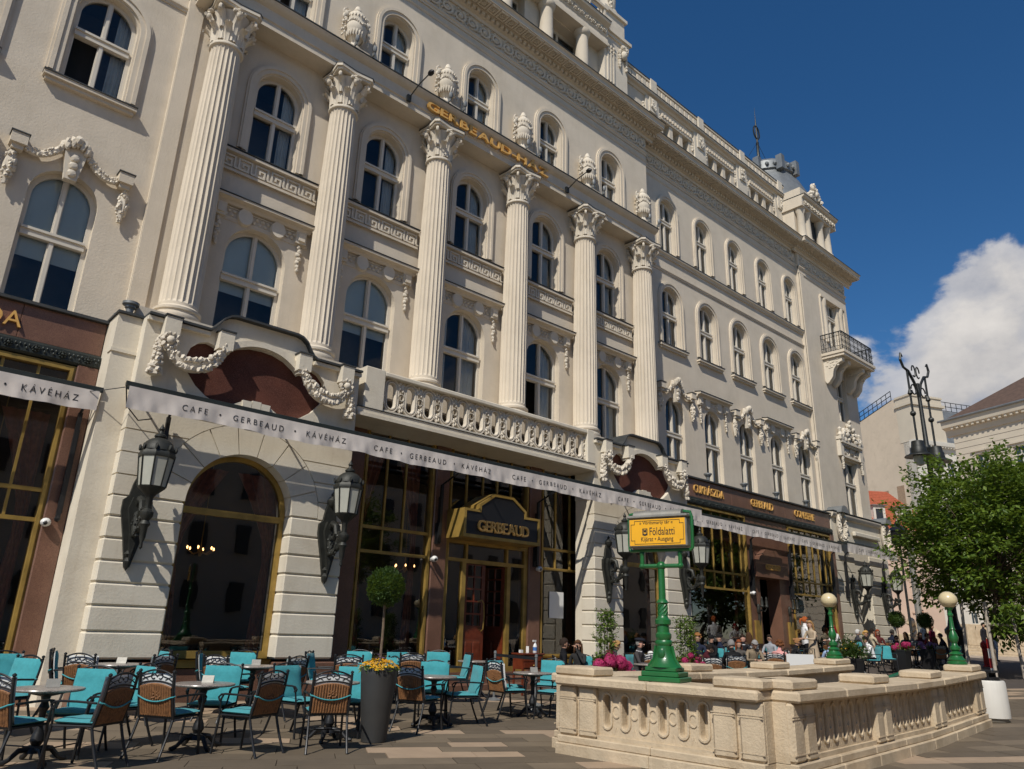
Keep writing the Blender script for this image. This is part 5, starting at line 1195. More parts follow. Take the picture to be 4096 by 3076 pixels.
for s_ in (-1, 1):
    bf.tube([(s_*(.045-.045*cos(q*.7)*(1-q*.06)), ylean(.86), .865+.035*sin(q*.7)*(1-q*.06)) for q in range(9)], .006, 4)
    bf.tube([(s_*.225, ylean(.83), .82), (s_*.16, ylean(.86), .855), (s_*.08, ylean(.87), .875), (s_*.06, ylean(.9), .92)], .006, 4); bf.tube([(s_*.2, ylean(.83), .87), (s_*.12, ylean(.86), .835)], .005, 4)
bf.tube([(-.235, ylean(.44), .44), (.235, ylean(.44), .44)], .011, 6); CH['back_frame'] = bf.mesh('back_frame', 'metal_black')
wk = MB()
n = 13
for k in range(n):
    x = -.20+.40*k/(n-1); top = .755+.035*(1-(x/.22)**2); wk.tube([(x, ylean(z)-.004, z) for z in (.455, .55, .65, .72, top)], .0165, 6, flat=(0, 1, 0))
wk.tube([(.215*t, ylean(.77), .745+.04*(1-t*t)) for t in [q/6-1 for q in range(13)]], .016, 6); wk.tube([(-.215, ylean(.455), .455), (.215, ylean(.455), .455)], .014, 6)
for k in range(14): wk.ball((random.uniform(-.09, .09), ylean(.66)-.02, .66+random.uniform(-.05, .05)), (.012, .008, .012), 5, 3)
CH['back_panel'] = wk.mesh('back_panel', 'wicker', 50)
sf = MB(); sf.tube([(-.24, .22, .43), (.24, .22, .43), (.235, -.235, .43), (-.235, -.235, .43)], .012, 6, closed=True); sf.box(-.23, .23, -.22, .21, .425, .44)
sf.tube([(-.25, .245, .2), (.25, .245, .2)], .008, 5); CH['seat_frame'] = sf.mesh('seat_frame', 'metal_black')
def cushion(w_, d, h, seed, nx=10, ny=10):
    rnd = random.Random(seed); v = []; f = []; a1, a2 = rnd.uniform(0, 6), rnd.uniform(0, 6)
    for side in (1, -1):
        for j in range(ny+1):
            for i in range(nx+1):
                x, y = -1+2*i/nx, -1+2*j/ny; e = (1-abs(x)**6)*(1-abs(y)**6); wv = .12*sin(x*5+a1+y*2)+.10*sin(y*6+a2-x*3)
                v.append((x*w_, y*d, side*h*(max(e, 0)**.3)*(1+wv*(side > 0))))
    q = (nx+1)*(ny+1)
    for j in range(ny):
        for i in range(nx): a = j*(nx+1)+i; f.append((a, a+1, a+nx+2, a+nx+1)); f.append((q+a, q+a+nx+1, q+a+nx+2, q+a+1))
    ring = [i for i in range(nx+1)]+[(j*(nx+1)+nx) for j in range(1, ny+1)]+[ny*(nx+1)+i for i in range(nx-1, -1, -1)]+[j*(nx+1) for j in range(ny-1, 0, -1)]
    for a, b in zip(ring, ring[1:]+ring[:1]): f.append((b, a, q+a, q+b))
    return MB().add(v, f)
SEATC = []; BACKC = []
for sd in range(4):
    m = cushion(.245, .235, .026, sd); m.v = [(p[0], p[1]+.005, p[2]+.467) for p in m.v]; SEATC.append(m.mesh('seat_cushion', 'teal', 70))
    m = cushion(.245, .225, .024, 10+sd); k = len(m.v)//2
    v = []
    for (x, y, z) in m.v:
        zz = .685+y; v.append((x, ylean(zz)+.045+z+.012*random.uniform(-1, 1)*0, zz))
    m.v = v; m.m = [0 if max(fc) < k else (1 if min(fc) >= k else 1) for fc in m.f]; BACKC.append(m.mesh('back_cushion', ['teal', 'teal_lining'], 70))
st_ = MB(); st_.tube([(.25, ylean(.66)+.02, .665), (.245, ylean(.66)-.01, .655)]+[(.22*t, ylean(.6)-.032, .60+.05*t*t) for t in [1-q/5 for q in range(11)]]+[(-.245, ylean(.66)-.01, .655), (-.25, ylean(.66)+.02, .665)], .009, 5); CH['strap'] = st_.mesh('strap', 'teal', 60)
CRN = random.Random(21)
def chair(x, y, ang, label, group='teal cushioned cafe chairs', cush=True, near=True):
    """ang: direction the sitter faces (world)"""
    t = thing('cafe_chair', label, 'chair', (x, y, zg(x, y)+.004), ang-pi/2, group)
    for s_ in (-1, 1): obj('leg', CH['rear%d' % s_], None, t); obj('leg', CH['front%d' % s_], None, t); obj('armrest', CH['arm%d' % s_], None, t)
    obj('back_frame', CH['back_frame'], None, t); obj('back_panel', CH['back_panel'], None, t); obj('seat_frame', CH['seat_frame'], None, t)
    if cush:
        obj('seat_cushion', CRN.choice(SEATC), None, t); b = obj('back_cushion', CRN.choice(BACKC), None, t); obj('strap', CH['strap'], None, t); b.rotation_euler = (RAD(CRN.uniform(-1, 1.5)), 0, RAD(CRN.uniform(-2, 2)))
    return t
tb = MB().lathe([(0, .715), (.34, .715), (.365, .722), (.372, .735), (.366, .746), (.34, .75), (0, .75)], 36); TTOP = tb.mesh('table_top', 'tabletop', 40)
TPED = MB().lathe([(.19, .713), (.18, .69), (.05, .66), (.035, .60), (.055, .55), (.035, .50), (.03, .35), (.06, .28), (.07, .22), (.045, .17), (.09, .13), (.10, .10)], 14).mesh('pedestal', 'metal_black')
tf = MB().tube([(.06, 0, .14), (.16, 0, .13), (.24, 0, .05), (.30, 0, .02), (.33, 0, .025)], [.035, .03, .025, .03, .02], 8); TFOOT = tf.mesh('foot', 'metal_black')
def table(x, y, label, card=True, cl=None):
    t = thing('cafe_table', label, 'table', (x, y, zg(x, y)+.004), random.uniform(0, 1.5), 'round granite cafe tables'); obj('table_top', TTOP, None, t); obj('pedestal', TPED, None, t)
    for k in range(4): obj('foot', TFOOT, None, t, rot=(0, 0, k*pi/2))
    if card:
        m = MB().add([(-.07, -.035, 0), (.07, -.035, 0), (.07, 0, .085), (-.07, 0, .085), (-.07, .035, 0), (.07, .035, 0), (-.07, -.03, 0), (.07, -.03, 0), (-.07, .03, 0), (.07, .03, 0)], [(0, 1, 3-1, 3), (3, 2, 5, 4), (6, 3, 2, 7), (8, 9, 2, 3)])
        o = obj('menu_card', m, 'grey_metal', loc=(x+.05, y+.03, zg(x, y)+.756), rot=(0, 0, random.uniform(-.6, .3)), smooth=0); tag(o, cl or 'small grey tent card standing on an empty granite table', 'card', 'tent cards on the tables')
TAB = {}
for k, px_, card, lab in (('t1', (192, 2751), 1, 'round granite table at the left wing, chairs pulled up'), ('t2', (474, 2655), 1, 'round granite table close to the white block beside the arched window'), ('t3', (819, 2733), 1, 'round granite table in the open, between four empty chairs'), ('t4', (1015, 2662), 1, 'round granite table below the arched window'), ('t5', (1333, 2726), 0, 'round granite table just left of the tall grey planter'), ('t7', (1738, 2704), 0, 'round granite table just right of the tall grey planter'), ('t8', (2132, 2690), 1, 'round granite table in front of the cafe door steps')):
    g = gpos(px_[0], px_[1], .75); TAB[k] = g; table(g.x, g.y, lab, bool(card), 'grey tent card on the %s' % ' '.join(lab.split()[1:11]) if card else None)
CHL = [(7, 2689, 't1', 'left edge chair beside the left wing table, cushion turned away'), (351, 2664, 't1', 'teal cushioned chair behind the left wing table, facing the square'), (499, 2691, 't1', 'wicker backed chair pushed out in front of the left wing table, grey cushion lining showing'),
 (123, 2619, 200, 'chair by the left shop window with its wicker back to the wall lantern'), (18, 2599, -100, 'teal chair tight against the left shop window'), (213, 2593, 't2', 'shaded teal chair against the corner of white block and left shop window'), (324, 2615, 't2', 'wicker backed chair with its back to the square, at the table by the white block'),
 (579, 2601, 't2', 'teal chair standing against the rusticated white block'), (665, 2619, 't2', 'wicker backed chair between the white block table and the arched window'), (600, 2653, 185, 'teal chair half hidden behind a wicker back, its seat turned to the left wing'),
 (633, 2679, 't3', 'wicker backed chair with pale cushion lining, left of the open table'), (903, 2650, 't3', 'teal chair behind the open table, facing the square'), (1101, 2682, 't3', 'wicker backed chair right of the open table, turned to it'), (798, 2603, 't4', 'shaded teal chair at the left jamb of the arched window'),
 (865, 2621, 't4', 'wicker backed chair below the arched window, back to the square'), (1062, 2608, 't4', 'teal chair at the right jamb of the arched window'), (1139, 2622, 't4', 'wicker backed chair beside the white block between arch and shop window'), (1152, 2648, 't5', 'creased teal chair left of the planter table, turned to the square'),
 (1335, 2684, 't5', 'wicker backed chair with its woven back square to the square, left of the planter'), (1423, 2657, 't5', 'teal chair half hidden by the tall grey planter'), (1240, 2602, -40, 'teal chair seen edge on against the white block'), (1398, 2621, 60, 'wicker backed chair behind the teal one left of the planter'),
 (1443, 2597, -125, 'teal chair against the shop window left of the ball tree trunk'), (1487, 2643, -160, 'teal chair just behind the yellow flowers'), (1595, 2596, -100, 'narrow teal chair at the brass sill right of the ball tree trunk'), (1652, 2614, 60, 'wicker backed chair behind the spotted white cushion'), (1579, 2625, 170, 'chair turned sideways between planter and shop window'),
 (1758, 2596, -130, 'teal chair against the granite post left of the cafe door'), (1640, 2661, 't7', 'wicker backed chair with a spotted white cushion, right of the planter'), (1742, 2639, 't7', 'teal chair facing the square at the table right of the planter'), (1876, 2612, 165, 'teal chair seen edge on by the cafe door step'), (1880, 2655, 't7', 'teal chair seen edge on at the table right of the planter'),
 (1976, 2645, 't8', 'wicker backed chair at the table before the door, seat to the balustrade'), (1978, 2631, 't8', 'teal chair behind the table before the cafe door'), (2212, 2633, 't8', 'teal chair at the table before the door, nearest the sunglasses couple'), (2271, 2657, 't8', 'wicker backed chair touching the corner of the stone balustrade')]
for (cx0, cy0, tt, lab) in CHL:
    p = gpos(cx0, cy0, .945)
    if p.y > 13.45: 
        k = 13.45/p.y; p = Vector((p.x*k, 13.45, 0))
    if isinstance(tt, str): d = TAB[tt]-p; a = atan2(d.y, d.x)
    else: a = RAD(tt)
    a += CRN.uniform(-.15, .15)
    o = p+Vector((cos(a), sin(a), 0))*.33
    if isinstance(tt, str):
        d = Vector((o.x-TAB[tt].x, o.y-TAB[tt].y, 0))
        if d.length < .52: o = Vector((TAB[tt].x, TAB[tt].y, 0))+d.normalized()*.52
    chair(o.x, o.y, a, lab)
for x, y, l in ((8.2, 12.9, 'round granite table behind the tall grey planter'), (10.9, 13.1, 'round granite table against the shop window beside the cafe door')): table(x, y, l, False)
# ------------------------------------------------------------------ people
CLOTH = {}
def cloth(col):
    k = tuple(round(c, 3) for c in col)
    if k not in CLOTH:
        n = 'cloth_%d' % len(CLOTH); mat(n, col, .9, var=.12, vscale=9, bump=.4, bscale=25, spec=.15); CLOTH[k] = n
    return CLOTH[k]
def skin_mesh(verts, edges, radii):
    me = bpy.data.meshes.new('b'); me.from_pydata(verts, edges, []); o = bpy.data.objects.new('b', me); COL.objects.link(o)
    o.modifiers.new('s', 'SKIN'); o.modifiers['s'].use_smooth_shade = True; su = o.modifiers.new('u', 'SUBSURF'); su.levels = 1; su.render_levels = 1
    for i, r in enumerate(radii): me.skin_vertices[0].data[i].radius = r if hasattr(r, '__len__') else (r, r); me.skin_vertices[0].data[i].use_root = (i == 0)
    return o
PEOPLE = []
def person(loc, ang, label, top=(.02, .02, .022), bottom=(.03, .035, .05), hair=(.05, .03, .02), hairstyle='short', pose='table', lean=8, headpitch=0, headyaw=0, sit=True, scale=1., glasses=None, hat=None, sleeves='long', skin=(.50, .29, .20), shoes=(.03, .03, .03), skirtcoat=False, extra=None):
    l = RAD(lean); J = {}
    hip = Vector((0, -.10, .56)) if sit else Vector((0, 0, .95))
    up = Vector((0, sin(l), cos(l))); fw = Vector((0, cos(l), -sin(l)))
    J['pel'] = hip; J['sp'] = hip+up*.20; J['ch'] = hip+up*.38; J['nb'] = hip+up*.50
    hp = l*.4+RAD(headpitch); hu = Vector((sin(RAD(headyaw))*sin(hp), cos(RAD(headyaw))*sin(hp), cos(hp))); hf = Vector((sin(RAD(headyaw))*cos(hp), cos(RAD(headyaw))*cos(hp), -sin(hp))); hr = hf.cross(hu)
    J['nk'] = J['nb']+hu*.07; HC = J['nk']+hu*.125+hf*.025
    J['h1'] = HC-hu*.045+hf*.005; J['h2'] = HC+hu*.03; J['h3'] = HC+hu*.095-hf*.012
    V_, E_, R_ = [], [], []
    def add(p, r, par=None):
        V_.append(tuple(p)); R_.append(r)
        if par is not None: E_.append((par, len(V_)-1))
        return len(V_)-1
    a = add(J['pel'], (.155, .115)); b = add(J['sp'], (.145, .10), a); c = add(J['ch'], (.165, .115), b); d = add(J['nb'], (.085, .075), c); e = add(J['nk'], (.052, .055), d)
    f1 = add(J['h1'], (.066, .078), e); f2 = add(J['h2'], (.078, .095), f1); f3 = add(J['h3'], (.062, .075), f2)
    seg = {'skin': [], 'top': [(J['pel']+up*.05, J['nb'])], 'bottom': [], 'shoe': []}
    hands = []
    for s_ in (-1, 1):
        sh = J['ch']+up*.09+Vector((s_*.185, 0, 0)); P = pose if isinstance(pose, str) else pose[0 if s_ < 0 else 1]
        if P == 'table': el = sh+Vector((s_*.06, .12, -.25)); wr = Vector((s_*.10, el.y+.22, max(.77, el.z-.02)) if sit else (s_*.12, el.y+.22, el.z+.02))
        elif P == 'lap': el = sh+Vector((s_*.07, .02, -.28)); wr = el+Vector((-s_*.10, .20, -.08))
        elif P == 'face': el = sh+Vector((s_*.08, .20, -.20)); wr = J['h1']+hf*.14+Vector((s_*.05, 0, -.06))
        elif P == 'head': el = sh+Vector((s_*.22, .05, .02)); wr = HC+Vector((s_*.13, 0, .02))
        elif P == 'down': el = sh+Vector((s_*.05, -.03, -.28)); wr = el+Vector((s_*.02, .06, -.25))
        elif P == 'fold': el = sh+Vector((s_*.07, .04, -.27)); wr = el+Vector((-s_*.20, .20, .03))
        s0 = add(sh, (.062, .062), c); e0 = add(el, (.043, .043), s0); w0 = add(wr, (.03, .026), e0)
        hd = (wr-el).normalized(); h0 = add(wr+hd*.06, (.036, .02), w0); hands.append((wr+hd*.055, hd, s_))
        seg['top'] += [(sh, el)]; (seg['top'] if sleeves == 'long' else seg['skin']).append((el, wr)); seg['skin'].append((wr+hd*.02, wr+hd*.10))
        if sit: hj = hip+Vector((s_*.09, .02, -.02)); kn = Vector((s_*.12, .40, .50)); an = Vector((s_*.13, .36, .09))
        else: hj = hip+Vector((s_*.09, 0, -.06)); kn = Vector((s_*.10, .03+.05*s_, .50)); an = Vector((s_*.11, -.04+.08*s_, .09))
        j0 = add(hj, (.085, .085), a); j1 = add(kn, (.058, .06), j0); j2 = add(kn.lerp(an, .4), (.054, .054), j1); j3 = add(an, (.037, .04), j2); j4 = add(an+Vector((s_*.01, .13, -.045)), (.038, .028), j3)
        seg['bottom'] += [(hj, kn), (kn, an+Vector((0, 0, .03)))]; seg['shoe'].append((an-Vector((0, 0, .04)), an+Vector((0, .16, -.05))))
    seg['skin'] += [(J['nb']+hu*.06, J['nk']), (J['h1'], J['h3'])]; seg['bottom'].append((hip-up*.12, hip))
    o = skin_mesh(V_, E_, R_)
    PEOPLE.append(dict(o=o, seg=seg, HC=HC, hu=hu, hf=hf, hr=hr, hands=hands, args=dict(loc=loc, ang=ang, label=label, top=top, bottom=bottom, hair=hair, hairstyle=hairstyle, scale=scale, glasses=glasses, hat=hat, skin=skin, shoes=shoes, J=J, skirtcoat=skirtcoat, up=up, extra=extra)))
def finish_people():
    dg = bpy.context.evaluated_depsgraph_get(); dg.update()
    for p in PEOPLE:
        q = p['args']; ev = p['o'].evaluated_get(dg); me = bpy.data.meshes.new_from_object(ev)
        mb = MB(); mb.v = [tuple(v.co) for v in me.vertices]; mb.f = [tuple(f.vertices) for f in me.polygons]
        names = ['skin', 'top', 'bottom', 'shoe']
        def near(c):
            best = 9; bi = 0
            for i, n in enumerate(names):
                for a, b in p['seg'][n]:
                    ab = b-a; t = max(0, min(1, (c-a).dot(ab)/max(ab.length_squared, 1e-9))); d = (c-a-ab*t).length-(.06 if n == 'top' and (b-a).length > .36 else 0)
                    if d < best: best = d; bi = i
            return bi
        mb.m = [near(f.center) for f in me.polygons]; bpy.data.objects.remove(p['o']); bpy.data.meshes.remove(me)
        HC, hu, hf, hr = p['HC'], p['hu'], p['hf'], p['hr']
        Rm = Matrix((hr, hf, hu)).transposed().to_4x4(); Rm.translation = HC
        fm = MB(); fm.add([(0, .128, -.012), (-.016, .10, -.02), (.016, .10, -.02), (0, .095, .028)], [(0, 2, 3), (0, 3, 1), (0, 1, 2)])
        for s_ in (-1, 1): fm.ball((s_*.080, 0, -.005), (.012, .022, .032), 6, 4); fm.ball((s_*.03, .088, .012), (.012, .008, .007), 6, 4)
        fm.ball((0, .096, -.05), (.026, .008, .007), 6, 4); mb.merge(fm, Rm)
        for (w_, d, s_) in p['hands']:
            side = d.cross(Vector((0, 0, 1))); side = side.normalized() if side.length > .1 else Vector((1, 0, 0)); dn = side.cross(d)
            for k in range(4):
                b = w_+side*(.024*(k-1.5))+d*.035; mb.tube([b, b+d*(.04-.004*abs(k-1.5))+dn*.006, b+d*.058+dn*.022*(-1 if dn.z > 0 else 1), b+d*.062+dn*.04*(-1 if dn.z > 0 else 1)], [.0095, .009, .008, .006], 5)
            mb.tube([w_-side*s_*.02, w_-side*s_*.05+d*.02, w_-side*s_*.055+d*.045], [.011, .010, .007], 5)
        mb.m += [0]*(len(mb.f)-len(mb.m))
        mats = [skinmat(q['skin']), cloth(q['top']), cloth(q['bottom']), cloth(q['shoes'])]
        o = obj('person', mb, mats, loc=q['loc'], rot=(0, 0, q['ang']-pi/2), scale=q['scale'], smooth=70)
        tag(o, q['label'], 'person')
        # hair
        hs = q['hairstyle']
        if hs != 'none':
            hm = MB(); n, m_ = 16, 9; v = []; f = []
            for j in range(m_+1):
                for i in range(n):
                    az = 2*pi*i/n; el = pi/2-j/m_*(pi*.62)
                    x, y, z = cos(el)*cos(az), cos(el)*sin(az), sin(el)
                    k = 1.0+.04*sin(i*5+j*3)
                    zz = z*.125
                    if y > .35 and z < .45: zz = max(zz, .055)            # hairline over the brow
                    v.append((x*.094*k, y*.112*k-.012, zz*k+.022))
            for j in range(m_):
                for i in range(n): f.append((j*n+i, j*n+(i+1) % n, (j+1)*n+(i+1) % n, (j+1)*n+i))
            hm.add(v, f)
            if hs in ('long', 'bob'):
                ln = .34 if hs == 'long' else .17
                for i in range(22):
                    az = pi+(.12+.76*i/21-.44)*pi*1.25+pi/2; x, y = .09*cos(az), .095*sin(az)-.015; hm.tube([(x, y, .05), (x*1.1, y*1.08, -.06), (x*1.15, y*1.05-.01, -.06-ln*.6), (x*1.0, y-.01, -.08-ln+.04*sin(i*3))], [.022, .024, .022, .008], 5)
            if hs == 'curly':
                rnd = random.Random(int(q['loc'][0]*10))
                for i in range(70):
                    az = rnd.uniform(0, 2*pi); el = rnd.uniform(-.5, 1.5); y = cos(el)*sin(az)
                    if y > .5 and el < .6: continue
                    hm.ball((.10*cos(el)*cos(az), .115*y-.015, .12*sin(el)+.02), rnd.uniform(.02, .035), 5, 4, jit=.2)
            if hs == 'pony': hm.tube([(0, -.10, .06), (0, -.15, .05), (0, -.18, -.03), (0, -.16, -.14)], [.03, .04, .035, .012], 7)
            if hs == 'bun': hm.ball((0, -.12, .06), .05, 8, 6)
            hm.v = [tuple(Rm @ Vector(a)) for a in hm.v]; obj('hair', hm, cloth(q['hair']), o, smooth=60)
        if q['glasses']:
            g = MB()
            for s_ in (-1, 1): g.ball((s_*.032, .098, .012), (.027, .010, .020), 8, 5); g.tube([(s_*.06, .09, .016), (s_*.085, .0, .012)], .004, 4)
            g.tube([(-.012, .106, .016), (.012, .106, .016)], .004, 4); g.v = [tuple(Rm @ Vector(a)) for a in g.v]; obj('sunglasses', g, 'black', o)
        if q['hat']:
            kind, colr = q['hat']; g = MB()
            if kind == 'flat': g.lathe([(.115, .075), (.13, .095), (.12, .13), (.06, .15), (0, .152)], 16, (0, -.01, 0), ry=1.15); g.ball((0, .10, .08), (.075, .06, .012), 8, 4)
            elif kind == 'cap': g.lathe([(.098, .05), (.10, .09), (.085, .13), (.05, .15), (0, .155)], 16, (0, -.005, 0), ry=1.15); g.ball((0, .13, .06), (.07, .08, .010), 8, 4)
            else: g.lathe([(.105, .0), (.108, .06), (.095, .12), (.05, .155), (0, .16)], 16, (0, -.01, 0), ry=1.12)
            g.v = [tuple(Rm @ Vector(a)) for a in g.v]; obj('hat', g, cloth(colr), o, smooth=60)
        if q['skirtcoat']:
            obj('coat_skirt', MB().lathe([(.15, 1.12), (.165, .95), (.20, .75), (.225, .50), (.21, .50), (.19, .75)], 18, (0, .0, 0), ry=.8), cloth(q['top']), o, smooth=60)
        # collar
        J = q['J']; c = J['nb']; cl = MB().tube([(c.x+.075*cos(k*pi/7), c.y+.068*sin(k*pi/7), c.z+.012+.012*sin(k*pi/7+pi)) for k in range(14)], .016, 5, closed=True); obj('collar', cl, cloth(q['top']) if not q['extra'] else cloth(q['extra']), o)
def skinmat(c):
    return cloth_skin.setdefault(c, None) or _mk(c)
cloth_skin = {}
def _mk(c):
    n = 'skin_%d' % len(cloth_skin); mat(n, c, .55, var=.07, vscale=14, spec=.35); cloth_skin[c] = n; return n
# facing directions in the picture: RIGHT, AWAY, LEFT, TOWARDS the camera
RT, AW, LF, TW = RAD(-42), RAD(48), RAD(138), RAD(-132)
def head_at(x, y, Y, h=None):
    p = onwall(x, y, Y); return p
SEATED = []
def seat(x, y, Y, ang, label, ch=None, **k):
    p = onwall(x, y, Y); z = zg(p.x, p.y); ln = RAD(k.get('lean', 8)); sc = (p.z-z)/(.56+.62*cos(ln)+.10*cos(ln)); sc = max(.86, min(1.10, sc))*k.pop('sc', 1.)
    off = (.57*sin(ln)-.10)*sc; o = Vector((p.x, p.y, 0))-Vector((cos(ang), sin(ang), 0))*off
    person((o.x, o.y, z+.004), ang, label, scale=sc, **k)
    c = o+Vector((cos(ang), sin(ang), 0))*(.02); chair(c.x, c.y, ang, ch or ('cafe chair under the '+' '.join(label.split()[1:11])), 'cafe chairs with guests'); SEATED.append(o)
def stand(x, y, Y, ang, label, **k):
    p = onwall(x, y, Y); z = zg(p.x, p.y); sc = max(.9, min(1.12, (p.z-z)/1.65)); person((p.x, p.y, z+.004), ang, label, scale=sc, sit=False, **k)
BLK, NAVY, GREY = (.012, .012, .014), (.015, .02, .04), (.07, .07, .075)
seat(2254, 2573, 12.0, RT, 'man in black shirt and sunglasses seated before the right shop window of the entrance', top=BLK, bottom=BLK, hair=(.03, .02, .015), glasses=1, lean=0, pose='lap', skin=(.48, .26, .17))
seat(2313, 2579, 12.25, RAD(-165), 'woman with long brown hair and sunglasses, hand raised to her mouth', top=(.03, .03, .03), hair=(.10, .05, .025), hairstyle='long', glasses=1, pose=('face', 'lap'), lean=4)
seat(2458, 2579, 12.0, RT, 'blonde woman in dark grey, in profile behind the pink hydrangeas', top=(.06, .065, .07), hair=(.36, .21, .08), hairstyle='pony', lean=10, headpitch=12, pose='table', sleeves='long')
seat(2557, 2572, 12.0, RAD(-75), 'older man in a dark flat cap and grey jacket', top=(.055, .05, .05), hat=('flat', (.015, .016, .022)), hair=(.25, .24, .22), lean=8, extra=(.6, .6, .6), skin=(.55, .30, .22))
seat(2603, 2617, 12.0, AW, 'small child in a white knit hat and purple jacket, seen from behind', top=(.05, .02, .07), hat=('knit', (.65, .64, .6)), hairstyle='none', sc=.82, lean=12)
seat(2791, 2550, 13.0, RAD(-150), 'woman with curly fair hair holding her head, dark blue top', top=(.02, .025, .045), hair=(.30, .14, .05), hairstyle='curly', pose=('table', 'head'), lean=6)
seat(2828, 2591, 11.6, RT, 'dark haired boy bending low over his plate', top=(.06, .012, .016), hair=(.015, .011, .009), lean=24, headpitch=18, skin=(.42, .24, .16))
seat(2847, 2556, 13.1, RAD(170), 'man in a black cap behind the flowering trellis', top=BLK, hat=('cap', (.012, .012, .013)), hairstyle='none', lean=2)
seat(2880, 2552, 13.2, LF, 'man in a black cap and dark blue jacket leaning back', top=NAVY, hat=('cap', (.015, .014, .014)), hairstyle='none', lean=-6, pose='lap')
seat(2927, 2576, 11.0, AW, 'grey haired man in a black hooded jacket, back to the balustrade', top=(.014, .014, .015), hair=(.22, .21, .20), lean=14, headpitch=8)
seat(2955, 2574, 11.9, TW, 'red haired woman facing the man in the hooded jacket', top=(.10, .09, .08), hair=(.20, .06, .025), hairstyle='bob', lean=10)
seat(2970, 2552, 13.1, RAD(-115), 'dark haired man in an open black jacket over a white shirt', top=(.02, .02, .024), extra=(.7, .7, .7), hair=(.03, .018, .012), lean=4, skin=(.55, .31, .23))
seat(2995, 2543, 13.6, AW, 'brown haired guest right behind the man in the white shirt', top=(.05, .03, .02), hair=(.07, .035, .018), hairstyle='bob', lean=2)
seat(3014, 2571, 11.5, TW, 'grey haired man in a beige sweater looking down at the table', top=(.24, .19, .13), hair=(.28, .27, .26), lean=18, headpitch=26, skin=(.42, .25, .17))
seat(3078, 2552, 13.0, RAD(-175), 'man with glasses in a pale grey sweater by the doorway', top=(.30, .31, .33), hair=(.02, .014, .01), glasses=1, lean=4)
seat(3116, 2577, 10.9, RAD(10), 'woman in a pale pink jacket with curly auburn hair', top=(.62, .30, .28), hair=(.15, .06, .025), hairstyle='curly', lean=18, headpitch=10)
seat(3183, 2567, 11.4, RT, 'woman in black with fair hair tied up, in profile', top=BLK, hair=(.28, .14, .06), hairstyle='bun', lean=14, headpitch=8)
seat(3322, 2534, 13.9, RT, 'grey haired man in a blue jacket left of the woman with red hair', top=(.03, .06, .12), hair=(.38, .37, .35), lean=4)
seat(3317, 2577, 10.9, AW, 'man in a light blue shirt, back to the balustrade', top=(.30, .40, .58), hair=(.07, .04, .025), lean=14)
seat(3429, 2529, 14.0, RT, 'white haired man in a dark grey coat by the corner block', top=(.05, .05, .06), hair=(.48, .47, .45), lean=4)
seat(3461, 2535, 13.6, RAD(-110), 'blonde woman with short curly hair beside the beige coat', top=(.09, .08, .075), hair=(.45, .27, .09), hairstyle='curly', lean=6, glasses=1)
seat(3486, 2526, 14.0, RT, 'dark haired man in a cream coat under the wall lantern', top=(.50, .42, .30), hair=(.02, .014, .01), lean=2)
seat(3510, 2529, 13.9, TW, 'woman with red hair and sunglasses in a dark patterned dress', top=(.10, .025, .025), hair=(.22, .05, .02), hairstyle='bob', glasses=1, lean=0, pose='fold')
seat(3466, 2558, 11.9, LF, 'dark haired man in a white shirt leaning over a table, black trousers', top=(.72, .71, .70), bottom=BLK, hair=(.015, .011, .009), lean=22, headpitch=10, skin=(.46, .26, .18))
seat(3567, 2529, 13.9, RAD(-20), 'man in a navy jacket next to the corner of the building', top=NAVY, hair=(.05, .045, .04), lean=10)
seat(3585, 2553, 12.2, RAD(-150), 'man with sunglasses in a maroon shirt between the black planters', top=(.11, .014, .022), hair=(.02, .015, .012), glasses=1, lean=8)
seat(3622, 2539, 13.0, AW, 'woman in dark green seen from behind', top=(.015, .03, .025), hair=(.06, .035, .02), hairstyle='bob', lean=8)
seat(3649, 2543, 12.7, RAD(-10), 'bald grey man in a grey sweater near the ball topped planters', top=(.20, .20, .20), hair=(.30, .25, .2), lean=10)
seat(3679, 2539, 13.2, TW, 'woman with loose light brown hair at the far tables', top=(.10, .02, .03), hair=(.20, .10, .045), hairstyle='long', lean=4)
seat(3738, 2558, 11.3, RAD(60), 'long haired woman in black, her back to the globe lamp', top=BLK, hair=(.11, .045, .025), hairstyle='long', lean=6)
seat(3706, 2544, 12.4, RAD(-60), 'guest in dark red between the women at the far tables', top=(.14, .01, .025), hair=(.03, .02, .015), lean=12)
seat(3763, 2545, 12.5, RAD(120), 'bald man in a navy jacket bending forward by the globe lamp', top=NAVY, hair=(.05, .04, .035), lean=22, skin=(.42, .23, .15))
stand(3213, 2483, 13.2, RT, 'waitress with an orange ponytail, white shirt and black braces', top=(.72, .71, .70), bottom=BLK, hair=(.34, .09, .025), hairstyle='pony', pose='fold', lean=4)
stand(3245, 2499, 12.4, RAD(160), 'woman in a long beige coat talking to the waitress', top=(.42, .33, .23), bottom=(.30, .25, .2), hair=(.30, .17, .07), hairstyle='bob', pose='table', lean=4, skirtcoat=True)
stand(3352, 2512, 12.9, RAD(150), 'red haired woman in a white and maroon jacket, bending forward', top=(.60, .58, .56), bottom=(.10, .01, .02), hair=(.22, .012, .015), hairstyle='bob', pose='table', lean=22)
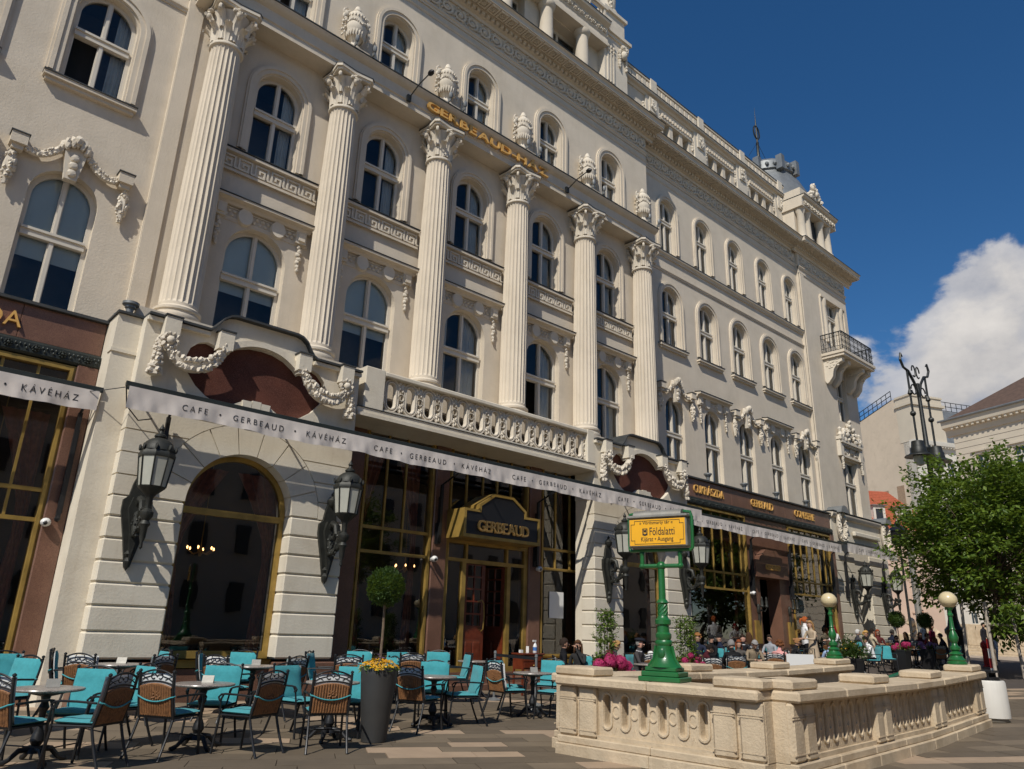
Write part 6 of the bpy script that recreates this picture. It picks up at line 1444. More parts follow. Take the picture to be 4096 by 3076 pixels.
for (x, y, r_, l) in ((13.3, 11.6, 0, 'round granite table between the sunglasses couple and the blonde woman'), (14.9, 11.5, 0, 'round granite table before the man in the flat cap'), (17.9, 11.9, 0, 'round granite table before the bending boy'), (18.6, 11.8, 0, 'round granite table between the hooded jacket and the red haired woman'), (20.2, 11.5, 0, 'round granite table under the hands of the man in beige'), (21.6, 12.2, 0, 'round granite table beside the man with glasses'), (22.9, 10.9, 0, 'round granite table between the pink jacket and the light blue shirt'), (26.9, 11.9, 0, 'round granite table in front of the man in the white shirt'), (29.8, 13.2, 0, 'round granite table by the corner block with three guests'), (32.2, 12.0, 0, 'round granite table set with glasses among the far guests'), (34.2, 11.9, 0, 'round granite table of the long haired woman in black')): table(x, y, l, False)
for cx0, cy0, Y, a, l in ((3545, 2588, 11.9, RAD(-140), 'empty teal chair behind the man in the white shirt'), (3803, 2568, 11.0, RAD(120), 'empty teal chair beside the green globe lamp post'), (2825, 2620, 10.7, RAD(60), 'teal cushioned chair just beyond the back balustrade, by the station sign')):
    p = onwall(cx0, cy0, Y); chair(p.x, p.y, a, l, 'cafe chairs with guests')
finish_people()
# ------------------------------------------------------------------ plants
def leaf_quads(mb, c, n, spread, ln, wd, rnd, up=.3, mi=0):
    for k in range(n):
        d = Vector((rnd.gauss(0, 1), rnd.gauss(0, 1), rnd.gauss(0, 1))); d = d.normalized() if d.length > .01 else Vector((0, 0, 1))
        p = Vector(c)+d*spread*rnd.random()**.5
        a = Vector((rnd.gauss(0, 1), rnd.gauss(0, 1), rnd.gauss(0, .6)-up*.3)).normalized(); b = a.cross(Vector((rnd.gauss(0, .5), rnd.gauss(0, .5), 1))).normalized(); nn = a.cross(b)
        l = ln*rnd.uniform(.7, 1.25); w_ = wd*rnd.uniform(.7, 1.2)
        mb.add([p, p+a*l*.45+b*w_*.5+nn*l*.06, p+a*l, p+a*l*.45-b*w_*.5+nn*l*.06], [(0, 1, 2, 3)], mi)
def ball_topiary(t, z, r, seed, n=3600):
    rnd = random.Random(seed); mb = MB(); mb.ball((0, 0, z), r*.80, 14, 9)
    for k in range(n):
        d = Vector((rnd.gauss(0, 1), rnd.gauss(0, 1), rnd.gauss(0, 1))).normalized(); bump = .94+.06*sin(d.x*9+d.z*7)+.05*sin(d.y*13); p = Vector((0, 0, z))+d*r*(bump-.16*rnd.random())
        a = (d*.9+Vector((rnd.gauss(0, .45), rnd.gauss(0, .45), rnd.gauss(0, .45)+.25))).normalized(); b = a.cross(Vector((rnd.random(), rnd.random(), 1))).normalized(); l = r*rnd.uniform(.10, .19); w_ = l*.28
        mb.add([p, p+a*l*.5+b*w_, p+a*l, p+a*l*.5-b*w_], [(0, 1, 2, 3)])
    obj('crown', mb, 'leaf_dark', t, smooth=0)
def flowers(t, z, r, n, pet, seed, leaves=True, dome=.10, size=.035):
    rnd = random.Random(seed); mb = MB(); lf = MB()
    for k in range(n):
        a = rnd.uniform(0, 2*pi); q = r*sqrt(rnd.random())*1.12; c = Vector((q*cos(a), q*sin(a), z+dome*(1-(q/r)**2*.8)+rnd.uniform(-.02, .03)))
        nrm = Vector((cos(a)*q/r*.8, sin(a)*q/r*.8, .8)).normalized(); u = nrm.orthogonal().normalized(); v = nrm.cross(u)
        for j in range(5):
            th = 2*pi*j/5+rnd.random(); d = u*cos(th)+v*sin(th); e = u*cos(th+.6)+v*sin(th+.6); s_ = size*rnd.uniform(.8, 1.2)
            mb.add([c, c+d*s_+nrm*.006, c+(d+e)*.62*s_+nrm*.012, c+e*s_+nrm*.006], [(0, 1, 2, 3)])
    obj('blossoms', mb, pet, t, smooth=0)
    if leaves:
        for k in range(n*3):
            a = rnd.uniform(0, 2*pi); q = r*sqrt(rnd.random())*1.1; leaf_quads(lf, (q*cos(a), q*sin(a), z+dome*.4*(1-q/r)-.02), 1, .04, .07, .03, rnd)
        obj('leaves', lf, 'leaf', t, smooth=0)
# tall grey planter with ball tree and pansies
p = gpos(1493, 2968); t = thing('planter_with_ball_tree', 'tall grey tapered planter with yellow pansies and a clipped ball tree', 'planter', (p.x, p.y, 0))
obj('pot', MB().lathe([(.155, 0), (.17, .01), (.195, .25), (.225, .6), (.245, .85), (.25, .93), (.245, .95), (.225, .95), (.22, .90), (0, .90)], 32), 'planter', t)
obj('stem', MB().tube([(.0, 0, .88), (.01, .0, 1.2), (.02, .01, 1.5), (.0, .0, 1.92)], [.022, .02, .019, .017], 8), 'bark', t)
ball_topiary(t, 2.04, .27, 5); flowers(t, .95, .24, 75, 'petal_yellow', 3); flowers(t, 1.0, .07, 7, 'petal_purple', 8, False)
# trellis plants behind the balustrade
def hydrangea(t, heads, seed, pet='petal_pink'):
    rnd = random.Random(seed)
    for (x, y, z, r) in heads:
        mb = MB()
        for k in range(150):
            d = Vector((rnd.gauss(0, 1), rnd.gauss(0, 1), rnd.gauss(0, 1)+.25)).normalized(); c = Vector((x, y, z))+d*r*rnd.uniform(.82, 1.02); u = d.orthogonal().normalized(); v = d.cross(u); s_ = r*.22
            for j in range(4): th = pi/2*j+k; e = u*cos(th)+v*sin(th); g = u*cos(th+.8)+v*sin(th+.8); mb.add([c, c+e*s_*.8, c+(e+g)*.7*s_+d*.004, c+g*s_*.8], [(0, 1, 2, 3)])
        mb.ball((x, y, z), r*.8, 8, 6); obj('flower_head', mb, pet, t, smooth=0)
def trellis(px_, Y, ztop, seed, label, heads):
    q = onwall(px_, 2600, Y); t = thing('trellis_planter', label, 'planter', (q.x, q.y, zg(q.x, q.y))); h = ztop-zg(q.x, q.y); rnd = random.Random(seed)
    obj('pot', MB().lathe([(.17, 0), (.2, .1), (.25, .70), (.26, .78), (.24, .78), (.22, .72), (0, .72)], 20), 'planter_black', t)
    st = MB()
    for k in range(4): a = pi/2*k+.4; st.tube([(.11*cos(a), .11*sin(a), .5), (.1*cos(a), .1*sin(a), h)], .006, 4)
    for k in range(5): z = .8+(h-.85)*k/4; st.tube([(.11*cos(a*pi/4), .11*sin(a*pi/4), z) for a in range(8)], .004, 3, closed=True)
    obj('trellis', st, 'iron', t); lf = MB(); vs_ = MB()
    for k in range(120):
        z = .62+(h-.60)*rnd.random()**.9; a = rnd.uniform(0, 2*pi); w_ = .20*(1-.45*(z-.6)/(h-.6)); c = Vector((w_*cos(a), w_*sin(a), z)); leaf_quads(lf, c, 12, .09, .075, .036, rnd)
        if k % 3 == 0: e = c+Vector((cos(a)*.12, sin(a)*.12, rnd.uniform(-.05, .14))); vs_.tube([c*.6+Vector((0, 0, z*.4)), c, e], .004, 3); leaf_quads(lf, e, 6, .05, .05, .024, rnd)
    obj('leaves', lf, 'leaf_light', t, smooth=0); obj('twigs', vs_, 'bark', t)
    lf = MB(); 
    for k in range(60): leaf_quads(lf, (rnd.uniform(-.25, .25), rnd.uniform(-.25, .25), .80+rnd.uniform(-.05, .1)), 2, .05, .11, .06, rnd)
    obj('foliage', lf, 'leaf', t, smooth=0); hydrangea(t, heads, seed+1)
trellis(2425, 10.2, 1.90, 31, 'leafy vine on a wire trellis with deep pink hydrangeas, left of the station sign', [(-.12, -.20, .97, .14), (.16, -.22, .95, .15), (.05, -.05, 1.06, .13), (.34, -.22, .86, .14), (-.30, -.08, .90, .13), (.45, -.3, .72, .11)])
trellis(2745, 9.5, 1.84, 37, 'leafy vine on a wire trellis with small pink flowers, right of the station sign', [(.2, -.12, 1.05, .08), (-.2, -.1, 1.0, .07), (.24, -.2, .92, .08), (.0, -.22, .96, .06), (-.14, -.2, 1.1, .06)])
def pot_planter(px_, py_, Y, label, kind, ballz=None, seed=1):
    q = onwall(px_, py_, Y); g = zg(q.x, q.y); t = thing('black_planter', label, 'planter', (q.x, q.y, g)); rnd = random.Random(seed)
    m = MB(); 
    for z0, z1, a, b in ((0, .72, .20, .27), (.72, .78, .28, .28)):
        m.add([(-a, -a, z0), (a, -a, z0), (a, a, z0), (-a, a, z0), (-b, -b, z1), (b, -b, z1), (b, b, z1), (-b, b, z1)], [(0, 3, 2, 1), (4, 5, 6, 7), (0, 1, 5, 4), (1, 2, 6, 5), (2, 3, 7, 6), (3, 0, 4, 7)])
    obj('pot', m, 'planter_black', t, smooth=0)
    lf = MB()
    if kind == 'bush':
        for k in range(240): d = Vector((rnd.gauss(0, .2), rnd.gauss(0, .2), abs(rnd.gauss(0, .22)))); leaf_quads(lf, d+Vector((0, 0, .85)), 6, .09, .10, .045, rnd)
        obj('bush', lf, 'leaf_dark', t, smooth=0); flowers(t, .95, .3, 14, 'petal_yellow', seed, False, .3, .03)
    else:
        for k in range(60): leaf_quads(lf, (rnd.uniform(-.28, .28), rnd.uniform(-.28, .28), .80+rnd.uniform(-.05, .1)), 3, .06, .10, .05, rnd)
        obj('foliage', lf, 'leaf', t, smooth=0); hydrangea(t, [(rnd.uniform(-.26, .26), rnd.uniform(-.26, .2), .86+rnd.uniform(-.05, .1), .11) for _ in range(8)], seed, 'petal_pink' if kind == 'pink' else 'petal_purple')
        if ballz: obj('stem', MB().tube([(0, 0, .75), (.01, 0, ballz-.2)], .018, 6), 'bark', t); ball_topiary(t, ballz-g, .30, seed+4, 2200)
pot_planter(3405, 2650, 10.3, 'black square planter with a dense dark bush, just behind the station stairs', 'bush', seed=41)
pot_planter(3608, 2650, 11.75, 'black square planter with crimson hydrangeas and a ball tree', 'pink', 2.30, 43)
pot_planter(3722, 2650, 11.5, 'black square planter with mauve hydrangeas and a ball tree', 'mauve', 2.32, 47)
# weeds at the foot of the balustrade
w_ = MB(); rnd = random.Random(2)
for k in range(9):
    a = rnd.uniform(0, 2*pi); l = rnd.uniform(.08, .17); d = Vector((cos(a), sin(a), rnd.uniform(.5, 1.6))).normalized(); b = d.cross(Vector((0, 0, 1))).normalized(); P = [d*l*q-Vector((0, 0, .04*q*q)) for q in (0, .4, .8, 1)]
    w_.add([P[0], P[1]+b*.02, P[2]+b*.018, P[3], P[2]-b*.018, P[1]-b*.02], [(0, 1, 2, 3, 4, 5)])
g = gpos(2580, 3036); tag(obj('weed', w_, 'leaf_light', loc=(g.x-.0, g.y, .005), smooth=0), 'small broad leaved weed growing at the foot of the balustrade', 'weed')
w2 = MB(); leaf_quads(w2, (0, 0, .02), 26, .05, .05, .015, rnd); g = gpos(2625, 3042); tag(obj('weed', w2, 'leaf_light', loc=(g.x, g.y, .005), smooth=0), 'low tuft of grass in the joint under the balustrade', 'weed')
# ------------------------------------------------------------------ trees
def tree(x, y, h0, c, rad, label, seed, nclus, nleaf=70, ls=(.16, .05), mt='leaf', off=None, tr=.09):
    g = zg(x, y); t = thing('street_tree', label, 'tree', (x, y, g), 0, 'young street trees on the square'); rnd = random.Random(seed); br = MB(); lf = MB()
    top = Vector((c[0], c[1], c[2]+rad[2]*.5)); br.tube([(0, 0, 0), (.03, .02, h0*.5), (c[0]*.5, c[1]*.5, h0), tuple(Vector(c)*.9), tuple(top)], [tr, tr*.85, tr*.75, tr*.45, tr*.15], 8)
    for k in range(nclus):
        while True:
            d = Vector((rnd.uniform(-1, 1), rnd.uniform(-1, 1), rnd.uniform(-1, 1)))
            if .30 < d.length < 1: break
        irr = 1+.16*sin(d.x*5+seed)+.14*sin(d.y*6+d.z*5)
        p = Vector(c)+Vector((d.x*rad[0], d.y*rad[1], d.z*rad[2]))*irr
        base = Vector((c[0]*.7, c[1]*.7, h0+.25*(p.z-h0)))
        if k % 3 == 0: br.tube([base, base.lerp(p, .5)+Vector((0, 0, .12)), p], [tr*.32, tr*.18, .008], 5)
        out = (p-base).normalized(); tw = (out+Vector((rnd.gauss(0, .5), rnd.gauss(0, .5), rnd.gauss(0, .25)-.1))).normalized(); ln = rnd.uniform(.35, .75)*rad[0]*.35
        for q in range(nleaf):
            s_ = rnd.random(); b = p+tw*ln*(s_-.35)*1.4+Vector((rnd.gauss(0, .12), rnd.gauss(0, .12), rnd.gauss(0, .08)))*(1+.4*rad[0]*.3)
            a = (tw*.7+Vector((rnd.gauss(0, .6), rnd.gauss(0, .6), rnd.gauss(0, .4)-.35))).normalized(); sd = a.cross(Vector((rnd.gauss(0, .4), rnd.gauss(0, .4), 1))).normalized(); nn = a.cross(sd); l = ls[0]*rnd.uniform(.7, 1.3); wd = ls[1]*rnd.uniform(.7, 1.2)
            lf.add([b, b+a*l*.4+sd*wd+nn*.01, b+a*l, b+a*l*.4-sd*wd+nn*.01], [(0, 1, 2, 3)])
    obj('trunk', br, 'bark', t); obj('crown', lf, mt, t, smooth=0)
    return t
TRX, TRY = 31.2, 9.0
tree(TRX, TRY, 2.5, (2.3, .0, 4.9), (4.2, 3.0, 3.1), 'leafy young tree tied between pale stakes beyond the litter bin', 5, 470, 80, ls=(.20, .062))
tree(17.2, 1.0, 2.6, (0, 0, 4.9), (1.7, 1.6, 1.9), 'young tree that shades the paving beside the litter bin', 9, 110, 55)
for i, (sx, sy) in enumerate(((-.55, -.55), (.55, -.55), (.55, .55), (-.55, .55))):
    pass
stk = thing('tree_stakes', 'pale wooden stakes with a cross bar around the young tree', 'tree stakes', (TRX, TRY, zg(TRX, TRY)))
for (sx, sy) in ((-.75, -.2), (.35, -.75), (.75, .2), (-.35, .75)): obj('stake', MB().tube([(sx, sy, 0), (sx*.9, sy*.9, 2.5)], .055, 8), 'wood_stake', stk)
obj('cross_bar', MB().tube([(-.75, -.2, 1.75), (.35, -.75, 1.75)], .05, 6), 'wood_stake', stk); obj('cross_bar', MB().tube([(.75, .2, 1.75), (.35, -.75, 1.75)], .05, 6), 'wood_stake', stk)
# ------------------------------------------------------------------ street lamp and things beyond
def big_lamp(x, y, hgt, label):
    g = zg(x, y); t = thing('street_lamp', label, 'street lamp', (x, y, g), RAD(-7)); s = hgt/14.5
    obj('pedestal', MB().lathe([(.42, 0), (.42, .35), (.36, .42), (.34, 1.2), (.40, 1.3), (.40, 1.45), (.26, 1.6), (.20, 1.9)], 12), 'iron', t)
    obj('post', MB().lathe([(.20, 1.9), (.16, 4), (.20, 4.05), (.20, 4.15), (.14, 4.2), (.12, 9.6*s), (.17, 9.7*s), (.17, 9.8*s), (.11, 9.9*s), (.08, 13.0*s)], 12), 'iron', t)
    for sg in (-1, 1):
        a = MB(); a.tube([(0, 0, 12.2*s), (sg*.3, 0, 13.0*s), (sg*.75, 0, 13.5*s), (sg*1.15, 0, 13.6*s), (sg*1.35, 0, 13.95*s), (sg*1.25, 0, 14.3*s), (sg*1.1, 0, 14.15*s)], [.07, .07, .07, .06, .06, .05, .03], 6)
        a.tube([(sg*(.45+.22*cos(q*.6)), 0, 12.6*s+.25*sin(q*.6)) for q in range(11)], .035, 5); a.tube([(sg*(.2+.16*cos(q*.6)), 0, 13.6*s+.3*sin(q*.6)) for q in range(10)], .035, 5)
        a.tube([(sg*.85, 0, 13.55*s), (sg*.85, 0, 9.9*s)], .05, 6); a.ball((sg*.85, 0, 11.3*s), .14, 8, 6); a.lathe([(.03, 0), (.12, .1), (.06, .3)], 8, (sg*.85, 0, 12.2*s)); obj('arm', a, 'iron', t)
        obj('lamp_shade', MB().lathe([(.10, .75), (.26, .72), (.30, .45), (.34, .40), (.36, .15), (.62, .02), (.64, -.02), (.30, 0)], 18, (sg*.85, 0, 9.2*s)), 'iron', t); obj('bulb_glass', MB().lathe([(.28, 0), (.27, -.2), (.16, -.42), (0, -.48)], 14, (sg*.85, 0, 9.2*s)), 'lamp_glass', t)
big_lamp(37.6, 12.2, 14.4, 'tall dark green lamp post with two hanging bell lanterns above the tree')
q = onwall(3592, 2130, 16.5); t = thing('lantern_post', 'black post with a box lantern in front of the red roofed house', 'street lamp', (q.x, q.y, .75))
obj('post', MB().lathe([(.16, 0), (.14, .8), (.07, 1.0), (.06, q.z-1.6), (.1, q.z-1.5)], 10), 'iron', t); obj('lantern', MB().lathe([(.25, -.75), (.45, -.55), (.55, .0), (.62, .06), (.2, .4), (.04, .7), (.0, 1.0)], 8, (0, 0, q.z-.75)), 'black', t)
q = onwall(3640, 2200, 18.0); t = tag(obj('signal_mast', MB().lathe([(.24, 0), (.20, .3), (.17, q.z+.6-.75), (0, q.z+.65-.75)], 12), 'grey_metal', loc=(q.x, q.y, .75)), 'plain grey steel mast behind the tree leaves, near the lantern post', 'mast')
# terrace of a monument with steps, seated people, lion
def oriented(o_, ang): return o_
TC = onwall(3700, 2560, 19.0); TA = RAD(-35)
t = thing('stone_terrace', 'pale stone steps and parapet beyond the far cafe tables', 'terrace', (TC.x, TC.y, .75), TA)
for k in range(4): obj('step', MB().bbox(-9+.0*k, 9, -1.6+.42*k, 3, .0+.17*k, .17+.17*k, .02), 'travertine', t)
obj('parapet', MB().bbox(-9, -1.2, .4, .9, .68, 1.25, .03), 'travertine', t); obj('parapet', MB().bbox(3.2, 9, .2, .8, .68, 2.0, .03), 'travertine', t); obj('pedestal', MB().bbox(-.6, 1.9, .2, 1.2, .68, 1.15, .03), 'travertine', t)
lm = MB(); lm.tube([(1.5, .6, 1.25), (.9, .6, 1.45), (.2, .6, 1.55), (-.2, .6, 1.75)], [.25, .33, .36, .3], 10); lm.ball((-.38, .6, 2.0), (.26, .25, .30), 10, 7, jit=.06); lm.ball((-.58, .6, 1.92), (.13, .13, .12), 8, 6)
for sy in (.4, .8): lm.tube([(-.1, sy, 1.5), (-.35, sy, 1.25), (-.6, sy, 1.22)], [.13, .11, .09], 8); lm.tube([(1.3, sy, 1.4), (1.0, sy, 1.22), (.7, sy, 1.22)], [.2, .14, .09], 8)
o = obj('lion_statue', lm, 'travertine', rot=(0, 0, TA), loc=(TC.x, TC.y, .75), smooth=60); tag(o, 'pale stone lion lying on its pedestal on the terrace steps', 'statue')
# red wording panel on the wall behind
# people far off
PEOPLE.clear()
def far(x, y, Y, zf, ang, label, sit=False, **k):
    p = onwall(x, y, Y); person((p.x, p.y, zf), ang, label, sit=sit, **k)
TS = Vector((TC.x, TC.y, .75)); ca, sa = cos(TA), sin(TA)
def tloc(lx_, ly_): return (TS.x+lx_*ca-ly_*sa, TS.y+lx_*sa+ly_*ca)
for lx_, lab, kw in ((-3.0, 'dark haired woman in jeans seated on the terrace parapet', dict(top=(.10, .14, .20), bottom=(.07, .12, .22), hair=(.012, .01, .01), hairstyle='long', pose='fold')), (-3.75, 'companion seated on the terrace parapet behind the left ball tree', dict(top=(.03, .03, .04), bottom=(.08, .13, .22), hair=(.03, .02, .015)))):
    X, Y = tloc(lx_, .62); person((X, Y, .75+1.25-.47), TA-pi/2, lab, lean=10, **kw)
X, Y = tloc(.6, .9); person((X, Y, 1.43+.35), TA-pi/2+.6, 'person in a pink top standing on the terrace', sit=False, top=(.70, .25, .25), bottom=(.02, .02, .03), pose='down', hair=(.05, .03, .02), hairstyle='long')
for x, y, Y, lab, kw in ((3966, 2490, 11.9, 'person in a black hooded jacket and pale jeans standing behind the tree stakes', dict(top=BLK, bottom=(.34, .40, .47), hair=(.02, .015, .01), pose='fold')), (3925, 2500, 13.5, 'person in dark clothes standing behind the tree trunk', dict(top=(.02, .02, .024), bottom=(.03, .03, .035), hair=(.02, .015, .01), pose='down')), (3686, 2497, 15.0, 'man in a dark jacket walking past the ball trees', dict(top=(.03, .04, .06), bottom=(.03, .03, .04), hair=(.25, .2, .15), pose='down')), (3722, 2525, 13.6, 'woman in a maroon and white jacket standing at the far tables', dict(top=(.22, .02, .05), extra=(.7, .68, .66), bottom=(.05, .05, .05), hair=(.06, .03, .02), pose='down', hairstyle='bob'))):
    p = onwall(x, y, Y); z = zg(p.x, p.y); person((p.x, p.y, z+.003), TW+.5, lab, sit=False, scale=max(.9, min(1.12, (p.z-z)/1.66)), **kw)
finish_people()
# hydrant, striped post, sign board by the stairs
q = gpos(3950, 2668); t = thing('fire_hydrant', 'red fire hydrant in front of the person in pale jeans', 'hydrant', (q.x, q.y, q.z)); obj('barrel', MB().lathe([(.16, 0), (.16, .05), (.11, .08), (.11, .75), (.15, .8), (.14, .95), (.05, 1.05), (0, 1.08)], 12), 'red_paint', t)
for s_ in (-1, 1): obj('outlet', MB().tube([(0, 0, .85), (s_*.22, 0, .85)], .07, 8), 'red_paint', t)
q = gpos(3975, 2712); t = thing('striped_post', 'red and white striped post leaning beside the tree stakes', 'post', (q.x, q.y, q.z))
for k in range(4): obj('band', MB().lathe([(.05, .32*k), (.05, .32*k+.32)], 10), 'red_paint' if k % 2 else 'white_plastic', t)
# parked car, mostly hidden
def car(x, y, ang, col, label):
    t = thing('parked_car', label, 'car', (x, y, zg(x, y)), ang); mat('carpaint', col, .25, coat=.6) if 'carpaint' not in MATS else None
    m = MB().plate([(-2.2, .35), (2.15, .35), (2.25, .6), (2.15, .95), (1.1, 1.08), (.55, 1.62), (-1.5, 1.68), (-2.1, 1.15), (-2.25, .7)], [], -.88, .88); obj('body', m, 'carpaint', t)
    for s_ in (-1, 1):
        obj('window', MB().plate([(-1.75, 1.12), (.95, 1.08), (.48, 1.55), (-1.42, 1.60)], [], s_*.885, s_*.89), 'glass_far', t)
        for wx_ in (-1.35, 1.4): w__ = obj('wheel', MB().tube([(wx_, s_*.72, .35), (wx_, s_*.92, .35)], .35, 16), 'black', t); obj('rim', MB().tube([(wx_, s_*.9, .35), (wx_, s_*.935, .35)], .2, 10), 'zinc', w__)
        obj('headlight', MB().box(2.1, 2.26, s_*.6-.15, s_*.6+.15, .7, .88), 'lamp_glass', t)
    obj('windscreen', MB().add([(1.12, -.75, 1.1), (1.12, .75, 1.1), (.60, .7, 1.6), (.60, -.7, 1.6)], [(0, 1, 2, 3)]), 'glass_far', t)
q = onwall(3900, 2500, 22); car(q.x, q.y, RAD(150), (.62, .62, .6), 'white estate car parked behind the tree, beyond the terrace')
# ------------------------------------------------------------------ houses beyond
def face_building(name, label, P, ang, width, depth, hgt, mt, rows, cols_, wsz, z0, dz, x0, dx, cornice=None, roof=None, group=None, base=.75, courses=0):
    t = thing(name, label, 'building', (P[0], P[1], base), ang, group)
    hs = [rect(x0+dx*i-wsz[0]/2, x0+dx*i+wsz[0]/2, z0+dz*j, z0+dz*j+wsz[1]) for j in range(rows) for i in range(cols_)]
    m = MB().plate(rect(0, width, 0, hgt), hs, 0, .35, back=False); m.box(0, .3, .35, depth, 0, hgt); m.box(width-.3, width, .35, depth, 0, hgt); obj('wall', m, mt, t, smooth=0)
    obj('interior_wall', MB().box(.3, width-.3, .8, .9, 0, hgt), 'interior', t)
    for h in hs:
        a, b, c, d = h[0][0], h[1][0], h[0][1], h[2][1]; mx = (a+b)/2
        w = obj('window', MB().plate(rect(a, b, c, d), [rect(a+.09, mx-.05, c+.09, c+(d-c)*.62), rect(mx+.05, b-.09, c+.09, c+(d-c)*.62), rect(a+.09, mx-.05, c+(d-c)*.68, d-.09), rect(mx+.05, b-.09, c+(d-c)*.68, d-.09)], .14, .22), 'whitebldg', t, smooth=0)
        obj('pane', MB().box(a+.05, b-.05, .18, .185, c+.05, d-.05), 'glass_far', w); 
        fr = MB().plate(rect(a-.22, b+.22, c-.1, d+.25), [rect(a, b, c, d)], -.06, .02); fr.box(a-.35, b+.35, -.2, .02, d+.25, d+.42); fr.box(a-.3, b+.3, -.15, .02, c-.25, c-.1); obj('surround', fr, mt, w, smooth=0)
    for k in range(courses): obj('groove_course', MB().box(0, width, -.03, .0, k*.62+.03, k*.62+.6) if False else MB().box(-.02, width+.02, -.012, .0, .62*k, .62*k+.03), 'roof_brown', t)
    if cornice: 
        e = exx(MB(), [(.3, hgt-cornice), (-.15, hgt-cornice), (-.25, hgt-cornice*.6), (-.7, hgt-cornice*.45), (-.8, hgt-.1), (-.8, hgt), (.3, hgt)], -.6, width+.6); obj('cornice', e, mt, t)
        for k in range(int(width/.55)): obj('modillion', MB().box(.3+.55*k, .52+.55*k, -.62, -.2, hgt-cornice*.62, hgt-cornice*.46), mt, t)
    if roof:
        rh, mtr = roof; obj('roof', MB().add([(-.7, -.8, hgt), (width+.7, -.8, hgt), (width+.7, depth+.5, hgt), (-.7, depth+.5, hgt), (depth*.45, depth*.5, hgt+rh), (width-depth*.45, depth*.5, hgt+rh)], [(0, 1, 5, 4), (1, 2, 5), (2, 3, 4, 5), (3, 0, 4)]), mtr, t, smooth=0)
    return t
# cream house on the right side of the square
C = ray(3806, 1702)*75; fdir = atan2(-.94, -.33)
t = face_building('cream_house', 'cream house with grooved courses, bracketed cornice and brown tiled roof, right of the square', (C.x, C.y), fdir, 34, 14, CAMH+C.z-.75+.35, 'creambldg', 4, 9, (1.25, 2.3), 3.0, 4.35, 2.6, 3.7, cornice=1.5, roof=(5.5, 'roof_brown'), courses=33)
obj('gutter', MB().tube([(-.8, -.9, CAMH+C.z-.35), (34.6, -.9, CAMH+C.z-.35)], .12, 8), 'zinc', t)
# low pink house with red tiled roof
A_ = ray(3729, 2130)*86; d_ = Vector((-.82, .57, 0)); P0 = Vector((A_.x, A_.y, 0))+d_*24
ez = CAMH+A_.z-.75
t = face_building('pink_house', 'low pink house with a red tiled roof and two dormers', (P0.x, P0.y), atan2(-.57, .82), 24, 9, ez, 'pinkbldg', 3, 6, (1.15, 2.0), 1.6, 3.9, 2.5, 3.7, cornice=.7)
rf = MB(); W_ = 24.5; nr = 22
for k in range(nr):
    y0, y1 = -.8+6.2*k/nr, -.8+6.2*(k+1)/nr+.06; z0, z1 = ez+5.6*k/nr, ez+5.6*(k+1)/nr+.05
    rf.add([(-.5, y0, z0+.05), (W_-y0*.35, y0, z0+.05), (W_-y1*.35, y1, z1), (-.5, y1, z1), (-.5, y0, z0-.02), (W_-y0*.35, y0, z0-.02)], [(0, 1, 2, 3), (4, 5, 1, 0)])
rf.add([(-.5, 5.4, ez+5.6), (W_-1.9, 5.4, ez+5.6), (W_, 9.5, ez), (-.5, 9.5, ez)], [(0, 1, 2, 3)]); rf.add([(W_+.28, -.8, ez), (W_, 9.5, ez), (W_-1.9, 5.4, ez+5.6)], [(0, 1, 2)])
obj('roof', rf, 'roof_tile', t, smooth=0)
for x in (23.4-3.4*k for k in range(4)):
    x -= 2.0; d = obj('dormer', MB().plate([(x-.75, ez+.9), (x+.75, ez+.9), (x+.75, ez+2.9), (x-.75, ez+2.9)], [rect(x-.45, x+.45, ez+1.0, ez+2.55)], .5, .6).add([(x-.75, .5, ez+.8), (x-.75, .5, ez+2.9), (x-.75, 3, ez+2.9)], [(0, 1, 2)]).add([(x+.75, .5, ez+.8), (x+.75, .5, ez+2.9), (x+.75, 3, ez+2.9)], [(0, 2, 1)]), 'whitebldg', t, smooth=0)
    obj('window', MB().box(x-.45, x+.45, .56, .6, ez+1.0, ez+2.55), 'glass_far', d); obj('dormer_roof', MB().box(x-.95, x+.95, .3, 3.1, ez+2.9, ez+3.0), 'zinc', d)
# tall pale building behind with a bare side wall
Cn = ray(3655, 1760)*112; hz = CAMH+Cn.z-.75
t = face_building('tall_pale_building', 'tall pale building with a bare side wall showing brick patches', (Cn.x, Cn.y), atan2(-.416, .909), 46, 2, hz, 'whitebldg', 5, 9, (1.4, 2.6), 3.5, 5.2, 6.5, 4.6, cornice=1.4)
sw = MB().add([(0, 0, 0), (0, 46, 0), (0, 46, hz-1), (0, 26, hz+1.5), (0, 3.0, hz+7.2), (0, .0, hz+6.4)], [(0, 5, 4, 3, 2, 1)]); obj('side_wall', sw, 'greybldg', t, smooth=0)
obj('mansard', MB().add([(0, 0, hz), (46, 0, hz), (46, 3.2, hz+6.6), (0, 3.2, hz+6.6)], [(0, 1, 2, 3)]), 'zinc', t, smooth=0)
obj('corner_attic', MB().box(-.05, 6.2, -.3, 2.5, hz, hz+7.0).box(-.3, 6.5, -.6, 2.6, hz+5.6, hz+6.0).box(-.2, 6.3, -.45, 2.5, hz+7.0, hz+7.3), 'creambldg', t)
for k in range(6): obj('brick_patch', MB().box(-.05, -.02, 3.0+3.1*k, 4.4+3.1*k, hz-16, hz-6.4-.35*k), 'brick', t)
rl = MB()
for z in (.0, .75, 1.5): rl.tube([(0, 3.2, hz+7.2+z), (0, 26, hz+1.6+z)], .06, 4); rl.tube([(6.5, 3.2, hz+6.7+z), (46, 3.2, hz+6.7+z)], .06, 4)
for k in range(24): y = 3.2+22.8*k/23; z = hz+7.2-5.6*k/23; rl.tube([(0, y, z), (0, y, z+1.5)], .05, 4)
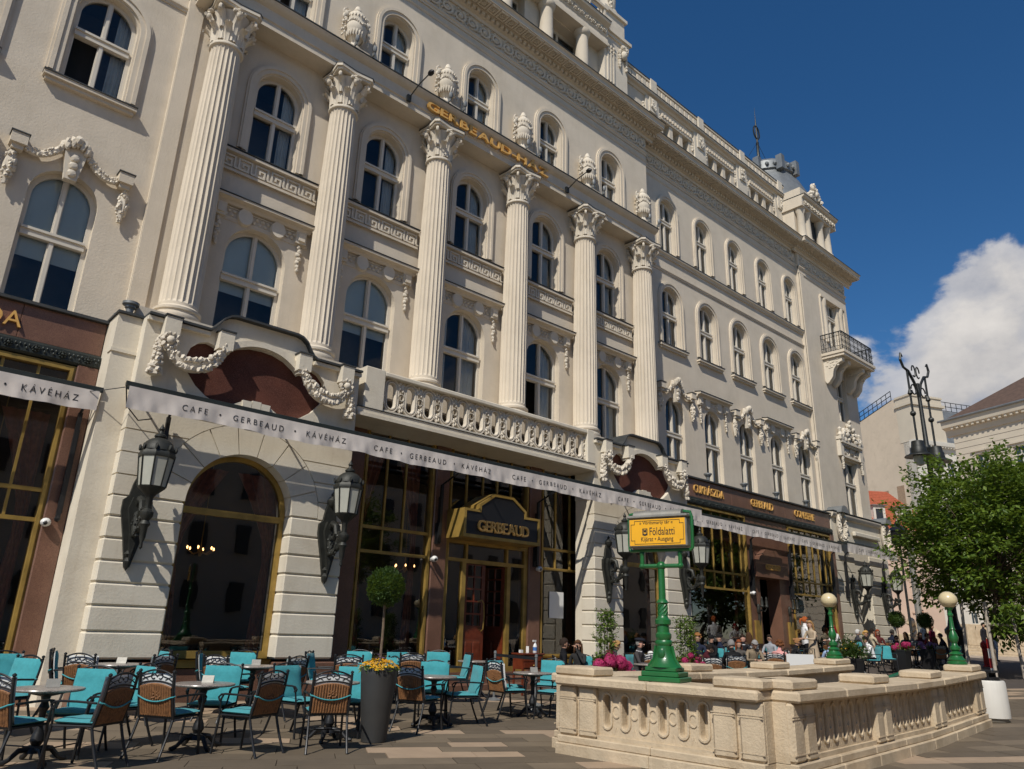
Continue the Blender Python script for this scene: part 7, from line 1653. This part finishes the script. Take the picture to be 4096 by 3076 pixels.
for k in range(36): x = 6.5+39.5*k/35; rl.tube([(x, 3.2, hz+6.7), (x, 3.2, hz+8.2)], .05, 4)
obj('roof_railing', rl, 'iron', t)
# the houses across the square, seen mirrored in the shop glass
OT = MB().box(-.6, .6, -.25, -.02, 0, 2.2).mesh('window', 'opp_window', 0)
for i, (x0, x1, h, cl) in enumerate(((-45, -14, 19, 0), (-14, 12, 21, 1), (12, 40, 18, 2), (40, 80, 22, 3))):
    t = wthing('opposite_house', ['plain stone house mirrored in the far left shop windows', 'tall stone house mirrored in the arched window', 'broad stone house mirrored in the entrance glazing', 'tall corner house mirrored in the right wing windows'][i], 'building', ((x0+x1)/2, -30, 0)); obj('wall', MB().box(x0, x1, -42, -30, 0, h), 'oppbldg', t); obj('roof', MB().box(x0-.3, x1+.3, -42, -29.5, h, h+.6), 'roof_brown', t)
    n = int((x1-x0)/3.2)
    for j in range(4):
        for k in range(n): obj('window', OT, None, t, loc=(x0+(k+.5)*(x1-x0)/n, -29.75, 2.2+4.3*j))
# ------------------------------------------------------------------ door furniture and small things
q = onwall(2112, 2640, 13.3); g = zg(q.x, q.y); t = wthing('side_table', 'small mahogany side table with drawers right of the cafe door', 'table', (q.x, q.y, g))
obj('top', MB().bbox(q.x-.36, q.x+.36, q.y-.2, q.y+.2, g+.86, g+.90, .01), 'mahogany', t); obj('cabinet', MB().box(q.x-.32, q.x+.32, q.y-.17, q.y+.17, g+.55, g+.86), 'mahogany', t)
for sx in (-1, 1):
    for sy in (-1, 1): obj('leg', MB().box(q.x+sx*.30-.02, q.x+sx*.30+.02, q.y+sy*.15-.02, q.y+sy*.15+.02, g, g+.55), 'mahogany', t)
for k in range(2): d = obj('drawer', MB().bbox(q.x-.30, q.x+.30, q.y-.185, q.y-.17, g+.58+.14*k, g+.70+.14*k, .006), 'mahogany', t); obj('knob', MB().ball((q.x, q.y-.2, g+.64+.14*k), .014, 6, 4), 'brass', t)
b = wthing('spray_bottle', 'white spray bottle with a blue label on the mahogany side table', 'bottle', (q.x+.2, q.y, g+.9)); mat('label_blue', (.05, .16, .42), .5)
obj('flask', MB().lathe([(.045, 0), (.05, .01), (.05, .15), (.03, .2), (.015, .22), (.015, .25)], 14, (q.x+.2, q.y-.02, g+.902)), 'white_plastic', b); obj('label_band', MB().lathe([(.0505, .05), (.0505, .13)], 14, (q.x+.2, q.y-.02, g+.902)), 'label_blue', b); obj('trigger', MB().box(q.x+.13, q.x+.23, q.y-.035, q.y-.005, g+1.15, g+1.19), 'white_plastic', b)
c = wthing('card_stand', 'small clear card stand on the mahogany side table', 'card stand', (q.x-.15, q.y, g+.9)); obj('stand', MB().box(q.x-.05, q.x-.045, q.y-.07, q.y+.02, g+.905, g+1.05), 'paper', c); obj('box', MB().box(q.x-.30, q.x-.22, q.y-.06, q.y, g+.905, g+.97), 'paper', c)
posts = []
for i, (x, y) in enumerate(((1975, 2800), (2142, 2822))):
    g_ = gpos(x, y); posts.append(g_); t = thing('rope_post', ['steel barrier post nearer the cafe door steps, belt attached', 'steel barrier post behind the granite table before the door'][i], 'barrier', tuple(g_), 0, 'barrier posts at the door'); obj('base', MB().lathe([(.17, 0), (.17, .015), (.05, .05), (.03, .06)], 18), 'zinc', t); obj('pole', MB().lathe([(.026, .05), (.026, .92), (.035, .93), (.03, .98), (0, .99)], 10), 'zinc', t)
a, b_ = posts; o = obj('barrier_belt', MB().add([(a.x, a.y, a.z+.93), (b_.x, b_.y, b_.z+.93), (b_.x, b_.y, b_.z+.87), (a.x, a.y, a.z+.87), (a.x+.004, a.y+.004, a.z+.93), (b_.x+.004, b_.y+.004, b_.z+.93), (b_.x+.004, b_.y+.004, b_.z+.87), (a.x+.004, a.y+.004, a.z+.87)], [(0, 1, 2, 3), (4, 7, 6, 5), (0, 4, 5, 1), (3, 2, 6, 7)]), 'black', smooth=0); tag(o, 'black belt stretched between two steel barrier posts by the door', 'belt')
q = onwall(2228, 2420, 14.96); o = obj('notice', MB().box(-.28, .28, -.004, 0, -.35, .35), 'paper', loc=(q.x, 14.985, q.z), smooth=0); MATS['paper'] = MATS['paper']; tag(o, 'pale paper notice stuck on the shop window right of the cafe door', 'notice')
q = onwall(3200, 2630, 10.0); g = zg(q.x, q.y); t = thing('menu_board', 'white board in a wrought iron frame behind the back balustrade', 'board', (q.x, q.y, g), RAD(-40)); obj('board', MB().box(-.36, .36, -.01, .01, .35, .98), 'white_plastic', t)
m = MB().tube([(-.4, 0, 0), (-.4, 0, 1.12), (.4, 0, 1.12), (.4, 0, 0)], .015, 5)
for k in range(5): m.tube([(-.3+.15*k+.05*cos(a*pi/4), 0, 1.05+.05*sin(a*pi/4)) for a in range(8)], .007, 4, closed=True)
obj('frame', m, 'iron', t)
